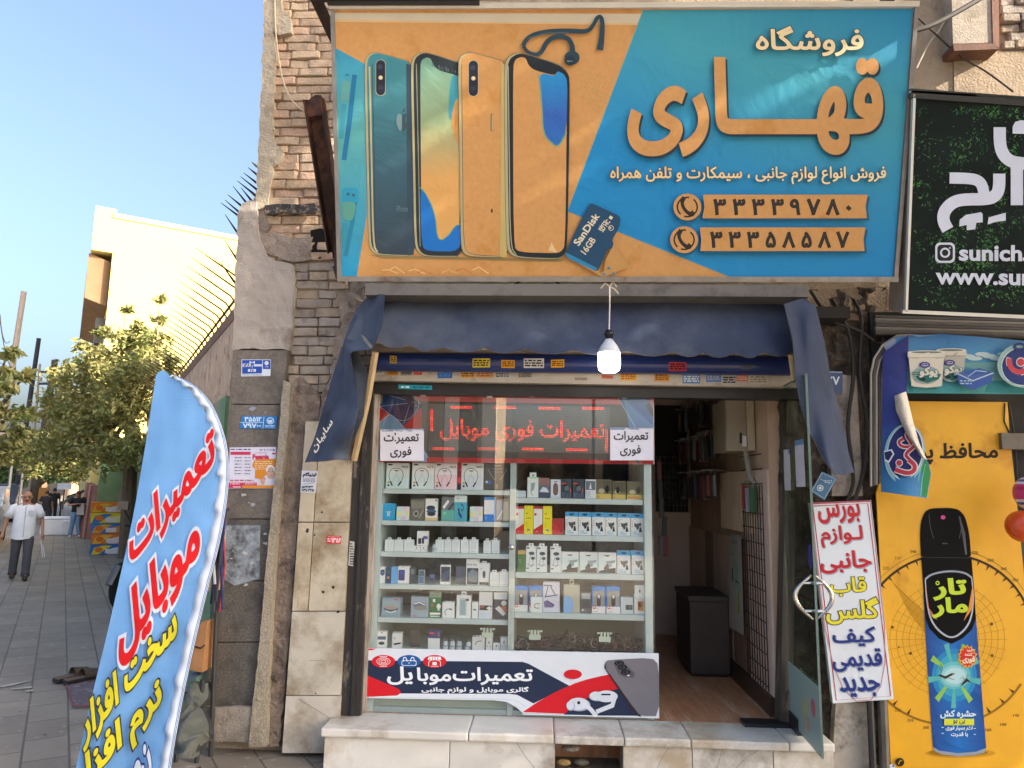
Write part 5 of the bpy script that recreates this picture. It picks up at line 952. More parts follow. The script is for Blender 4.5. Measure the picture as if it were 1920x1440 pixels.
# headset
HS = ink('#27404d'); HS2 = ink('#3f6674')
zc = lambda pts: [(600+x/2.571, y/2.571) for x, y in pts]
k.line(zc([(980, 225), (990, 200), (1020, 172), (1090, 155), (1200, 152), (1290, 158), (1318, 125), (1335, 88), (1352, 82), (1362, 110), (1358, 190), (1348, 245)]), [8, 8, 7, 8, 9, 8, 7, 7, 7, 8, 10, 12], HS); k.line(zc([(980, 225), (1000, 255), (1045, 270), (1072, 250), (1092, 205), (1130, 180), (1185, 180), (1215, 215), (1218, 260)]), [7, 6, 7, 8, 9, 9, 9, 9, 10], HS); k.line(zc([(1000, 190), (1090, 163), (1200, 160)]), 1.5, HS2)
k.ell(600+1215/2.571, 282/2.571, 14, 13, HS); k.ell(600+1205/2.571, 296/2.571, 10, 9, ink('#1f313c')); k.scrib(1063, 115, 1074, 118, ink('#8aa'), 1, 2)
for i in range(7):
    for j in range(8):
        if (i*3+j*5) % 7 < 5: k.ell(1085+j*7+i*1.5, 132+i*10+j*2.2, 1, 1, ink('#6f9060'), 8)
# memory card
k.poly([(1066, 484), (1128, 512), (1132, 508), (1135, 486), (1150, 460), (1180, 500), (1130, 520)], ink('#b98d54'))
NVY = ink('#1f4766'); k.poly(sm([(1104, 383), (1110, 382), (1158, 404), (1163, 410), (1160, 428), (1147, 450), (1150, 458), (1146, 468), (1140, 466), (1122, 506), (1116, 509), (1064, 484), (1059, 474)]), NVY); k.poly([(1059, 474), (1064, 484), (1116, 509), (1120, 503), (1066, 476)], ink('#2f7fa8'))
WT = ink('#d8cfb4')
def rot(t, x, y, L_, H_, a, m, b=.02):
    d = np.array([math.cos(a), math.sin(a)]); n_ = np.array([math.sin(a), -math.cos(a)]); o_ = np.array([x, y]); k.text(t, o_, o_+d*L_, o_+n_*H_, m, b)
an_ = math.atan2(-57, 40); rot('SanDisk', 1085, 462, 68, 13, an_, WT, .025); rot('16GB', 1098, 478, 33, 12, an_, WT, .02); rot('micro', 1124, 432, 20, 5, an_, WT, .03); rot('SD HC', 1130, 436, 24, 8, an_, WT, .03); rot('I', 1146, 412, 4, 6, an_, WT, .02); k.ring(1145, 428, 5, 5, 1, WT, 16); rot('4', 1144, 431, 4, 5, an_, WT)
for x, y in ((1132, 514), (1141, 503), (1150, 513)): k.ell(x, y, 3, 2.2, ink('#2f7fa8'))
# water stains along the lower edge
ws = random.Random(2)
for i in range(9):
    x = 690+i*24+ws.uniform(-8, 8); k.line([(x, 512-ws.uniform(0, 8)), (x+12, 508-ws.uniform(0, 8)), (x+30, 513)], ws.uniform(1, 2.4), ink(ws.choice(('#c68540', '#c07c38', '#e0b57c')), .6, .15))
# lettering
DK = ink('#2c2a28'); CRM = grad_mat('#e6d7ae', '#dcc08a', (-1, 0, 0), -1.8, -.2)
k.tx('فروشگاه', 1416, 53, 1614, 107, CRM, .024, out=DK, ow=.022)
k.tx('قهــــاری', 1180, 116, 1647, 288, OR, .036, shadow=(ink('#1f3340'), 3.5, 4.5))
k.tx('فروش انواع لوازم جانبی ، سیمکارت و تلفن همراه', 1144, 314, 1657, 346, CRM, .024, out=DK, ow=.03)
for (a, b, c_, d_, e, yy, dg) in ((1316, 1623, 1619, 1622, 1315, 366, '۳ ۳ ۳ ۳ ۹ ۷ ۸ ۰'), (1310, 1619, 1615, 1617, 1311, 427, '۳ ۳ ۳ ۵ ۸ ۵ ۸ ۷')):
    k.poly([(a+4, yy+4), (b+4, yy+4), (c_+4, yy+26), (d_+4, yy+48), (e+4, yy+48), (a+7, yy+22)], ink('#1a5470')); k.poly([(a, yy), (b, yy), (c_, yy+22), (d_, yy+44), (e, yy+44), (a+3, yy+22)], OR)
    k.tx(dg, a+21, yy+9, b-32, yy+37, DK, .04)
    cx_, cy_ = a-29, yy+23; k.ell(cx_+2, cy_+3, 26, 25, ink('#1a5470')); k.ell(cx_, cy_, 26, 25, OR); k.ring(cx_, cy_, 20, 19.5, 3, DK, 30, -.9, 1.9); k.ring(cx_, cy_, 20, 19.5, 3, DK, 30, 2.3, 4.9)
    k.line([(cx_-9, cy_-16), (cx_-10, cy_-4), (cx_-3, cy_+8), (cx_+8, cy_+15)], [8, 6, 6, 8], DK); k.line([(cx_-11, cy_-17), (cx_-4, cy_-13)], 8, DK); k.line([(cx_+6, cy_+9), (cx_+13, cy_+15)], 8, DK)
part("printed_face", k, sg)
# ================================================================ rusty broken brace beside the sign
q = MB(); M_RU = mat('#43302a', .75, .35, 12, .4, 40, dirt='#6b4432', da=.4, ds=6)
a0, a1 = P(592, 186, -.55), P(636, 470, -.12)
d = (a1-a0).normalized(); sx = V((0, -1, 0)); sx = (sx-d*sx.dot(d)).normalized(); sy = d.cross(sx)
mid = (a0+a1)/2; hl = (a1-a0).length/2
q.obox(mid, (d, sx, sy), (hl, .004, .05), M_RU); q.obox(mid+sx*.045+sy*.05, (d, sx, sy), (hl, .045, .004), M_RU); q.obox(mid+sx*.045-sy*.05, (d, sx, sy), (hl, .045, .004), M_RU)
q.prism([P(569, 195, -.56), P(590, 178, -.56), P(602, 178, -.56), P(606, 215, -.55), P(575, 220, -.55)], (0, .1, 0), M_RU)
q.tube([P(628, 380, -.2), P(632, 510, -.2)], .018, M_RU, 6); q.tube([P(626, 500, -.2), P(632, 520, -.22), P(645, 528, -.25)], .01, M_RU, 6)
tag(q.build("steel_brace"), "rusty leaning steel brace with a jagged top at the sign's left edge", "steel beam")
# ================================================================ dark green sign on the right
GO = P(1700, 583, -.38); GP = on_plane(GO, SN)
gs = thing("neighbour_sign", GP(1800, 583, 0), "dark green leafy sign with white lettering at the right edge", "sign")
q = MB(); cs4 = [GP(*x, 0) for x in ((1712, 178), (2010, 200), (2010, 598), (1697, 584))]; b4 = [p-SN*.2 for p in cs4]
q.mesh(cs4+b4, [(0, 1, 5, 4), (1, 2, 6, 5), (2, 3, 7, 6), (3, 0, 4, 7), (4, 5, 6, 7)], mat('#8d8780', .5, .12, 6, .1, dirt='#6d6760', da=.35, ds=4))
def gbar(a, b, w, m):
    a, b = GP(*a, 0), GP(*b, 0); d = (b-a).normalized(); s_ = d.cross(SN).normalized(); q.obox((a+b)/2+SN*.006, (d, s_, SN), ((b-a).length/2, w/2, .012), m)
MW = mat('#c9cac6', .4, .08, 6, metal=.3); gbar((1712, 178), (1697, 584), .014, MW); gbar((1690, 584), (2010, 598), .02, MW); gbar((1705, 176), (2010, 198), .05, mat('#2a2b2c', .5, .1)); gbar((1705, 173), (2010, 192), .012, MW)
part("frame", q, gs)
k = Ink(GP, .00016); k.poly([(1714, 182), (2008, 203), (2008, 595), (1699, 581)], mat('#141f1e', .7, .3, 5, spec=.15))
lf = random.Random(8); LM = [ink(h, .5, .1) for h in ('#356e3c', '#467f45', '#28583a', '#5a9450', '#1f4a2e')]
for cl in range(95):
    cx_, cy_ = lf.uniform(1712, 1930), lf.uniform(200, 578); dark = cy_ < 350 and cx_ < 1790
    if lf.random() < .45 and dark: continue
    mm = lf.choice(LM); k.lift()
    for i in range(lf.randint(10, 26)):
        x, y = cx_+lf.gauss(0, 12), cy_+lf.gauss(0, 8); a = lf.uniform(0, 6.28); r_ = lf.uniform(1.2, 3.6)
        if not (1706+(580-y)*.025 < x < 1990 and 200 < y < 579): continue
        h = k.k*k.step; k.face([GP(x+r_*math.cos(a)*l, y+r_*math.sin(a)*w_, h) for l, w_ in ((-1.4, -1.4), (0, .6), (1.3, 1.3), (.5, -.4))], lf.choice(LM) if lf.random() < .3 else mm)
    if k.k > 40: k.k = 4
k.k = 42
for i in range(90): x, y = lf.uniform(1725, 1925), lf.uniform(200, 575); k.ell(x, y, .9, .5, ink('#8fae90'), 6, lf.uniform(0, 3)); k.k = 43
k.k = 44
LT = ink('#ccd3e6', .4)
def rst(pts, w): k.line(pts, w, LT)
rst([(1873, 239), (1873, 268), (1877, 286), (1887, 299), (1902, 306), (1945, 308)], 23); k.poly([(1897, 251), (1897, 238), (1902, 229), (1912, 226), (1945, 227), (1945, 252)], LT)
rst([(1779, 334), (1822, 335), (1836, 341), (1842, 353), (1844, 372)], 21); rst([(1872, 326), (1872, 352), (1867, 366), (1852, 374), (1800, 374), (1781, 382), (1768, 398), (1767, 415), (1776, 431)], 23); rst([(1905, 311), (1905, 385)], 23)
k.poly([(1797, 425), (1798, 412), (1810, 403), (1838, 398), (1841, 402), (1841, 417), (1829, 418), (1827, 430), (1811, 432), (1811, 422)], LT); k.poly([(1850, 421), (1852, 408), (1884, 399), (1884, 414), (1866, 416)], LT)
k.rrect(1752, 455, 1789, 493, 9, LT); k.rrect(1756, 459, 1785, 489, 7, ink('#15211f')); k.ring(1770.5, 474, 9.5, 9.5, 3.5, LT); k.ell(1779.5, 465, 1.6, 1.6, LT)
k.tx('sunich', 1798, 460, 1913, 488, LT, .032, dy=1); k.tx('.', 1917, 484, 1922, 488, LT, .05); k.tx('www.sunich', 1755, 503, 1990, 532, LT, .032, dy=3)
part("printed_face", k, gs)
# ================================================================ neighbour's awning stack and milk banner
q = MB(); MR = [mat('#3b3836', .6, .2, 9), mat('#6d6862', .5, .15, 9), mat('#4a4643', .6, .2, 9)]
for i in range(6): q.tube([P(1640, 596+i*5.4, -.06-.012*i), P(2010, 606+i*5.4, -.06-.012*i)], .018, MR[i % 3], 8)
q.box(P(1640, 760, -.02)+V((0, 0, -.6)), P(2010, 590, .02), mat('#262423', .8, .2)); tag(q.build("shutter_rail"), "dark ribbed rails running above the milk banner", "shutter rail")
q = MB(); ml = mat('#9a948b', .45, .15, 9); md = mat('#4b4744', .6, .15, 9)
for i in range(6):
    x = 1633+i*5; q.tube([P(x, 912-i*1.5, -.16+.012*i), P(x, 700+i*2, -.16+.012*i), P(x+6, 672+i*2, -.16+.012*i), P(x+22, 647+i*1.5, -.16+.012*i), P(x+48, 630+i, -.16+.012*i), P(x+75, 628+i, -.16+.012*i)], .007, ml if i % 2 == 0 else md, 8)
tag(q.build("curved_rail"), "nested curved metal strips around the milk banner's left corner", "rail")
bn = thing("milk_banner", P(1800, 736, -.2), "torn dairy banner with printed yogurt tubs and a peeling corner", "banner")
YB_ = -.2
def bnw(u, v, h):
    w_ = .008*math.sin(u*.03+v*.01)+.05*max(0, (1712-u)/60)**2
    return P(u, v, YB_-h+w_-.03*max(0, (v-740)/190))
k = Ink(bnw, .0012)
TOPB = [(1680, 632), (1704, 626), (1800, 632), (1930, 640), (2010, 645)]
SKY_ = grad_mat('#3f8f94', '#4f93c0', (0, 0, 1), 2.2, 2.62, '#2a4f9c')
k.grid(lambda u, v: bnw(lerp(1680, 2010, u), lerp(pl(TOPB, u)[1], 737+3*u, v), 0), 40, 12, SKY_)
k.poly([(1704, 712), (2000, 712), (2000, 737), (1704, 734)], ink('#2f7f84')); k.poly([(1704, 690), (1810, 680), (2000, 676), (2000, 712), (1704, 716)], ink('#6fa0a0'))
for i in range(9): x = 1800+i*14; k.ell(x, 664+(i % 3)*4, 14, 4, ink('#b9cfd0'))
k.poly([(1704, 627), (1760, 629), (1720, 632)], ink('#6f8ab4'))
WHT = ink('#d5cfbf', .4); GRN = ink('#3f6f6c', .4)
for (x0, y0, x1, y1, dm) in ((1757, 653, 1810, 712, 1), (1704, 657, 1770, 727, 0)):
    k.poly([(x0, y0+14), (x1, y0+14), (x1-4, y1-3), ((x0+x1)/2, y1), (x0+5, y1-3)], ink('#b9b4a4' if dm else '#d3ccba', .4)); k.ell((x0+x1)/2, y0+12, (x1-x0)/2+2, 4, ink('#a8a496')); k.poly([(x0-2, y0+3), (x1+2, y0+3), (x1+2, y0+13), (x0-2, y0+13)], WHT); k.ell((x0+x1)/2, y0+3.5, (x1-x0)/2+2, 3.4, ink('#e2ddcf')); k.ell((x0+x1)/2, y0+3.5, (x1-x0)/2-4, 2, ink('#6f786c'))
    m_ = (x0+x1)/2; k.ell(m_, y0+46, (x1-x0)*.38, 17, ink('#8fa5a0')); k.poly([(x0+12, y0+48), (x1-5, y0+44), (x1-10, y0+54), (m_+2, y0+61), (x0+18, y0+56)], ink('#2c6a66')); k.ell(m_-3, y0+27, 10, 5.5, ink('#3a3478')); k.ell(m_-3, y0+27, 7, 3.2, ink('#a9a4c4')); k.scrib(m_-9, y0+25, m_+3, y0+29, ink('#3a3478'), 1, 3)
    k.tx('یوکو', m_-12, y0+32, m_+20, y0+50, WHT, .05, out=GRN, ow=.05); k.ell(m_-6, y0+54, 5, 3, ink('#22302f'))
    k.scrib(x0+6, y0+40, m_-12, y0+47, GRN, 2, 4)
k.poly([(1794, 700), (1836, 690), (1862, 699), (1860, 716), (1826, 731), (1798, 720)], ink('#2f5296')); k.poly([(1794, 699), (1836, 690), (1863, 698), (1824, 713)], ink('#3d5a98')); k.line([(1794, 700), (1824, 714), (1863, 699)], 2.4, ink('#a9bccb')); k.line([(1815, 706), (1830, 695), (1850, 697)], 2, ink('#8fb0c8')); k.scrib(1800, 712, 1822, 722, ink('#9fb8d0'), 2, 8)
k.ell(1920, 685, 50, 42, ink('#8fb0ac')); k.ell(1918, 687, 41, 37, ink('#c6d2d4')); k.ell(1918, 687, 39, 35, ink('#22356f')); k.ring(1912, 678, 26, 26, 13, ink('#d6c9c6'), 30, -.2, 3.5); k.ring(1912, 678, 24.5, 24.5, 10, ink('#b8424c'), 30, -.15, 3.45); k.ell(1914, 679, 9, 9, ink('#d6c9c6')); k.ell(1914, 679, 7, 7, ink('#b8424c')); k.ring(1912, 650, 12, 8, 5, ink('#22356f'), 20)
part("banner_face", k, bn)
k = Ink(bnw, .0012)
LS = [(1655, 662), (1654, 760), (1653, 850), (1652, 922)]; RS = [(1704, 628), (1700, 735), (1708, 790), (1730, 845), (1742, 872), (1746, 888), (1741, 915), (1738, 934)]
def drape(u, v, h=0.):
    a, b = pl(LS, v), pl(RS, v); x, y = lerp(a[0], b[0], u), lerp(a[1], b[1], u)
    return bnw(x, y, h+.012+.02*math.sin(u*3)*v)
k.grid(drape, 14, 30, grad_mat('#3b7fb0', '#2f3f88', (0, 0, 1), 1.55, 2.5, '#2b3272'))
k.poly([(1656, 648), (1672, 636), (1704, 628), (1703, 700), (1694, 735), (1676, 740), (1676, 680)], ink('#8a97b0')); k.ell(1686, 692, 13, 7, ink('#5a6484')); k.ell(1686, 704, 14, 9, ink('#7f9a9c'))
k.k += 14
k.poly([(1709, 905), (1728, 845), (1740, 872), (1745, 888), (1740, 914), (1737, 931), (1708, 928)], ink('#2f8a50'))
for x in (1715, 1722, 1729): k.line([(x+6, 870), (x, 900), (x-3, 929)], 1.4, ink('#79bf8c'))
k.ell(1696, 850, 38, 56, ink('#8ab8c4'), 36, .12); k.ell(1697, 848, 34, 52, ink('#c3d6dc'), 36, .12); k.ell(1697, 847, 32, 49, ink('#252c66'), 36, .12)
k.poly([(1657, 846), (1672, 842), (1677, 851), (1667, 868), (1659, 864)], ink('#d8dbe4')); k.poly([(1658, 848), (1670, 845), (1674, 851), (1666, 864), (1660, 861)], ink('#232a52'))
RE, WB = ink('#b23848'), ink('#dcd3d6')
for pts, w in (([(1712, 800), (1698, 815), (1706, 826), (1712, 838), (1690, 838), (1684, 828), (1694, 822)], 5), ([(1716, 835), (1696, 852), (1704, 860), (1712, 868)], 6), ([(1704, 862), (1716, 872), (1714, 884), (1700, 888), (1678, 880)], 8)):
    k.line(pts, w+4, WB); k.line(pts, w, RE)
k.ell(1686, 868, 7, 7, WB); k.ell(1686, 868, 5.4, 5.4, RE); k.ell(1719, 834, 3.5, 3.5, RE)
part("loose_corner", k, bn)
q = MB(); q.grid(lambda u, v: bnw(*[lerp(a, b, u) for a, b in zip(pl([(1677, 742), (1680, 770), (1700, 815), (1728, 858)], v), pl([(1699, 734), (1712, 790), (1724, 832), (1738, 862)], v))], .05+.03*math.sin(u*3.1)), 8, 20, mat('#cdc5b8', .5, .15, 20, dirt='#9a8f80', da=.3, ds=12)); part("peeled_back", q, bn, smooth=True)
# ================================================================ yellow insecticide poster
k = Ink(on_y(-.07), .00014); YL = mat('#dba31f', .5, .06, 6, dirt='#c48a14', da=.2, ds=2)
k.prism([P(u, v, -.07) for u, v in ((1690, 752), (1889, 754), (1893, 812), (1903, 905), (1925, 1130), (1936, 1480), (1673, 1480), (1643, 925))], (0, .012, 0), YL)
BRN = ink('#3a260e'); CX, CY = 1776, 1199
k.poly([(1672, 1090), (1736, 1150), (1737, 1163), (1700, 1130)], ink('#9c7010')); k.poly([(1680, 1100), (1736, 1152), (1736, 1190), (1705, 1150)], ink('#b98716'))
h = k.lift()
for r_ in range(36, 112, 12): k.ring(CX, CY, r_, r_*.98, .6, ink('#8f6a18'), 40); k.k = 3
for i in range(36):
    a = i*math.pi/18; k.line([(CX+30*math.cos(a), CY+30*math.sin(a)), (CX+112*math.cos(a), CY+110*math.sin(a))], .5, ink('#8f6a18')); k.k = 4
k.k = 6
k.ring(CX, CY, 164, 161, 4.5, BRN, 90, math.pi+.62, 2*math.pi-.05); k.ring(CX, CY, 172, 169, .8, ink('#6a4a14'), 90, math.pi+.5, 2*math.pi); k.ring(CX, CY, 164, 161, 4, ink('#8a6312'), 70, .55, 2.55)
for i in range(22):
    a = math.pi+.7+i*.125; k.poly([(CX+160*math.cos(a-.012), CY+157*math.sin(a-.012)), (CX+160*math.cos(a+.012), CY+157*math.sin(a+.012)), (CX+150*math.cos(a), CY+147*math.sin(a))], BRN); k.k = 8
for a in (.68, .85, 1.05, 2.05, 2.25, 2.45): k.poly([(CX+160*math.cos(a-.015), CY+157*math.sin(a-.015)), (CX+160*math.cos(a+.015), CY+157*math.sin(a+.015)), (CX+147*math.cos(a), CY+145*math.sin(a))], BRN); k.k = 8
for t, x, y in (('340', 1712, 1034), ('330', 1683, 1046), ('320', 1661, 1065), ('020', 1828, 1036), ('030', 1857, 1050), ('040', 1882, 1066), ('050', 1904, 1087), ('220', 1683, 1331), ('210', 1707, 1350), ('200', 1736, 1364), ('160', 1853, 1368), ('150', 1881, 1358), ('140', 1905, 1341)): k.tx(t, x-5.5, y-2.5, x+5.5, y+3, BRN); k.k = 9
for x, y, r_ in ((1673, 1176, 3), (1707, 1225, 3), (1859, 1170, 3), (1860, 1229, 3), (1685, 1213, 1.6)): k.ell(x, y, r_, r_, ink('#6a4f14')); k.k = 10
k.k = 12
k.tx('محافظ پر', 1722, 832, 1870, 870, ink('#1f1710'), .03, dy=-1)
k.ell(1800, 1412, 66, 9, ink('#c08d18')); k.ell(1796, 1411, 56, 7, ink('#94690f'))
CB = grad_mat('#0a3f86', '#1468b8', (1, 0, 0), P(1740, 1280, -.07).x, P(1843, 1280, -.07).x, '#0b4690'); KB = ink('#0b0b0e', .7, spec=.1)
k.poly([(1731, 1110), (1826, 1110), (1836, 1240), (1849, 1403), (1844, 1411), (1825, 1416), (1795, 1417), (1765, 1413), (1751, 1407), (1749, 1400), (1738, 1240)], CB)
k.poly([(1749, 1400), (1760, 1407), (1795, 1412), (1830, 1409), (1849, 1402), (1845, 1411), (1825, 1416), (1795, 1418), (1765, 1414), (1751, 1407)], ink('#8f9aa8', .3))
# sun burst print
CXb, CYb = 1789, 1266
k.ell(CXb, CYb, 42, 50, ink('#1f7fb8')); k.ell(CXb, CYb, 34, 40, ink('#3498b4'))
for i in range(9):
    a = i*.7+.2; k.poly([(CXb, CYb), (CXb+50*math.cos(a-.1), CYb+62*math.sin(a-.1)), (CXb+50*math.cos(a+.1), CYb+62*math.sin(a+.1))], ink('#86b850' if i % 2 else '#4fa8a8')); k.k -= 1
k.k += 2; k.ell(CXb, CYb, 30, 26, ink('#5fb0b8')); k.ell(CXb, CYb+1, 25, 20, ink('#85c2c8')); k.ell(CXb+1, CYb+1, 20, 15, ink('#a9d0d6'))
k.poly([(1727, 1045), (1821, 1045), (1827, 1120), (1829, 1160), (1822, 1180), (1805, 1196), (1784, 1207), (1760, 1197), (1742, 1178), (1735, 1160)], KB)
k.poly(sm([(1727, 1052), (1724.5, 1005), (1726, 980), (1733, 960), (1744, 953), (1780, 952), (1797, 955), (1809, 968), (1817, 1000), (1821, 1052)], 1), ink('#0e0e11', .7, spec=.1))
k.line([(1798, 968), (1806, 1000), (1811, 1040)], [2, 6, 3], ink('#54555e', .3)); k.line([(1741, 965), (1744, 990), (1750, 1010)], 1.2, ink('#3e3f46', .3)); k.line([(1798, 1010), (1802, 990), (1800, 970)], 1, ink('#5a5b63')); k.line([(1766, 1019), (1776, 1019)], 2, ink('#4a4b52')); k.line([(1727, 1045), (1821, 1046)], 1, ink('#2c2d33')); k.ell(1767.5, 970, 4.5, 4, ink('#c8488c'))
k.line([(1734, 1086), (1746, 1076), (1778, 1070), (1808, 1073), (1821, 1083)], 3.5, ink('#8f98a8', .3)); k.line([(1734, 1086), (1737, 1130), (1744, 1162), (1760, 1184), (1784, 1198), (1808, 1182), (1821, 1158), (1825, 1120), (1821, 1083)], [2, 2, 3, 3.5, 3, 3.5, 3, 2, 2], ink('#aab4c4', .3))
k.poly([(1735, 1096), (1741, 1140), (1757, 1162), (1746, 1156), (1738, 1135)], ink('#b8704a')); k.poly([(1823, 1096), (1823, 1140), (1806, 1164), (1815, 1140)], ink('#d08a3a'))
LI = ink('#b7cf35', .35); rot('تار', 1752, 1124, 58, 37, -.05, LI, .045); rot('مار', 1750, 1157, 62, 35, -.03, LI, .045); k.ring(1757, 1093, 4, 4, 2, LI, 14)
st_ = [(1813+(19 if i % 2 else 14.5)*math.cos(i*math.pi/14), 1231+(23 if i % 2 else 18)*math.sin(i*math.pi/14)) for i in range(28)]; k.poly(st_, ink('#d8a030')); k.poly([(1813+(x-1813)*.86, 1231+(y-1231)*.86) for x, y in st_], ink('#c22a24')); k.tx('فوری', 1804, 1230, 1826, 1243, WT, .05); k.tx('نابود', 1811, 1216, 1824, 1222, WT, .03); k.tx('کننده', 1808, 1223, 1822, 1229, WT, .03)
MO = ink('#2c2119'); k.line([(1760, 1265), (1772, 1270), (1785, 1262)], [3, 5, 2], MO); k.line([(1764, 1262), (1766, 1250), (1762, 1245)], .8, MO); k.line([(1770, 1268), (1788, 1274)], .7, MO); k.line([(1775, 1270), (1789, 1262)], 1.5, ink('#5a4a3a')); k.line([(1802, 1284), (1812, 1274), (1818, 1278)], [2, 6, 2], MO); k.line([(1808, 1276), (1804, 1268), (1800, 1272)], .8, MO); k.line([(1812, 1272), (1812, 1264), (1816, 1266)], .8, MO); k.line([(1806, 1280), (1801, 1286)], .8, MO)
WI = ink('#c3dcea', .4); k.tx('حشره کش', 1762, 1331, 1828, 1346, WI, .04); k.rect(1769, 1347, 1825, 1359, ink('#c8cf30')); k.tx('بی بو', 1786, 1349, 1808, 1357, ink('#22405a'), .03); k.tx('اثر بسیار فوری', 1772, 1360, 1822, 1369, WI, .04); k.tx('با قدرت', 1782, 1372, 1813, 1381, WI, .04)
for x, y in ((1766, 1363), (1766, 1374), (1826, 1365), (1826, 1376)): k.line([(x-2, y), (x+2, y)], 1.2, WI)
k.ell(1686, 1428, 8, 8, ink('#221a10')); k.line([(1683, 1432), (1687, 1424), (1690, 1426)], 1.6, YL); k.rect(1666, 1432, 1677, 1440, ink('#cfd2d8')); k.rect(1672, 1433, 1676, 1437, ink('#3c4a6a'))
tag(k.build("poster"), "tall yellow poster of a black and blue spray can", "poster")
q = MB(); q.box(P(1905, 1480, .05), P(2050, 740, .06), mat('#39403c', .7, .3, 5)); q.box(P(1880, 842, -.1), P(2050, 815, -.06), mat('#6a625a', .6, .2, 9)); q.tube([P(1884, 756, -.075), P(1883, 790, -.075), P(1893, 812, -.075)], .004, mat('#1d1b1a', .6, 0), 5); q.tube([P(1892, 760, -.06), P(1899, 800, -.07), P(1903, 830, -.07), P(1907, 900, -.07)], .006, mat('#2a2826', .6, 0), 6)
tag(q.build("metal_grille"), "dark metal bars behind the yellow poster's right edge", "metal bars")
q = MB(); c = P(1918, 987, -.3); r_ = .088
def bal(c, r, f):
    n = 18
    for i in range(n):
        a, b = math.pi*i/n, math.pi*(i+1)/n
        q.mesh([c+V((math.cos(t)*math.sin(w_)*r, math.sin(t)*math.sin(w_)*r, math.cos(w_)*r)) for w_ in (a, b) for t in [2*math.pi*j/24 for j in range(24)]], [(j, (j+1) % 24, 24+(j+1) % 24, 24+j) for j in range(24)], f(i))
bal(c, r_, lambda i: mat('#d9501f', .25, .05, 5, coat=.5)); q.ball(c+V((-.012, -.075, .012)), .03, mat('#cf9a72', .4, .1, 9), 2, (1, .5, 1)); tag(q.build("toy_ball", smooth=True), "glossy orange ball hanging at the right edge of the yellow poster", "ball")
q = MB(); c = P(1938, 925, -.3); bal(c, .1, lambda i: mat(('#c43c74', '#c43c74', '#c43c74', '#d8d4de', '#3a4a9c', '#d8d4de', '#c43c74', '#b03060')[i % 8], .3, .05)); tag(q.build("toy_ball", smooth=True), "pink, white and blue striped ball above the orange ball", "ball")
# ================================================================ white vertical sign on the right pier
YW = -.13; k = Ink(on_y(YW), .00014); CW_ = [(1518, 943), (1633, 938), (1676, 1311), (1562, 1319)]
vs = thing("accessory_sign", P(1600, 1315, YW), "tilted white vertical sign with red, yellow and blue Persian words", "sign")
k.prism([P(u, v, YW) for u, v in CW_], (0, .03, 0), mat('#d3dbe6', .35, .06, 3)); vbd = part("board", k, vs)
k = Ink(on_y(YW-.001), .00014); RB = ink('#a82638', .4)
def ins(d): return [(1518+d, 943+d), (1633-d, 938+d), (1676-d, 1311-d), (1562+d, 1319-d)]
c5 = ins(6); k.line(c5+[c5[0]], 1.8, RB); c6 = ins(1.5); k.line([c6[0], c6[3], c6[2], c6[1]], 2, ink('#b8888c', .4)); k.line([c6[0], c6[1]], 3, ink('#b2485a', .4))
for t, x0, y0, x1, y1, col, kind_ in (('بورس', 1536, 947, 1613, 981, '#b9202f', 0), ('لـوازم', 1541, 987, 1618, 1026, '#b9202f', 0), ('جانبی', 1540, 1034, 1634, 1075, '#b9202f', 0), ('قاب', 1559, 1084, 1625, 1118, '#dbd23a', 1), ('گلس', 1551, 1123, 1648, 1170, '#dbd23a', 1), ('کیف', 1563, 1177, 1642, 1212, '#24357c', 0), ('قدیمی', 1563, 1218, 1654, 1259, '#24357c', 0), ('جدید', 1577, 1271, 1650, 1306, '#24357c', 0)):
    if kind_: k.tx(t, x0, y0, x1, y1, ink(col, .4), .025, dy=-2, sh=-3, out=ink('#1f1d14'), ow=.035)
    else: k.tx(t, x0, y0, x1, y1, ink(col, .4), .028, dy=-2, sh=-3, shadow=(ink('#98a2b4'), 2, 2))
part("painted_lettering", k, vbd)
# ================================================================ open glass door
dr = thing("glass_door", V((1.46, -.02, ZF)), "frameless glass door swung open with a frosted lower part", "door")
H_ = V((1.46, -.02, 0)); E_ = PG(1543, 1423, ZF+.02); E_.z = 0; dd = (E_-H_).normalized(); wd = (E_-H_).length; dn = V((-dd.y, dd.x, 0))
if dn.x > 0: dn = -dn
def D(a, z, h=0.): return H_+dd*(a*wd)+dn*h+V((0, 0, z))
q = MB(); zt = zof(E_, 702)
def slabd(a0, a1, z0, z1, h0, h1, m): q.mesh([D(a, z, h) for a in (a0, a1) for z in (z0, z1) for h in (h0, h1)], [(0, 1, 3, 2), (4, 6, 7, 5), (0, 4, 5, 1), (2, 3, 7, 6), (0, 2, 6, 4), (1, 5, 7, 3)], m)
slabd(0, 1, ZF+.02, zt, -.005, .005, glass(.05, '#dfe6e2', 0., .2)); part("pane", q, dr)
q = MB(); slabd(.985, 1.0, ZF+.022, zt-.002, -.0055, .0055, mat('#7d918a', .3, .05, 5)); slabd(0, 1, zt+.001, zt+.004, -.005, .005, mat('#7d918a', .3, .05, 5)); part("pane_edge", q, dr)
q = MB(); slabd(0.0, .985, ZF+.03, .6, .006, .0075, mat('#8fa6a2', .35, .05, 3)); film = part("frosted_film", q, dr)
k = Ink(lambda u, v, h: D(u, v, .0078+h), .00014)
for x, z, rx, rz, c in ((.5, .42, .03, .05, '#c2a860'), (.6, .44, .04, .05, '#aeb07c'), (.5, .33, .025, .05, '#c0a078'), (.82, .47, .07, .045, '#b0606c'), (.64, .36, .03, .04, '#b88a70')): k.ell(x, z, rx, rz, ink(c, .4))
part("printed_spots", k, film)
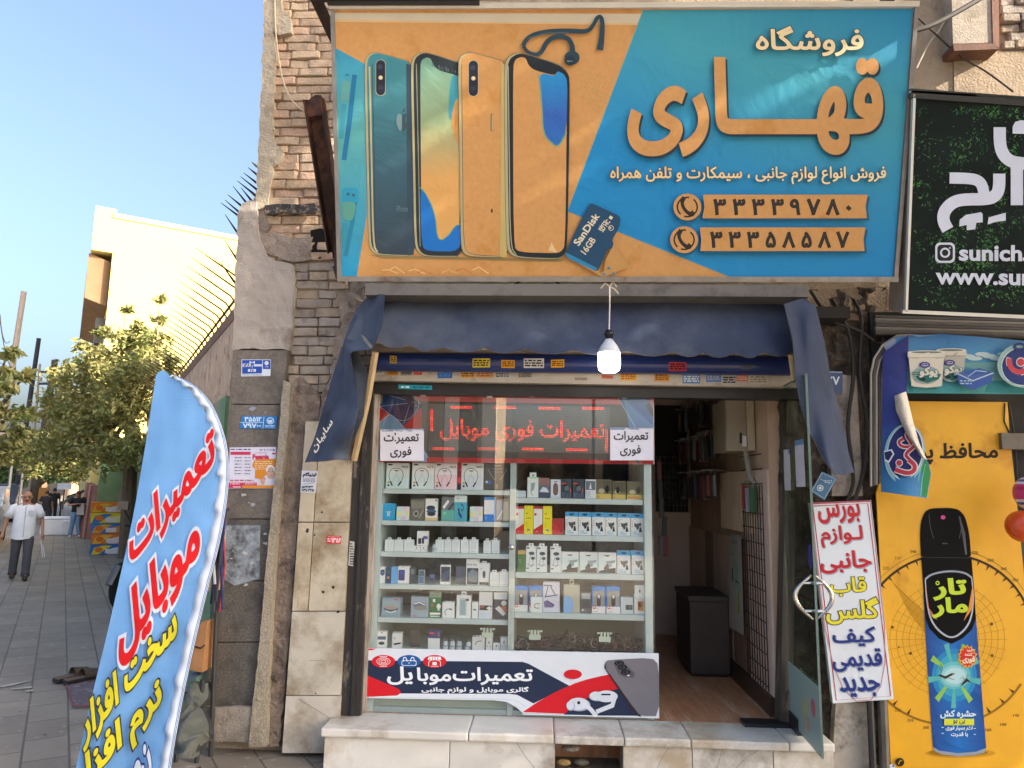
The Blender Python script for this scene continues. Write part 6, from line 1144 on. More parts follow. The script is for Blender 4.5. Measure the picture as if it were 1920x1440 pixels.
q = MB(); zc0, zc1 = zof(D(.9, 0), 1078), zof(D(.9, 0), 1160); mcr = mat('#c9c6c2', .15, 0, metal=1)
for s_ in (1, -1):
    q.tube([D(.93, lerp(zc0, zc1, t), s_*(.008+.085*math.sin(math.pi*t))) for t in [i/14 for i in range(15)]], [.006+.006*math.sin(math.pi*i/14) for i in range(15)], mcr, 10)
for t in (.18, .82): q.tube([D(.93, lerp(zc0, zc1, t), -.05), D(.93, lerp(zc0, zc1, t), .05)], .009, mcr, 10)
part("handle", q, dr)
q = MB(); slabd(.0, .3, ZF+.004, ZF+.09, -.016, .016, mat('#2b2a2b', .35, .1)); part("hinge_plate", q, dr)
q = MB(); q.box((1.18, -.06, ZF+.001), (1.5, .05, ZF+.02), mat('#27262a', .3, .1)); tag(q.build("floor_plate"), "black metal floor plate at the foot of the glass door", "floor plate")
for a0, a1, zz, hh, lab in ((.12, .36, 1.83, .24, "white paper sheet nearer the hinge on the glass door"), (.56, .86, 1.87, .26, "white paper sheet nearer the free edge of the glass door")):
    k = Ink(lambda u, v, h: D(u, v, .007+h+.003*noise.noise(V((u*9, v*12, a0)))), .00014); k.grid(lambda u, v: k.fn(lerp(a0, a1, u), lerp(zz-hh, zz, v), 0), 8, 10, mat('#bfbdc6', .7, .05, 9)); k.poly([(a0, zz-.03), (a1, zz-.03), (a1, zz), (a0, zz)], ink('#5f86a8')); tag(k.build("paper_sheet"), lab, "paper", "papers taped on the glass door")
k = Ink(lambda u, v, h: D(u, v, .007+h), .00014); k.rrect(.86, 1.18, .98, 1.31, .05, ink('#3f3a86')); k.scrib(.9, 1.21, .96, 1.26, ink('#cfc8e0'), 2, 3); tag(k.build("sticker"), "small violet rounded sticker on the open glass door", "sticker")
# plates on the right pier
k = Ink(on_y(-.06), .00014); k.prism([P(u, v, -.06) for u, v in ((1540, 695), (1580, 697), (1580, 740), (1540, 738))], (0, .005, 0), mat('#2f4468', .4, .15, 9)); k.line([(1541, 697), (1579, 698)], 1.2, ink('#b8c4d4')); k.tx('۲۷', 1551, 706, 1574, 721, ink('#c9d3de'), .02); tag(k.build("number_plate"), "blue house number plate partly behind the awning's right end", "number plate")
k = Ink(on_y(-.09), .00014); pts = [(1541, 884), (1569, 897), (1546, 938), (1520, 921)]; k.prism([P(u, v, -.09) for u, v in pts], (0, .003, 0), mat('#3a6c98', .4, .1, 9)); c5 = [(1545+(x-1545)*.9, 910+(y-910)*.9) for x, y in pts]; k.line(c5+[c5[0]], 1, ink('#b9cad8')); k.ring(1538, 915, 6, 6, 1.6, ink('#c9d6e0'), 18); k.ell(1538, 915, 2.5, 2.5, ink('#c9d6e0')); k.line([(1538, 898), (1556, 907)], 1, ink('#b9cad8')); k.scrib(1546, 900, 1560, 906, ink('#b9cad8'), 2, 4, .4)
tag(k.build("number_plate"), "small blue tag hanging tilted above the white vertical sign", "number plate")
# cables
def cable(name, pts, r, col, lab, y=-.1):
    q = MB(); w_ = [P(u, v, y) if len(t) == 0 else P(u, v, t[0]) for u, v, *t in pts]
    out = []
    for i in range(len(w_)-1):
        a, b = w_[i], w_[i+1]; p0 = w_[max(i-1, 0)]; p3 = w_[min(i+2, len(w_)-1)]
        for j in range(6):
            t = j/6; out.append(.5*((2*a)+(b-p0)*t+(2*p0-5*a+4*b-p3)*t*t+(3*a-p0-3*b+p3)*t**3))
    out.append(w_[-1]); q.tube(out, r, mat(col, .6, .1), 6); return tag(q.build(name), lab, "cable")
cable("cable", [(515, -20), (517, 60), (528, 140), (545, 185), (570, 208), (590, 200, -.5)], .006, '#b7a98f', "thin pale wire looping down the sunlit bricks to the brace", -.05)
cable("cable", [(1700, 60), (1740, 50), (1790, 25), (1850, -10)], .016, '#4a4540', "thick dark cable rising behind the blue end of the main sign", -.25)
cable("cable", [(1715, 28), (1750, 60), (1800, 105), (1850, 135), (1900, 172)], .006, '#3a3530', "thin dark wire running down across the cement wall", -.08)
cable("cable", [(1785, 5), (1765, 50), (1740, 85), (1718, 128)], .006, '#b0a590', "pale wire hanging beside the grey ledge block", -.06)
for pts, lab in (([(1560, 560), (1590, 620), (1600, 700), (1590, 800), (1600, 900), (1585, 945)], "dark wire hanging down the middle of the encrusted pier"), ([(1600, 560), (1615, 600), (1612, 700), (1625, 800), (1615, 900), (1590, 960)], "dark wire hanging along the right side of the encrusted pier"), ([(1520, 545), (1560, 600), (1610, 620), (1640, 640)], "dark wire crossing the top of the encrusted pier")):
    cable("cable", pts, .011, '#262321', lab, -.08)
cable("cable", [(930, 545, -.3), (950, 540, -.3), (975, 528, -.3)], .006, '#1f1d1c', "short black wire under the left part of the main sign", -.3)
cable("cable", [(1040, 526, -.3), (1060, 540, -.3), (1090, 546, -.3), (1140, 538, -.35)], .006, '#1f1d1c', "short black wire leading to the hanging bulb", -.3)
# ================================================================ side street on the left
def at(u, v, d): return EYE+ray(u, v)/FPX*d
UP = V((0, 0, 1))
wdir = (C1-C0).normalized(); wlen = (C1-C0).length; wo = V((-wdir.y, wdir.x, 0))     # wo: towards the road
if wo.dot(off) < 0: wo = -wo
hw = zof(C0, 742); hf = zof(C0, 556)
gw = MB(); MG = mat('#6f8f6c', .85, .2, 2.5, .3, 40, dirt='#a08d7c', da=.45, ds=1.3)
gw.prism([C0+wo*.0+UP*-.1, C1+UP*-.1, C1-wo*.3+UP*-.1, C0-wo*.3+UP*-.1], (0, 0, hw+.1), MG)
C2 = PG(172, 1037); gw.prism([C1+wdir*.02+UP*-.1, C2+UP*-.1, C2+wdir*.4+UP*-.1, C1+wdir*.42+UP*-.1], (0, 0, hw+.35), MG)
B2_ = C2+wdir*.4; gw.prism([B2_+UP*-.1, B2_+wdir*14+UP*-.1, B2_+wdir*14-wo*.3+UP*-.1, B2_-wo*.3+UP*-.1], (0, 0, hw+.2), MG)
tag(gw.build("garden_wall"), "old green painted wall along the side street under the spiked fence", "wall")
fn_ = thing("fence", C0+wdir*4+UP*hw, "rusty slatted metal fence with curving spikes on the green wall", "fence")
MP = mat('#cbb096', .7, .2, 8, .2, 60, dirt='#8a6a54', da=.3, ds=5); MRU = mat('#7a5a48', .8, .3, 9, .3)
q = MB(); n_ = int(wlen/.075)
for i in range(n_):
    p = C0+wdir*((i+.5)*wlen/n_)-wo*.12; q.obox(p+UP*(hw+(hf-hw)/2), (wdir, wo, UP), (.024, .008, (hf-hw)/2-.02), MP)
part("slats", q, fn_)
q = MB()
for z in (hw+.04, hf-.08): q.obox((C0+C1)/2-wo*.135+UP*z, (wdir, wo, UP), (wlen/2, .012, .035), MRU)
q.obox((C0+C1)/2-wo*.12+UP*(hf+.02), (wdir, wo, UP), (wlen/2, .015, .05), MRU)
for i in range(6): q.obox(C0+wdir*(.02+i*wlen/5*.99)-wo*.14+UP*(hw+(hf-hw)/2), (wdir, wo, UP), (.02, .02, (hf-hw)/2), MRU)
q.tube([C0-wo*.12+UP*(hf+.16), C1-wo*.12+UP*(hf+.16)], .012, MRU, 6)
part("rails", q, fn_)
q = MB(); MS = mat('#352d27', .6, .2, 9, metal=.3)
for i in range(int(wlen/.27)):
    p = C0+wdir*(.1+i*.27)-wo*.12+UP*hf; q.tube([p, p+UP*.1+wo*.005, p+UP*.16+wo*.05, p+UP*.27+wo*.24, p+UP*.36+wo*.4], [.008, .008, .008, .007, .002], MS, 5)
for a, b, c_, d_ in ((466, 357, 477, 366), (452, 352, 470, 374), (437, 349, 462, 380), (427, 365, 453, 386), (422, 375, 450, 399), (414, 380, 449, 406), (422, 402, 447, 439), (420, 449, 443, 484), (411, 489, 437, 525), (472, 304, 480, 311), (465, 314, 480, 326), (457, 324, 480, 342), (451, 331, 480, 354), (445, 339, 474, 362)):
    a_, b_ = at(a, b, 5.1), at(c_, d_, 5.25); q.tube([b_+(b_-a_)*.2, b_, a_], [.009, .009, .002], MS, 5)
part("spikes", q, fn_)
# ---- yellow building
GB = PG(160, 996); sd = -off
yb = thing("apartment_building", GB+sd*8, "tall pale yellow building with a blank sunlit side wall and a bay over the street", "building")
zt = zof(GB, 408); MY = mat('#d2bc74', .85, .05, .6, 0, dirt='#cdb56a', da=.25, ds=.5); MY_SHADE = mat('#7d6248', .8, .15, 2)
q = MB(); q.prism([GB+UP*-.1, GB+sd*26+UP*-.1, GB+sd*26+dst*18+UP*-.1, GB+dst*18+UP*-.1], (0, 0, zt+.1), MY); part("wall", q, yb)
q = MB(); z0, z1, z2 = zof(GB, 560), zof(GB, 474), zof(GB, 393)
q.prism([GB+off*.62+UP*z1, GB-off*.0+UP*z1, GB+dst*9+UP*z1, GB+off*.62+dst*9+UP*z1], (0, 0, z2-z1), MY); part("bay", q, yb)
q = MB(); q.prism([GB+off*.68+dst*.3+UP*z0, GB+off*.02+dst*.3+UP*(z0-.2), GB+dst*8.5+off*.02+UP*(z0-.2), GB+off*.68+dst*8.5+UP*z0], (0, 0, z1-z0-.05), MY_SHADE); part("shaded_underside", q, yb)  # sloped underside of the bay, its shade painted on as brown
q = MB()
for k_ in range(3): q.obox(GB+off*.12+dst*(1+k_*.3)+UP*(zof(GB, 600+k_*25)), (off, dst, UP), (.16, .3, .18), mat('#6b6a68', .6, .1))
part("air_conditioner", q, yb)
q = MB(); q.obox(GB+sd*13+dst*.1+UP*(zt+.06), (sd, dst, UP), (13.1, .16, .07), mat('#e2dcc8', .7, .1, 2)); part("parapet", q, yb)
# ---- trees
def crown(mb, blobs, n, size, mats, seed=0, flat=.75):
    rg = random.Random(seed); tot = sum(r**2 for _, r in blobs)
    for c, r in blobs:
        c = V(c); m_ = int(n*r*r/tot); nc = max(3, int(m_/22))
        for j in range(nc):
            d_ = V((rg.gauss(0, 1), rg.gauss(0, 1), rg.gauss(0, 1))).normalized()*r*(rg.random()**.45); d_.z *= flat; cc = c+d_; cr = r*rg.uniform(.14, .3); mm = rg.choice(mats)
            for t in range(22):
                p = cc+V((rg.gauss(0, 1), rg.gauss(0, 1), rg.gauss(0, .8)))*cr*.75; s_ = size*rg.uniform(.6, 1.3)
                a = V((rg.gauss(0, 1), rg.gauss(0, 1), rg.gauss(-.4, .7))).normalized(); b = a.cross(V((rg.gauss(0, 1), rg.gauss(0, 1), rg.gauss(0, 1)))).normalized(); e = a.cross(b)*.12
                mb.face([p, p+a*s_*.5+b*s_*.26+e*s_, p+a*s_, p+a*s_*.5-b*s_*.26+e*s_], mm if rg.random() < .8 else rg.choice(mats))
    return mb
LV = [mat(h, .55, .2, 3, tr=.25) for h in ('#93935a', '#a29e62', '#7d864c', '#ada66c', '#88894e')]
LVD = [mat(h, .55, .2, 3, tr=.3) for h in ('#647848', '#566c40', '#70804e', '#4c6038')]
MTK = mat('#6b5d50', .9, .25, 12, .8, 40)
def tree(name, base, limbs, blobs, n, size, mats, label, group=None, seed=0, tr=.12):
    t = thing(name, base, label, "tree", group); q = MB()
    for path, r0, r1 in limbs: q.tube(path, [lerp(r0, r1, i/(len(path)-1)) for i in range(len(path))], MTK, 8)
    part("trunk", q, t); part("crown", crown(MB(), blobs, n, size, mats, seed), t); return t
px_b = [(165, 712, 14.5, 55), (215, 690, 14, 55), (268, 690, 13.5, 52), (125, 765, 15, 50), (180, 775, 14.3, 60), (240, 760, 13.5, 58), (150, 835, 14.5, 52), (205, 845, 14, 52), (255, 825, 13, 42), (105, 825, 15.5, 48), (285, 650, 14, 34), (238, 640, 14, 34), (180, 660, 14.5, 30), (120, 700, 15.5, 24), (300, 690, 13, 34), (75, 840, 16, 40), (262, 612, 14, 12), (235, 580, 14, 9), (300, 600, 14, 11), (300, 560, 14, 6), (190, 615, 14.5, 14), (212, 625, 14.5, 12), (60, 865, 17, 36), (130, 870, 16, 36)]
bl = [(at(u, v, d), r*d/1350) for u, v, d, r in px_b]; b0_ = at(262, 760, 15.5); b0_.z = 0; hub = at(245, 790, 14.3)
lm = [([b0_, lerp(b0_, hub, .5)+UP*.5, hub], .16, .1)]+[([hub, lerp(hub, c, .55)+UP*.15, c], .07, .015) for c, r in bl[:16]]+[([c-UP*.9, c], .012, .004) for c, r in bl[16:20]]
tree("street_tree", b0_, lm, bl, 15000, .125, LV, "leafy olive-green tree leaning over the green wall, left of the spiked fence", seed=3)
px_b = [(12, 700, 11.5, 26), (30, 730, 11.5, 22), (8, 770, 11.5, 34), (22, 810, 12, 32), (45, 775, 12, 18), (10, 850, 12, 34), (40, 850, 12.5, 28), (50, 700, 12, 8), (-30, 760, 11, 60), (-40, 840, 11.5, 60), (15, 660, 11.5, 14)]
bl = [(at(u, v, d), r*d/1350) for u, v, d, r in px_b]; b0_ = PG(-90, 1100); hub = at(-40, 850, 12)
tree("street_tree", b0_, [([b0_, lerp(b0_, hub, .5), hub], .12, .08)]+[([hub, lerp(hub, c, .5)+UP*.2, c], .05, .01) for c, r in bl], bl, 1500, .15, LV, "sparse street tree at the left edge with thin twigs before the sky", seed=8)
for i, (u, vb, d, h, w_) in enumerate(((75, 968, 48, 70, 60), (128, 962, 55, 60, 40), (30, 972, 44, 62, 50), (5, 980, 38, 66, 50))):
    b0_ = at(u, 925, d); b0_.z = 0; c = at(u, 895, d); s_ = d/1350
    bl = [(c+V((dx*s_, 0, dz*s_)), r*s_) for dx, dz, r in ((0, 6, 22), (-w_*.4, 0, 18), (w_*.4, 2, 18), (w_*.15, 16, 16), (-w_*.2, 14, 15))]
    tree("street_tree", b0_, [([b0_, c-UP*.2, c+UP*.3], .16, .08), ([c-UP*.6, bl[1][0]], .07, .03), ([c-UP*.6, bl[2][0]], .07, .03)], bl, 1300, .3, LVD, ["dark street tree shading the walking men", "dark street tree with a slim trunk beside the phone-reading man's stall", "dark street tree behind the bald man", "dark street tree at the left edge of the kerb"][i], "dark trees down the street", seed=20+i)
# ---- poles and wires
def pole(u0, v0, u1, v1, d, r, col, lab, extra=None):
    a = at(u0, v0, d); b = at(u1, v1, d); dir_ = (a-b).normalized(); foot = b+dir_*((0-b.z)/dir_.z)
    q = MB(); q.tube([foot, a], [r, r*.75], mat(col, .8, .15, 6), 8)
    if extra: extra(q, a, dir_)
    return tag(q.build("utility_pole"), lab, "utility pole")
pole(45, 546, 18, 720, 26, .12, '#a59a90', "tall pale concrete pole at the far left against the sky")
pole(73, 634, 50, 790, 30, .11, '#3c3c44', "dark slim pole between the pale pole and the tree")
pole(75, 682, 66, 790, 36, .07, '#9a8f88', "short thin pale pole beside the dark slim pole")
def xarm(q, a, dr_):
    for k_ in (0, .5): q.obox(a-dr_*(.5+k_), (CR, CF, UP), (.5, .05, .05), mat('#3c3c44', .7, .1))
    q.tube([a+CR*(.35+.22*math.cos(t))-UP*(.8-.22*math.sin(t)) for t in [i*.5 for i in range(13)]], .02, mat('#2a2a2e', .6, 0), 5)
pole(103, 675, 85, 790, 30, .16, '#5a524c', "thick brown pole with crossarms and a cable loop near the tree", xarm)
for i, (a, b) in enumerate((((0, 590, 18), (18, 640, 22)), ((0, 600, 18), (30, 700, 24)), ((0, 680, 25), (140, 720, 40)), ((66, 690, 30), (140, 725, 40)))):
    p, r_ = at(*a), at(*b); q = MB(); q.tube([lerp(p, r_, t)-UP*.5*4*t*(1-t)*(.6) for t in [j/8 for j in range(9)]], .012, mat('#3a3a3e', .6, 0), 4); tag(q.build("overhead_wire"), ["upper overhead wire sagging to the pale pole at the left edge", "lower overhead wire sagging past the pale pole at the left edge", "long overhead wire low over the street behind the poles", "overhead wire from the dark pole towards the yellow building"][i], "wire")
# ---- far shops, signs
def blockb(u0, u1, vt, d, col, name, lab, extra=None):
    a, b = at(u0, 925, d), at(u1, 925, d); a.z = b.z = 0; q = MB(); z = zof(a, vt); dep = V((0, 6, 0))
    t = thing(name, lerp(a, b, .5), lab, "building"); q.prism([a+UP*-.1, b+UP*-.1, b+dep+UP*-.1, a+dep+UP*-.1], (0, 0, z+.1), mat(col, .8, .2, .8, dirt='#5b5148', da=.4, ds=.7)); part("wall", q, t)
    q = MB(); n_ = max(2, int((b-a).length/2.6))
    for i in range(n_): c = lerp(a, b, (i+.5)/n_)+V((0, -.05, 1.2)); q.box(c+V((-.9, -.02, -1.1)), c+V((.9, .04, 1.1)), mat('#3b3a3c', .4, .3, 2))
    part("shop_opening", q, t); q = MB(); q.box(a+V((0, -.3, 2.7)), b+V((0, 0, 3.3)), mat('#b0563a', .6, .3, .6)); part("fascia", q, t)
blockb(-60, 128, 888, 75, '#a5836a', "shop_row", "low reddish shops far down the street under the dark trees")
for u0, v0, u1, v1, d, c, c2_, lab in ((108, 906, 134, 918, 40, '#dcdcdc', '#b0504c', "white shop sign far down the street behind the stall"), (70, 914, 92, 936, 36, '#b0793c', '#e0d0b0', "orange notice board beside the walking men"), (8, 842, 40, 850, 20, '#c02c28', '#e88', "red sign half hidden in the leaves at the left edge"), (36, 852, 54, 862, 22, '#c23a30', '#e99', "smaller red sign among the leaves beside the longer red one")):
    k = Ink(lambda u, v, h: at(u, v, d-h), .004); k.rect(u0, v0, u1, v1, ink(c)); a, b = at(u0, v0, d), at(u1, v1, d); k.box((a.x, a.y+.003, b.z), (b.x, a.y+.06, a.z), ink(c)); k.scrib(u0+2, v0+2, u1-2, v1-2, ink(c2_), 2, 3)
    m_ = at((u0+u1)/2, v1, d+.05); k.tube([m_, V((m_.x, m_.y, 0))], .04, mat('#4a4a4c', .6, .1), 6); tag(k.build("street_sign"), lab, "sign")
def car(G, dirv, col, lab):
    t = thing("parked_car", G, lab, "car"); sdv = V((-dirv.y, dirv.x, 0)); L_ = lambda x, y, z: G+dirv*x+sdv*y+UP*z
    prof = [(-2.1, .35), (-2.1, .75), (-1.95, .92), (-1.25, .98), (-.7, 1.4), (.7, 1.42), (1.35, 1.0), (2.05, .9), (2.15, .6), (2.1, .32)]
    q = MB(); q.prism([L_(x, -.82, z) for x, z in prof], sdv*1.64, mat(col, .3, .04, 3, metal=.3, coat=.6)); part("body", q, t)
    q = MB(); q.prism([L_(x, -.825, z) for x, z in ((-1.1, 1.0), (-.65, 1.34), (.65, 1.36), (1.2, 1.02))], sdv*1.65, mat('#16181b', .1, 0)); part("window", q, t)
    for x in (-1.35, 1.35):
        for y in (-.8, .62):
            q = MB(); q.lathe([(.02, -.001), (.3, 0), (.31, .05), (.31, .14), (.3, .19), (.02, .191)], L_(x, y, .31), mat('#1a1a1b', .7, .1), 18, sdv); part("wheel", q, t)
for i, (u, v, c, lab) in enumerate(((-18, 1020, '#9a9c9e', "silver car parked at the left kerb beside the bald man"), (18, 975, '#3a3c40', "dark car parked further down the left kerb"))): car(PG(u, v)+off*.6, dst, c, lab)
# ---- stacked cartons
rs = random.Random(6); dS = EYE-C2; fS = (V((EYE.x, EYE.y, 0))-V((C2.x, C2.y, 0))).normalized(); rS = V((-fS.y, fS.x, 0))
G_ = PG(206, 1040); cz = 0.
for i, (c, c2_, c3) in enumerate((('#2f6fb0', '#d8c83a', '#c9d3de'), ('#d0782c', '#e2b04a', '#d8d0d8'), ('#3a78b4', '#d8a03a', '#d88a3a'), ('#d6c430', '#3a7ab8', '#e0d890'), ('#d47a2c', '#d8b03a', '#d8c8b8'))):
    w_, h = .82, .225; c0 = G_+rS*rs.uniform(-.04, .04); k = MB(); k.obox(c0+UP*(cz+h/2+.002)-fS*.3, (rS, fS, UP), (w_/2, .3, h/2-.003), ink(c), .004)
    kk = Ink(lambda u, v, h_, c0=c0, cz=cz: c0+rS*((u-.5)*w_)+UP*(cz+.225*(1-v))+fS*(.001+h_), .0015); kk.poly([(.03, .95), (.1, .3), (.3, .1), (.5, .15), (.35, .5), (.2, .95)], ink(c2_)); kk.poly([(.4, .95), (.5, .4), (.75, .2), (.97, .3), (.9, .7), (.6, .95)], ink(c3)); kk.rect(.35, .45, .6, .85, ink('#d8d4d8')); kk.ell(.2, .5, .09, .25, ink('#d8702a'))
    kk.v = k.v+kk.v; o_ = len(k.v); kk.f = k.f+[tuple(q+o_ for q in f) for f in kk.f]; ms = [kk.mi(m) for m in k.ms]; kk.m = [ms[q] for q in k.m]+kk.m
    tag(kk.build("carton"), "%s printed carton, %s" % (['blue and yellow', 'orange', 'blue with orange swirl', 'yellow and blue', 'orange and yellow'][i], ['lowest of the stack by the green wall', 'second from the bottom of the stack', 'middle of the stack by the green wall', 'second from the top of the stack', 'topmost of the stack by the green wall']
 [i]), "carton", "bright cartons stacked by the green wall"); cz += h
k = Ink(lambda u, v, h: PP(u, v, C2-fS*.0+fS*.03, fS)+fS*h, .003)
k.poly([(196, 898), (227, 898), (226, 917), (195, 916)], ink('#c0a698')); k.rect(212, 899, 226, 916, ink('#a8684a')); k.ell(220, 906, 3.4, 5, ink('#3c2a24')); k.scrib(198, 901, 210, 914, ink('#a04a40'), 4, 2); tag(k.build("wall_poster"), "small pinkish poster on the green wall above the cartons", "poster")
# ---- boards, white boxes, stall cloth
for i in range(5):
    a = PG(153+i*4, 1008+i*.6); t_ = at(168+i*3.4, 905+i*2, (a-EYE).dot(CF)+.6); q = MB(); d_ = (t_-a).normalized(); s_ = d_.cross(fS).normalized(); q.obox((a+t_)/2, (d_, s_, d_.cross(s_)), ((t_-a).length/2, .1, .02), mat(('#a07868', '#8c5a50', '#b08a78', '#7a4a44', '#9a6a5c')[i], .7, .2, 6)); tag(q.build("wooden_board"), "reddish wooden board leaning against the end of the green wall", "board", "boards leaning on the green wall")
for i, (u, v, w_, h, lab) in enumerate(((112, 1003, 1.0, .46, "larger white foam box on the pavement in front of the stall"), (140, 1003, .6, .36, "smaller white foam box behind the phone-reading man's legs"))):
    g_ = PG(u, v)-fS*.2; q = MB(); q.obox(g_+UP*h/2, (rS, fS, UP), (w_/2, .3, h/2), mat('#c9ccd0', .6, .06, 5), .03); q.obox(g_+UP*(h+.03), (rS, fS, UP), (w_/2+.02, .32, .03), mat('#d3d6da', .6, .06, 5), .015); tag(q.build("foam_box"), lab, "box", "white foam boxes")
q = MB(); q.grid(lambda u, v: at(lerp(112, 152, u), lerp(940, 924, u)+lerp(0, 7, v)+2*math.sin(u*9), 27+v*.6), 12, 4, mat('#b9c0c8', .7, .1, 3)); q.tube([at(115, 940, 27), V((at(115, 940, 27).x, at(115, 940, 27).y, 0))], .03, MS, 6); q.tube([at(150, 925, 27.3), V((at(150, 925, 27.3).x, at(150, 925, 27.3).y, 0))], .03, MS, 6); q.grid(lambda u, v: at(lerp(125, 158, u), lerp(930, 918, u)+5*v, 27.6+v*.5), 8, 3, mat('#3a78a8', .7, .1, 3)); tag(q.build("stall_awning"), "pale and blue cloth sheets stretched over the pavement stall", "awning")
# ---- motorcycle
mc = thing("motorcycle", PG(232, 1165), "black motorcycle parked behind the blue feather flag", "motorcycle")
F0 = PG(240, 1150); ax = (dst*.75+V((.66, .2, 0))).normalized(); sx_ = V((-ax.y, ax.x, 0)); BKM = mat('#17181a', .3, .1, 5, coat=.5); CH = mat('#a5a7aa', .25, .1, metal=.9); RBR = mat('#141414', .8, .1)
def Lm(x, y, z): return F0+ax*x+sx_*y+UP*z
for x in (0, 1.22):
    q = MB(); ring_ = [Lm(x+.25*math.cos(t), 0, .3+.25*math.sin(t)) for t in [2*math.pi*i/24 for i in range(25)]]; q.tube(ring_, .05, RBR, 8, False); whl = part("wheel", q, mc); q = MB(); q.tube([Lm(x+.2*math.cos(t), 0, .3+.2*math.sin(t)) for t in [2*math.pi*i/24 for i in range(25)]], .014, CH, 6, False)
    for i in range(10): q.tube([Lm(x, 0, .3), Lm(x+.2*math.cos(i*.63), 0, .3+.2*math.sin(i*.63))], .005, CH, 4)
    part("rim", q, whl)
q = MB(); q.tube([Lm(0, .07, .3), Lm(.18, .07, .85)], .022, CH, 8); q.tube([Lm(0, -.07, .3), Lm(.18, -.07, .85)], .022, CH, 8); q.tube([Lm(-.3, 0, .36), Lm(-.2, 0, .56), Lm(0, 0, .63), Lm(.2, 0, .58)], .06, BKM, 8); part("fork", q, mc)
q = MB(); q.ball(Lm(.5, 0, .82), .2, BKM, 2, (1.2, 1, .75)); q.ball(Lm(1.0, 0, .82), .2, mat('#222', .6, .1), 2, (1.6, 1.1, .45)); q.ball(Lm(.55, 0, .45), .19, mat('#3a3b3d', .4, .2), 2, (1.2, .9, .9)); q.ball(Lm(.1, 0, .82), .12, BKM, 2); q.ball(Lm(1.35, 0, .72), .13, BKM, 2, (1.6, .9, .6)); part("body", q, mc)
q = MB(); q.tube([Lm(.3, .38, 1.02), Lm(.18, .2, 1.0), Lm(.15, 0, .95), Lm(.18, -.2, 1.0), Lm(.3, -.38, 1.02)], .014, CH, 8); q.tube([Lm(.3, .38, 1.02), Lm(.34, .5, 1.02)], .022, RBR, 8); q.tube([Lm(.3, -.38, 1.02), Lm(.34, -.5, 1.02)], .022, RBR, 8); hbar = part("handlebar", q, mc)
for s_ in (1, -1):
    q = MB(); q.tube([Lm(.22, s_*.27, 1.02), Lm(.15, s_*.36, 1.22)], .008, RBR, 6); q.obox(Lm(.15, s_*.38, 1.28), (sx_, ax, UP), (.09, .012, .055), BKM, .02); part("mirror", q, hbar)
q = MB(); q.lathe([(.0, -.03), (.075, -.02), (.085, .02), (.05, .06)], Lm(-.02, 0, .84), CH, 16, ax); part("headlight", q, mc)
q = MB(); q.tube([Lm(.5, -.12, .3), Lm(.9, -.2, .32), Lm(1.4, -.22, .42)], .035, CH, 8); q.tube([Lm(.6, -.1, .2), Lm(.55, -.32, .2)], .018, RBR, 6); part("exhaust", q, mc)
# ---- scraps and stains on the paving
k = Ink(lambda u, v, h: PG(u, v, .003+h), .0008); rs = random.Random(14); ST_ = mat('#aaa59c', .9, .2, 30)
for i in range(42):
    u, v = rs.uniform(-10, 200), rs.uniform(1085, 1440); u += (v-1085)*.1; a = rs.uniform(.5, 2.2)*(v-900)/300
    k.poly([(u+a*rs.uniform(.5, 2.)*math.cos(t*.7), v+a*.35*rs.uniform(.4, 1.2)*math.sin(t*.7)) for t in range(9)], ST_ if rs.random() < .6 else mat(rs.choice(('#d0ccc4', '#6b5a45', '#8a7f60', '#4f4a46')), .9, .2, 20)); k.k = 1+i % 5
for i in range(30):
    u, v = rs.uniform(330, 600), rs.uniform(1395, 1440); a = rs.uniform(.6, 2.2); k.poly([(u+a*rs.uniform(.5, 1.6)*math.cos(t*.7), v+a*.4*rs.uniform(.4, 1.2)*math.sin(t*.7)) for t in range(9)], mat(rs.choice(('#d0ccc4', '#6b5a45', '#a89a80', '#4f4a46')), .9, .2, 20)); k.k = 1+i % 5
for pts in ([(-20, 1290), (20, 1284), (58, 1276)], [(20, 1292), (60, 1288)], [(48, 1296), (62, 1294)]): k.line(pts, [2, 4, 1][:len(pts)], ST_)
tag(k.build("litter"), "small scraps, gravel and pale stains scattered on the pavement", "litter", kind='stuff')
# ---- mat and slippers
k = Ink(lambda u, v, h: PG(u, v, .004+h), .002); k.prism([PG(u, v, .004) for u, v in ((119, 1268), (150, 1252), (215, 1256), (205, 1322), (137, 1324))], (0, 0, .008), mat('#6d6064', .95, .35, 60, .5, 90, dirt='#9a8d90', da=.4, ds=14)); k.k = 6
k.line([(120, 1268), (138, 1323)], 3, mat('#8a4a50', .9, .2, 40)); k.line([(138, 1323), (205, 1321)], 3, mat('#8a4a50', .9, .2, 40)); tag(k.build("doormat"), "worn reddish woven mat lying on the pavement behind the flag", "mat")
for i, (u, v) in enumerate(((134, 1273), (153, 1276))):
    g_ = PG(u, v, .014); f_ = (dst*.6+V((.75, .2, 0))).normalized(); s_ = V((-f_.y, f_.x, 0)); q = MB()
    sl_ = [(-.13, .03), (-.12, .045), (-.05, .04), (.03, .042), (.1, .05), (.145, .035), (.155, 0)]; pts = sl_+[(x, -y) for x, y in reversed(sl_[:-1])]
    q.prism([g_+f_*x+s_*y for x, y in pts], UP*.025, mat('#2a2725', .8, .1)); q.prism([g_+f_*x*.97+s_*y*.95+UP*.025 for x, y in pts], UP*.006, mat('#6b5648', .8, .2, 20))
    q.grid(lambda a, b: g_+f_*lerp(.0, .12, b)+s_*(.052*math.cos(a*math.pi))+UP*(.03+.055*math.sin(a*math.pi)*(1-.35*b)), 10, 5, mat('#54473c', .8, .2, 20), thick=(0, 0, .006)); tag(q.build("slipper"), ["left brown slipper of the pair on the woven mat", "right brown slipper of the pair on the woven mat"][i], "slipper", "pair of slippers on the mat")
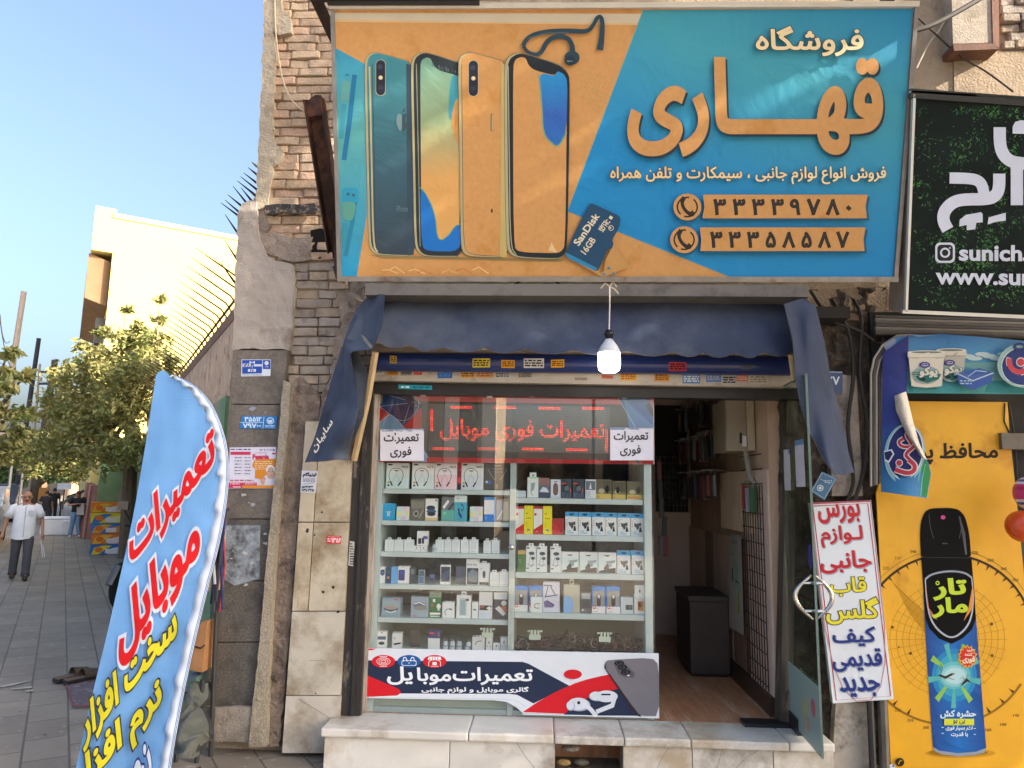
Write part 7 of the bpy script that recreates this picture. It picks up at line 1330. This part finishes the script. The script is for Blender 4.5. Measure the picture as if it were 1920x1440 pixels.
# ---- feather flag
ff = thing("feather_flag", PG(250, 1515), "tall blue feather flag with red and yellow Persian lettering", "flag")
YF = -.85; FL = smo([(293, 703), (290, 722), (285, 752), (279, 795), (272, 840), (264, 885), (255, 940), (239, 1020), (222, 1095), (203, 1180), (182, 1265), (163, 1345), (146, 1425), (134, 1478)])
FI = smo([(318, 706), (350, 724), (376, 755), (396, 797), (407, 842), (410, 886), (406, 938), (392, 1015), (372, 1090), (352, 1172), (333, 1258), (316, 1340), (302, 1422), (296, 1478)])
FO = smo([(328, 703), (365, 721), (395, 752), (415, 795), (427, 840), (430, 885), (426, 940), (412, 1020), (392, 1095), (371, 1180), (352, 1265), (336, 1345), (322, 1425), (316, 1478)])
def fwave(u, v, h=0.):
    s_ = (u-250+(v-1000)*.22)/100
    return P(u, v, YF-h+.012*math.sin(s_*2.2+v*.004)+.006*math.sin(s_*5+v*.012)+.006*noise.noise(V((u*.03, v*.02, 2))))
MF = mat('#79b0ea', .55, .05, 4, .05, 20, tr=.25)
k = Ink(fwave, .0032)
k.grid(lambda a, b: fwave(lerp(pl(FL, b)[0], pl(FI, b)[0]+1, a), lerp(pl(FL, b)[1], pl(FI, b)[1], a)-(10*math.sin(a*math.pi) if b < .02 else 0)), 24, 70, MF)
RDF, WHF, YLF, DKF = ink('#d81f26', .5, tr=.2), ink('#d9e2ee', .5, tr=.2), ink('#e2d835', .5, tr=.2), ink('#3a3b40', .5, tr=.2)
k.k = 2
for t, bl_, br_, tl_, c, o_, ow, bd in (('تعمیرات', (247, 1074), (404, 884), (241, 986), RDF, WHF, .055, .042), ('موبایل', (227, 1256), (376, 1062), (219, 1142), RDF, WHF, .055, .042), ('سخت افزار', (158, 1410), (333, 1206), (152, 1334), YLF, DKF, .045, .04), ('نرم افزار', (143, 1518), (304, 1344), (137, 1440), YLF, DKF, .045, .04), ('نصب', (206, 1560), (285, 1460), (200, 1490), WHF, ink('#2a3c7c', .5), .05, .05)): k.text(t, bl_, br_, tl_, c, bd, out=o_, ow=ow)
part("printed_cloth", k, ff)
q = MB(); MSL = mat('#d3dff0', .35, .05, 6, tr=.2)
def slv(a, b):
    i_, o_ = pl(FI, b), pl(FO, b); w_ = (math.sin(b*150)*.5+math.sin(b*83+1)*.5); p = fwave(lerp(i_[0], o_[0], a), lerp(i_[1], o_[1], a)+(4*w_*(1-a)))
    return p+V((0, -.016*math.sin(a*math.pi)-.016*w_*(1-a), 0))
q.grid(slv, 12, 220, MSL); slo = part("sleeve", q, ff, smooth=True)
k = Ink(lambda u, v, h: slv(u, v)+V((0, -h-.002, 0)), .001)
for c_ in (.86, .95): k.mesh([slv(c_+e, i/160)+V((0, -.0025, 0)) for i in range(161) for e in (-.02, .02)], [(2*i, 2*i+1, 2*i+3, 2*i+2) for i in range(160)], ink('#3f6aa8'))
part("seam", k, slo)
q = MB(); gb_ = PG(312, 1500); q.tube([V((gb_.x, gb_.y, .02)), P(318, 1470, YF+.03)]+[fwave(*pl(FO, 1-t))+V((-.012, .012, 0)) for t in [i/20 for i in range(20)]], .009, mat('#3a3a3c', .5, .1), 8); q.tube([V((gb_.x-.35, gb_.y, .02)), V((gb_.x+.35, gb_.y, .02))], .015, mat('#3a3a3c', .5, .1), 8); q.tube([V((gb_.x, gb_.y-.35, .02)), V((gb_.x, gb_.y+.35, .02))], .015, mat('#3a3a3c', .5, .1), 8); part("pole", q, ff)
# ---- things heaped by the granite pier
q = MB(); rs = random.Random(31)
for i in range(26):
    u = rs.uniform(396, 424); v0 = rs.uniform(955, 985); p0 = P(u, v0, rs.uniform(-.3, -.12)); p1 = P(u-rs.uniform(4, 14), rs.uniform(1080, 1165), rs.uniform(-.3, -.15)); q.tube([p0, lerp(p0, p1, .5)+V((rs.uniform(-.03, .03), 0, 0)), p1], rs.uniform(.004, .009), mat(rs.choice(('#22242c', '#2f3c6a', '#a84048', '#c89a80', '#3a3a44', '#7a6aa0', '#b8b8bc', '#20222a')), .7, .2), 5)
q.tube([P(395, 962, -.2), P(430, 955, -.2)], .01, mat('#4a4a4c', .5, .1), 6); q.tube([P(414, 958, -.2), V((P(414, 958, -.2).x, -.1, 0))], .015, mat('#3a3a3c', .5, .1), 6); tag(q.build("strap_bundle"), "bundle of dark and coloured straps hanging by the granite pier", "straps")
q = MB(); q.prism([P(u, v, -.2) for u, v in ((366, 1170), (388, 1165), (383, 1218), (379, 1261), (355, 1256))], (0, .12, 0), mat('#a87a50', .8, .15, 8, dirt='#8f6642', da=.3)); q.prism([P(u, v, -.206) for u, v in ((362, 1210), (376, 1214), (384, 1208), (384, 1211), (376, 1217), (362, 1213))], (0, .005, 0), mat('#3a2a1c', .8, .1)); tag(q.build("cardboard_box"), "torn brown cardboard box behind the flag beside the granite pier", "box")
q = MB(); q.box(P(335, 1275, -.3), P(386, 1261, -.1)+V((0, .0, 0)), mat('#46566a', .5, .1)); 
for u in (342, 380): p = P(u, 1274, -.2); q.tube([p, V((p.x, p.y, 0))], .014, mat('#2c3038', .5, .1), 6)
tag(q.build("folding_stool"), "grey-blue stool top under the cardboard box", "stool")
q = MB()
def tarp(a, b):
    u = lerp(322, 384, a); v = lerp(1278+18*math.sin(a*4), 1400, b**.85); y = -.12-.32*b-.1*math.sin(a*math.pi)
    p = P(u, v, y); n_ = noise.noise_vector(p*9)*.05+noise.noise_vector(p*22)*.02; p = p+n_; p.z = max(.01, p.z*(1-b*b*.25)); return p
q.grid(tarp, 26, 26, mat('#5b5d57', .8, .25, 10, .3, 60)); q.grid(lambda a, b: tarp(a, b)+V((.0, .05, -.01)), 10, 10, mat('#2a2c30', .8, .2)); tag(q.build("tarpaulin_heap"), "crumpled grey tarpaulin heap at the foot of the granite pier", "tarpaulin")
q = MB(); q.grid(lambda a, b: P(lerp(366, 391, a)-8*b, lerp(1205, 1330, b), -.1-.02*math.sin(a*7)), 8, 14, mat('#7f9a86', .7, .2, 9)); tag(q.build("net_sheet"), "faded green net hanging at the granite pier's left edge", "net")
# ---- posters on the granite pier
k = Ink(on_y(-.0605), .00014); k.poly([(453, 674), (508, 674), (507, 705), (452, 706)], ink('#d3d9e2')); k.poly([(454, 675), (492, 675), (491, 700), (454, 701)], ink('#2a4fa8')); k.poly([(493, 675), (507, 675), (507, 692), (493, 692)], ink('#2a4fa8'))
for r_ in ((455, 682, 470, 688), (476, 683, 491, 687), (465, 692, 480, 697)): k.rect(*r_, ink('#cfd6e2'))
k.poly([(468, 677), (473, 679.5), (478, 677), (478, 682), (473, 680), (468, 682)], ink('#d8dee8')); k.tx('۱۳۸', 457, 683, 468, 687.5, ink('#26304a'), .05); k.tx('۲۷', 469, 693, 476, 696.5, ink('#26304a'), .05); k.ell(500, 681, 4, 4, ink('#cfd6e2')); k.line([(497, 688), (504, 688)], 1, ink('#cfd6e2')); k.scrib(455, 702, 492, 704.5, ink('#5a6478'), 1, 3); k.line([(473, 684), (473, 690)], 1, ink('#cfd6e2'))
tag(k.build("notice_plate"), "small blue and white numbered plate high on the granite pier", "plate")
k = Ink(on_y(-.0625), .00014); k.prism([P(u, v, -.062) for u, v in ((454, 780), (520, 780), (517, 804), (449, 803))], (0, .004, 0), ink('#2f78b8', .35)); LW = ink('#c9dcec'); k.line([(450, 792), (493, 792)], 1, LW); k.line([(495, 781), (493, 803)], 1, LW); k.tx('۳۵۵۱۲', 459, 782, 490, 790, LW, .04); k.tx('۷۹۷۰۰', 456, 794, 489, 802, LW, .04); k.ring(507, 789, 7, 6.5, 1.6, LW, 20); k.poly([(502, 788), (512, 787), (509, 793), (504, 793)], LW); k.scrib(497, 797, 515, 802, LW, 2, 4)
tag(k.build("number_plate"), "blue plate with two white number rows on the granite pier", "number plate")
k = Ink(on_y(-.0615), .00014); k.poly([(431, 839), (518, 838), (515, 916), (428, 916)], ink('#d9d6e4', .4)); PK, ORG, PUR = ink('#c8385c'), ink('#d98a2c'), ink('#4f4a6a')
k.poly([(432, 847), (470, 847), (470, 853), (432, 853)], PK); k.poly([(510, 849), (517, 849), (517, 852), (510, 852)], PK); k.tx('Pesania', 474, 852, 504, 861, PK, .06); k.tx('پوست و مو', 487, 841, 516, 846, PUR, .02); k.tx('کلینیک تخصصی', 478, 847, 500, 851, PK, .02)
k.scrib(432, 841, 470, 845, PUR, 1, 2)
for i in range(6): k.scrib(440, 857+i*6, 453, 860+i*6, PUR, 1, 20+i); k.scrib(459, 857+i*6, 470, 860+i*6, PUR, 1, 40+i)
k.poly([(476, 864), (480, 861), (517, 860), (516, 876), (505, 879), (500, 890), (486, 898), (478, 896), (479, 880), (473, 874)], ORG); k.scrib(478, 864, 512, 882, ink('#e8d8b8'), 5, 9, .35)
SK = ink('#c9a48c'); k.ell(508, 886, 8, 12, SK); k.ring(508, 884, 9, 12, 3, ink('#e4e4ec'), 20, math.pi, 2*math.pi); k.line([(503, 884), (506, 884)], 1, PUR); k.line([(510, 884), (513, 884)], 1, PUR); k.line([(506, 892), (511, 892)], 1, PK); k.ell(493, 902, 4, 7, SK); k.ring(493, 900, 5, 7, 1.6, ORG, 16, math.pi, 2*math.pi)
k.scrib(432, 899, 476, 903, PK, 1, 5); k.poly([(429, 905), (482, 905), (482, 910), (429, 910)], PK); k.poly([(429, 910), (455, 910), (455, 915), (429, 915)], PK); k.poly([(455, 910), (515, 910), (515, 915), (455, 915)], ORG); k.scrib(432, 906, 450, 909, ink('#e8d8e0'), 1, 1); k.tx('beauty', 438, 911, 452, 915, ink('#e8d8e0'), .03); k.scrib(460, 906, 480, 909, ink('#e8d8e0'), 1, 7)
tag(k.build("poster"), "pink and orange beauty clinic poster on the granite pier", "poster")
k = Ink(on_y(-.0945), .00014); k.poly([(566, 882), (596, 883), (592, 924), (563, 923)], ink('#d3d7e2')); k.tx('ایزوگام', 568, 886, 593, 895, ink('#23232c'), .06); k.scrib(568, 897, 591, 904, ink('#55586a'), 3, 3); k.line([(568, 908), (590, 905)], .8, ink('#55586a')); k.tx('۵۵۳۴۷۴۲۳', 566, 911, 587, 915.5, ink('#23232c'), .05); k.tx('۰۹۳۷۰۳۴۵۱', 565, 917, 589, 921.5, ink('#23232c'), .05); tag(k.build("flyer"), "small white flyer on the marble pilaster below the awning's left tip", "flyer")
k = Ink(on_y(-.0945), .00014); k.poly([(613, 1004), (640, 1005), (639, 1020), (612, 1019)], ink('#c83a44')); k.tx('۱۳۵۶', 622, 1009, 639, 1017, ink('#e8c8c8'), .05); k.scrib(614, 1009, 621, 1017, ink('#e8c8c8'), 2, 3); k.scrib(615, 1005.5, 637, 1008, ink('#e0a0a0'), 1, 3); tag(k.build("sticker"), "small red sticker on the marble pilaster", "sticker")
k = Ink(on_y(-.0865), .00014); k.poly([(656, 1014), (665, 1016), (662, 1062), (653, 1060)], ink('#b8b4ae')); k.scrib(656, 1018, 663, 1060, ink('#4a4844'), 9, 3); tag(k.build("sticker"), "tall whitish sticker on the black door frame", "sticker")
# ================================================================ people
def skin(js, es, rads, sub=1):
    me = bpy.data.meshes.new('t'); me.from_pydata([tuple(j) for j in js], es, []); o = bpy.data.objects.new('t', me); COL.objects.link(o)
    m = o.modifiers.new('s', 'SKIN'); m.use_smooth_shade = True; sb = o.modifiers.new('u', 'SUBSURF'); sb.levels = sub
    for i, r in enumerate(rads):
        d = me.skin_vertices[0].data[i]; d.radius = (r, r) if not isinstance(r, tuple) else r; d.use_root = (i == 0)
    bpy.context.view_layer.update(); ev = o.evaluated_get(bpy.context.evaluated_depsgraph_get()); mm = ev.to_mesh()
    vs = [v.co.copy() for v in mm.vertices]; fs = [tuple(p.vertices) for p in mm.polygons]
    ev.to_mesh_clear(); bpy.data.objects.remove(o); bpy.data.meshes.remove(me); return vs, fs
def person(G, face, H, J, cols, label, hair=None, belly=1., extra=None):
    """J: joints in (right, forward, up) for a 1.70 m figure"""
    f = V((face.x, face.y, 0)).normalized(); r = V((f.y, -f.x, 0)); s = H/1.7
    L = lambda p: G+(r*p[0]+f*p[1]+UP*p[2])*s
    root = thing("person", G, label, "person")
    base = dict(pel=(0, 0, .95), wai=(0, .01, 1.1), che=(0, .01, 1.3), nec=(0, 0, 1.45), hb=(0, .02, 1.53), ht=(0, .03, 1.63), sL=(-.18, 0, 1.4), sR=(.18, 0, 1.4), eL=(-.25, -.02, 1.13), eR=(.25, -.02, 1.13), wL=(-.27, .06, .9), wR=(.27, .06, .9), hL=(-.09, 0, .9), hR=(.09, 0, .9), kL=(-.1, .03, .5), kR=(.1, .03, .5), aL=(-.1, 0, .09), aR=(.1, 0, .09))
    base.update(J); B = {k_: V(v) for k_, v in base.items()}
    names = []; js = []; rd = []; es = []
    def add(p, rad, par=None): js.append(L(p)); rd.append(rad*s if not isinstance(rad, tuple) else (rad[0]*s, rad[1]*s)); i = len(js)-1; (es.append((par, i)) if par is not None else None); return i
    p = add(B['pel'], .125); w_ = add(B['wai'], .115*belly, p); c = add(B['che'], .12, w_); n_ = add(B['nec'], .058, c); hb = add(B['hb'], .075, n_); hm = add((B['hb']+B['ht'])/2, .088, hb); ht = add(B['ht'], .07, hm)
    for sd_ in 'LR':
        sg_ = -1 if sd_ == 'L' else 1
        s1 = add(B['s'+sd_], .058, c); e1 = add(B['e'+sd_], .04, s1); w1 = add(B['w'+sd_], .027, e1); dv = (B['w'+sd_]-B['e'+sd_]).normalized(); hd = add(B['w'+sd_]+dv*.07, .035, w1)
        for q_ in range(4): sp = V((.012*(q_-1.5), 0.012*(q_-1.5), 0)); m1 = add(B['w'+sd_]+dv*(.12-.008*abs(q_-1.5))+sp*1.4, .009, hd); add(B['w'+sd_]+dv*(.165-.012*abs(q_-1.5))+sp*1.4+V((0, .012, 0)), .007, m1)
        add(B['w'+sd_]+dv*.08+V((-sg_*.035, .03, 0)), .01, hd)
        h1 = add(B['h'+sd_], .088, p); k1 = add(B['k'+sd_], .058, h1); a1 = add(B['a'+sd_], .04, k1); tv = V(base.get('t'+sd_, B['a'+sd_]+V((0, .16, -.06)))); add(tv, .035, a1)
    vs, fs = skin(js, es, rd); q = MB(); SKM = mat(cols['skin'], .5, .08, 20); q.mesh(vs, fs, SKM)
    hc = (B['hb']+B['ht'])/2; hl = V(J.get('look', (0, 1, 0))).normalized(); ru = V((1, 0, 0)); up_ = ru.cross(hl)
    def Hd(x, y, z): return L(hc+ru*x+hl*y+up_*z)
    q.ball(Hd(0, .0, .0), .1*s, SKM, 2, (.82, .95, 1.18)); q.ball(Hd(0, .1, -.015), .022*s, SKM, 1, (.8, 1.1, 1.3)); q.ball(Hd(-.085, -.01, -.005), .026*s, SKM, 1, (.5, .8, 1.2)); q.ball(Hd(.085, -.01, -.005), .026*s, SKM, 1, (.5, .8, 1.2))
    bdy = part("body", q, root, smooth=True)
    q = MB(); dk = mat('#2a1d18', .5, 0)
    for x in (-.034, .034): q.ball(Hd(x, .082, .016), .015*s, dk, 1, (1.4, .6, .75)); q.ball(Hd(x, .084, .042), .019*s, mat(cols.get('brow', '#3a3030'), .8, 0), 1, (1.5, .5, .35))
    q.ball(Hd(0, .088, -.058), .026*s, mat('#7a3f38', .5, 0), 1, (1.5, .5, .35)); q.ball(Hd(0, .092, -.036), .022*s, mat(cols.get('brow', '#3a3030'), .8, 0), 1, (1.6, .5, .3)); part("face", q, bdy)
    # clothes: lofted rings round the trunk, tapering tubes along the limbs
    def loft(q, rings, m, n=18, jit=0.):
        vs = [L((c[0]+a*math.cos(t), c[1]+b*math.sin(t), c[2]+jit*math.sin(3*t+1))) for c, a, b in rings for t in [2*math.pi*i/n for i in range(n)]]
        q.mesh(vs, [(i*n+k_, i*n+(k_+1) % n, (i+1)*n+(k_+1) % n, (i+1)*n+k_) for i in range(len(rings)-1) for k_ in range(n)], m)
    hem = cols.get('hem', -.04); P_, W_, C_, N_ = B['pel'], B['wai'], B['che'], B['nec']; sw = (B['sR'].x-B['sL'].x)/2
    q = MB(); SH = mat(cols['shirt'], .8, .1, 9, .4, 25)
    loft(q, [(P_+V((0, 0, hem)), .175*belly, .13*belly), (P_+V((0, .0, .02)), .172*belly, .135*belly), (W_, .168*belly, .132*belly), (C_, .182, .128), (lerp(C_, N_, .45), sw+.03, .11), (lerp(C_, N_, .72), sw*.86, .095), (N_+V((0, 0, -.03)), .1, .085), (N_+V((0, .005, .0)), .068, .066)], SH, 22, .012 if hem < -.1 else 0)
    for sd_ in 'LR':
        s1, e1 = B['s'+sd_], lerp(B['s'+sd_], B['e'+sd_], cols.get('sleeve', .75)); ins_ = V((.05 if sd_ == 'L' else -.05, 0, .0))
        q.tube([L(s1+ins_), L(lerp(s1, e1, .15)), L(lerp(s1, e1, .5)), L(e1)], [.07*s, .078*s, .074*s, .076*s], SH, 14)
    shp = part("shirt", q, root, smooth=True)
    if hem < -.1:
        q = MB(); q.tube([L((0, .135*belly, z_)) for z_ in (.82, 1.0, 1.15, 1.3)]+[L((0, .11, 1.4))], .008*s, mat('#b4b8c0', .8, 0), 5); q.obox(L((-.09, .135, 1.27)), (r, f, UP), (.045*s, .006, .05*s), mat('#c4c8d0', .8, 0)); part("placket", q, shp)
    q = MB(); TR = mat(cols['pants'], .8, .12, 9, .4, 25)
    loft(q, [(P_+V((0, 0, .06)), .15*belly, .12*belly), (P_+V((0, 0, -.04)), .168, .125), (P_+V((0, -.005, -.12)), .165, .118), (P_+V((0, 0, -.17)), .12, .09)], TR)
    for sd_ in 'LR':
        h1, k1, a1 = B['h'+sd_], B['k'+sd_], B['a'+sd_]; kk = V((0, .008, 0))
        q.tube([L(h1+V((0, 0, -.01))), L(lerp(h1, k1, .4)), L(k1+kk), L(lerp(k1, a1, .45)), L(lerp(k1, a1, .85)), L(a1+V((0, .01, -.02)))], [.098*s, .094*s, .076*s, .074*s, .07*s, .076*s], TR, 14)
    part("trousers", q, root, smooth=True)
    for sd_ in 'LR':
        a_ = B['a'+sd_]; q = MB(); vs, fs = skin([L(a_+V((0, -.05, -.04))), L(a_+V((0, .06, -.045))), L(a_+V((0, .17, -.055)))], [(0, 1), (1, 2)], [.055*s, .055*s, .042*s], 2); q.mesh(vs, fs, mat(cols['shoe'], .6, .1)); part("shoe", q, root, smooth=True)
    if hair:
        q = MB(); hmm = mat(hair, .7, .2, 30)
        bm = bmesh.new(); bmesh.ops.create_icosphere(bm, subdivisions=3, radius=1)
        if cols.get('bald'): kill = [v for v in bm.verts if v.co.z > .12 or v.co.z < -.45 or v.co.y > .1]
        else: kill = [v for v in bm.verts if (v.co.y > .15 and v.co.z < .45) or v.co.z < -.45]
        bmesh.ops.delete(bm, geom=kill, context='VERTS'); q.bm(bm, hmm, lambda v: Hd(v.x*.088*s/s, v.y*.101, v.z*.125)); part("hair", q, root, smooth=True)
    if extra: extra(L, root)
    return root
def hgt(g_, v): return zof(g_, v)
g1 = PG(34, 1088); tc = EYE-g1
def ex1(L, root):
    q = MB(); w_ = L((-.3, .1, .78)); q.tube([w_, w_+V((.02, 0, -.14)), w_+V((.06, 0, -.3)), w_+V((.09, 0, -.28)), w_+V((.03, 0, -.08))], .006, mat('#c9ccd2', .6, 0), 5); tag(q.build("face_mask"), "white strap hanging from the bald man's hand", "mask")
person(g1, tc, hgt(g1, 920), dict(eL=(-.29, -.02, 1.14), eR=(.29, -.02, 1.14), wL=(-.31, .06, .9), wR=(.33, .05, .9), kL=(-.1, .1, .5), kR=(.1, -.02, .48), aL=(-.1, .1, .1), aR=(.11, -.14, .12), look=(0, .95, -.25)), dict(skin='#a87a5f', shirt='#e2e5ea', pants='#4a4b52', shoe='#3a2f2a', brow='#8a8580', bald=1, sleeve=.8, hem=-.17), "bald man in an untucked white short-sleeved shirt walking towards us", hair='#b0aca6', belly=1.12, extra=ex1)
g2 = PG(139, 1008)
def ex2(L, root):
    q = MB(); p = L((.0, .3, 1.2)); q.obox(p, (CR, CU, CF), (.04, .07, .01), mat('#1d1d20', .2, 0)); tag(q.build("mobile_phone"), "dark phone held by the man in black standing at the stall", "phone")
    q = MB(); p = L((-.1, .22, 1.02)); q.obox(p, (CR, CU, CF), (.1, .16, .02), mat('#b5a9a4', .7, .1)); tag(q.build("paper_bag"), "pale bag under the arm of the man reading his phone", "bag")
person(g2, EYE-g2+V((2, 0, 0)), hgt(g2, 919), dict(eL=(-.3, .1, 1.16), eR=(.3, .1, 1.16), wL=(-.08, .27, 1.2), wR=(.08, .27, 1.2), kL=(-.06, .05, .5), kR=(.1, .02, .5), aL=(-.14, .06, .1), aR=(.14, .0, .1), hb=(0, .04, 1.52), ht=(0, .09, 1.61), look=(0, .8, -.6)), dict(skin='#a87a62', shirt='#1f2026', pants='#6d87a6', shoe='#b9b7b4', sleeve=.7), "man in a black T-shirt and blue jeans looking down at his phone", hair='#2a2220', extra=ex2)
g3 = PG(82, 986); person(g3, g3-EYE+V((1, 0, 0)), hgt(g3, 920), dict(aL=(-.1, .14, .1), aR=(.1, -.16, .12), kL=(-.1, .12, .5), kR=(.1, 0, .5)), dict(skin='#8f6a55', shirt='#22232a', pants='#2a2b30', shoe='#1d1d1f', sleeve=.8), "man in black walking away, left of the pair", hair='#2a2422')
g4 = PG(97, 977); person(g4, g4-EYE, hgt(g4, 915), dict(aL=(-.1, -.12, .12), aR=(.1, .15, .1), kL=(-.1, 0, .5), kR=(.1, .12, .5)), dict(skin='#8f6a55', shirt='#1d1e24', pants='#24252b', shoe='#1d1d1f', sleeve=.9), "taller man in black walking away, right of the pair", hair='#1f1a1a')
# ================================================================ across the road (seen in the glass)
def facade(x0, x1, y, h, col, lab, pil=None, rows=3, cols_=4):
    t = thing("street_building", V(((x0+x1)/2, y, 0)), lab, "building"); q = MB(); q.box((x0, y-8, -.1), (x1, y, h), mat(col, .85, .12, .8, dirt='#7d7064', da=.25, ds=.6)); part("wall", q, t)
    q = MB(); 
    for i in range(cols_):
        for j in range(rows):
            x = lerp(x0, x1, (i+.5)/cols_); z = 1.4+(h-1)*(j)/rows; q.box((x-.55, y+.0, z), (x+.55, y+.04, z+1.4), mat('#2b3038', .15, .1))
    part("windows", q, t)
    if pil:
        q = MB(); 
        for x in pil: q.box((x-.22, y+.001, 0), (x+.22, y+.3, h+.2), mat('#d3cbb9', .8, .08, 2))
        part("pilaster", q, t)
facade(-12, -1.6, -18.5, 6.2, '#a8947c', "beige brick building with cream pilasters across the road", (-11.8, -6.4, -3.9, -2.9, -1.7), 4, 5)
facade(-1.0, 2.2, -26, 3.1, '#7d6f66', "low dark-walled house across the road", None, 1, 2)
facade(2.3, 7.5, -27, 2.8, '#c3b7a0', "low cream house across the road", None, 1, 3)
facade(7.6, 16, -26, 3.2, '#a39482', "two-storey tan house across the road", None, 2, 4)
facade(-22, -12.2, -19, 5, '#9a8d80', "grey-brown building at the far end across the road", None, 3, 4)
q = MB(); q.tube([V((1.35, -14.5, 0)), V((1.35, -14.5, 5.2)), V((1.5, -14.5, 5.3)), V((2.1, -14.5, 5.25))], .05, mat('#3a3a3c', .5, .1), 8); tag(q.build("street_lamp"), "street lamp post across the road reflected in the window", "street lamp")
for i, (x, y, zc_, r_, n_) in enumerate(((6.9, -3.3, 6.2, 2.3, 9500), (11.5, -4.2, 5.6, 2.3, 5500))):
    b0_ = V((x, y, 0)); rs = random.Random(60+i); bl = [(V((x+rs.uniform(-1, 1)*r_, y+rs.uniform(-1, 1)*r_*.8, zc_+rs.uniform(-1.1, 1.2)*r_*.9)), r_*rs.uniform(.38, .6)) for _ in range(16)]
    tree("street_tree", b0_, [([b0_, b0_+V((.05, .03, 1.5)), V((x, y, zc_-1))], .14, .09)]+[([V((x, y, zc_-1.2)), lerp(V((x, y, zc_-.6)), c, .6), c], .06, .015) for c, r in bl], bl, n_, .25, LVD, ["street tree right of the photographer shading the shop", "second street tree further right shading the neighbour"][i], "trees on the shop's pavement", seed=70+i)
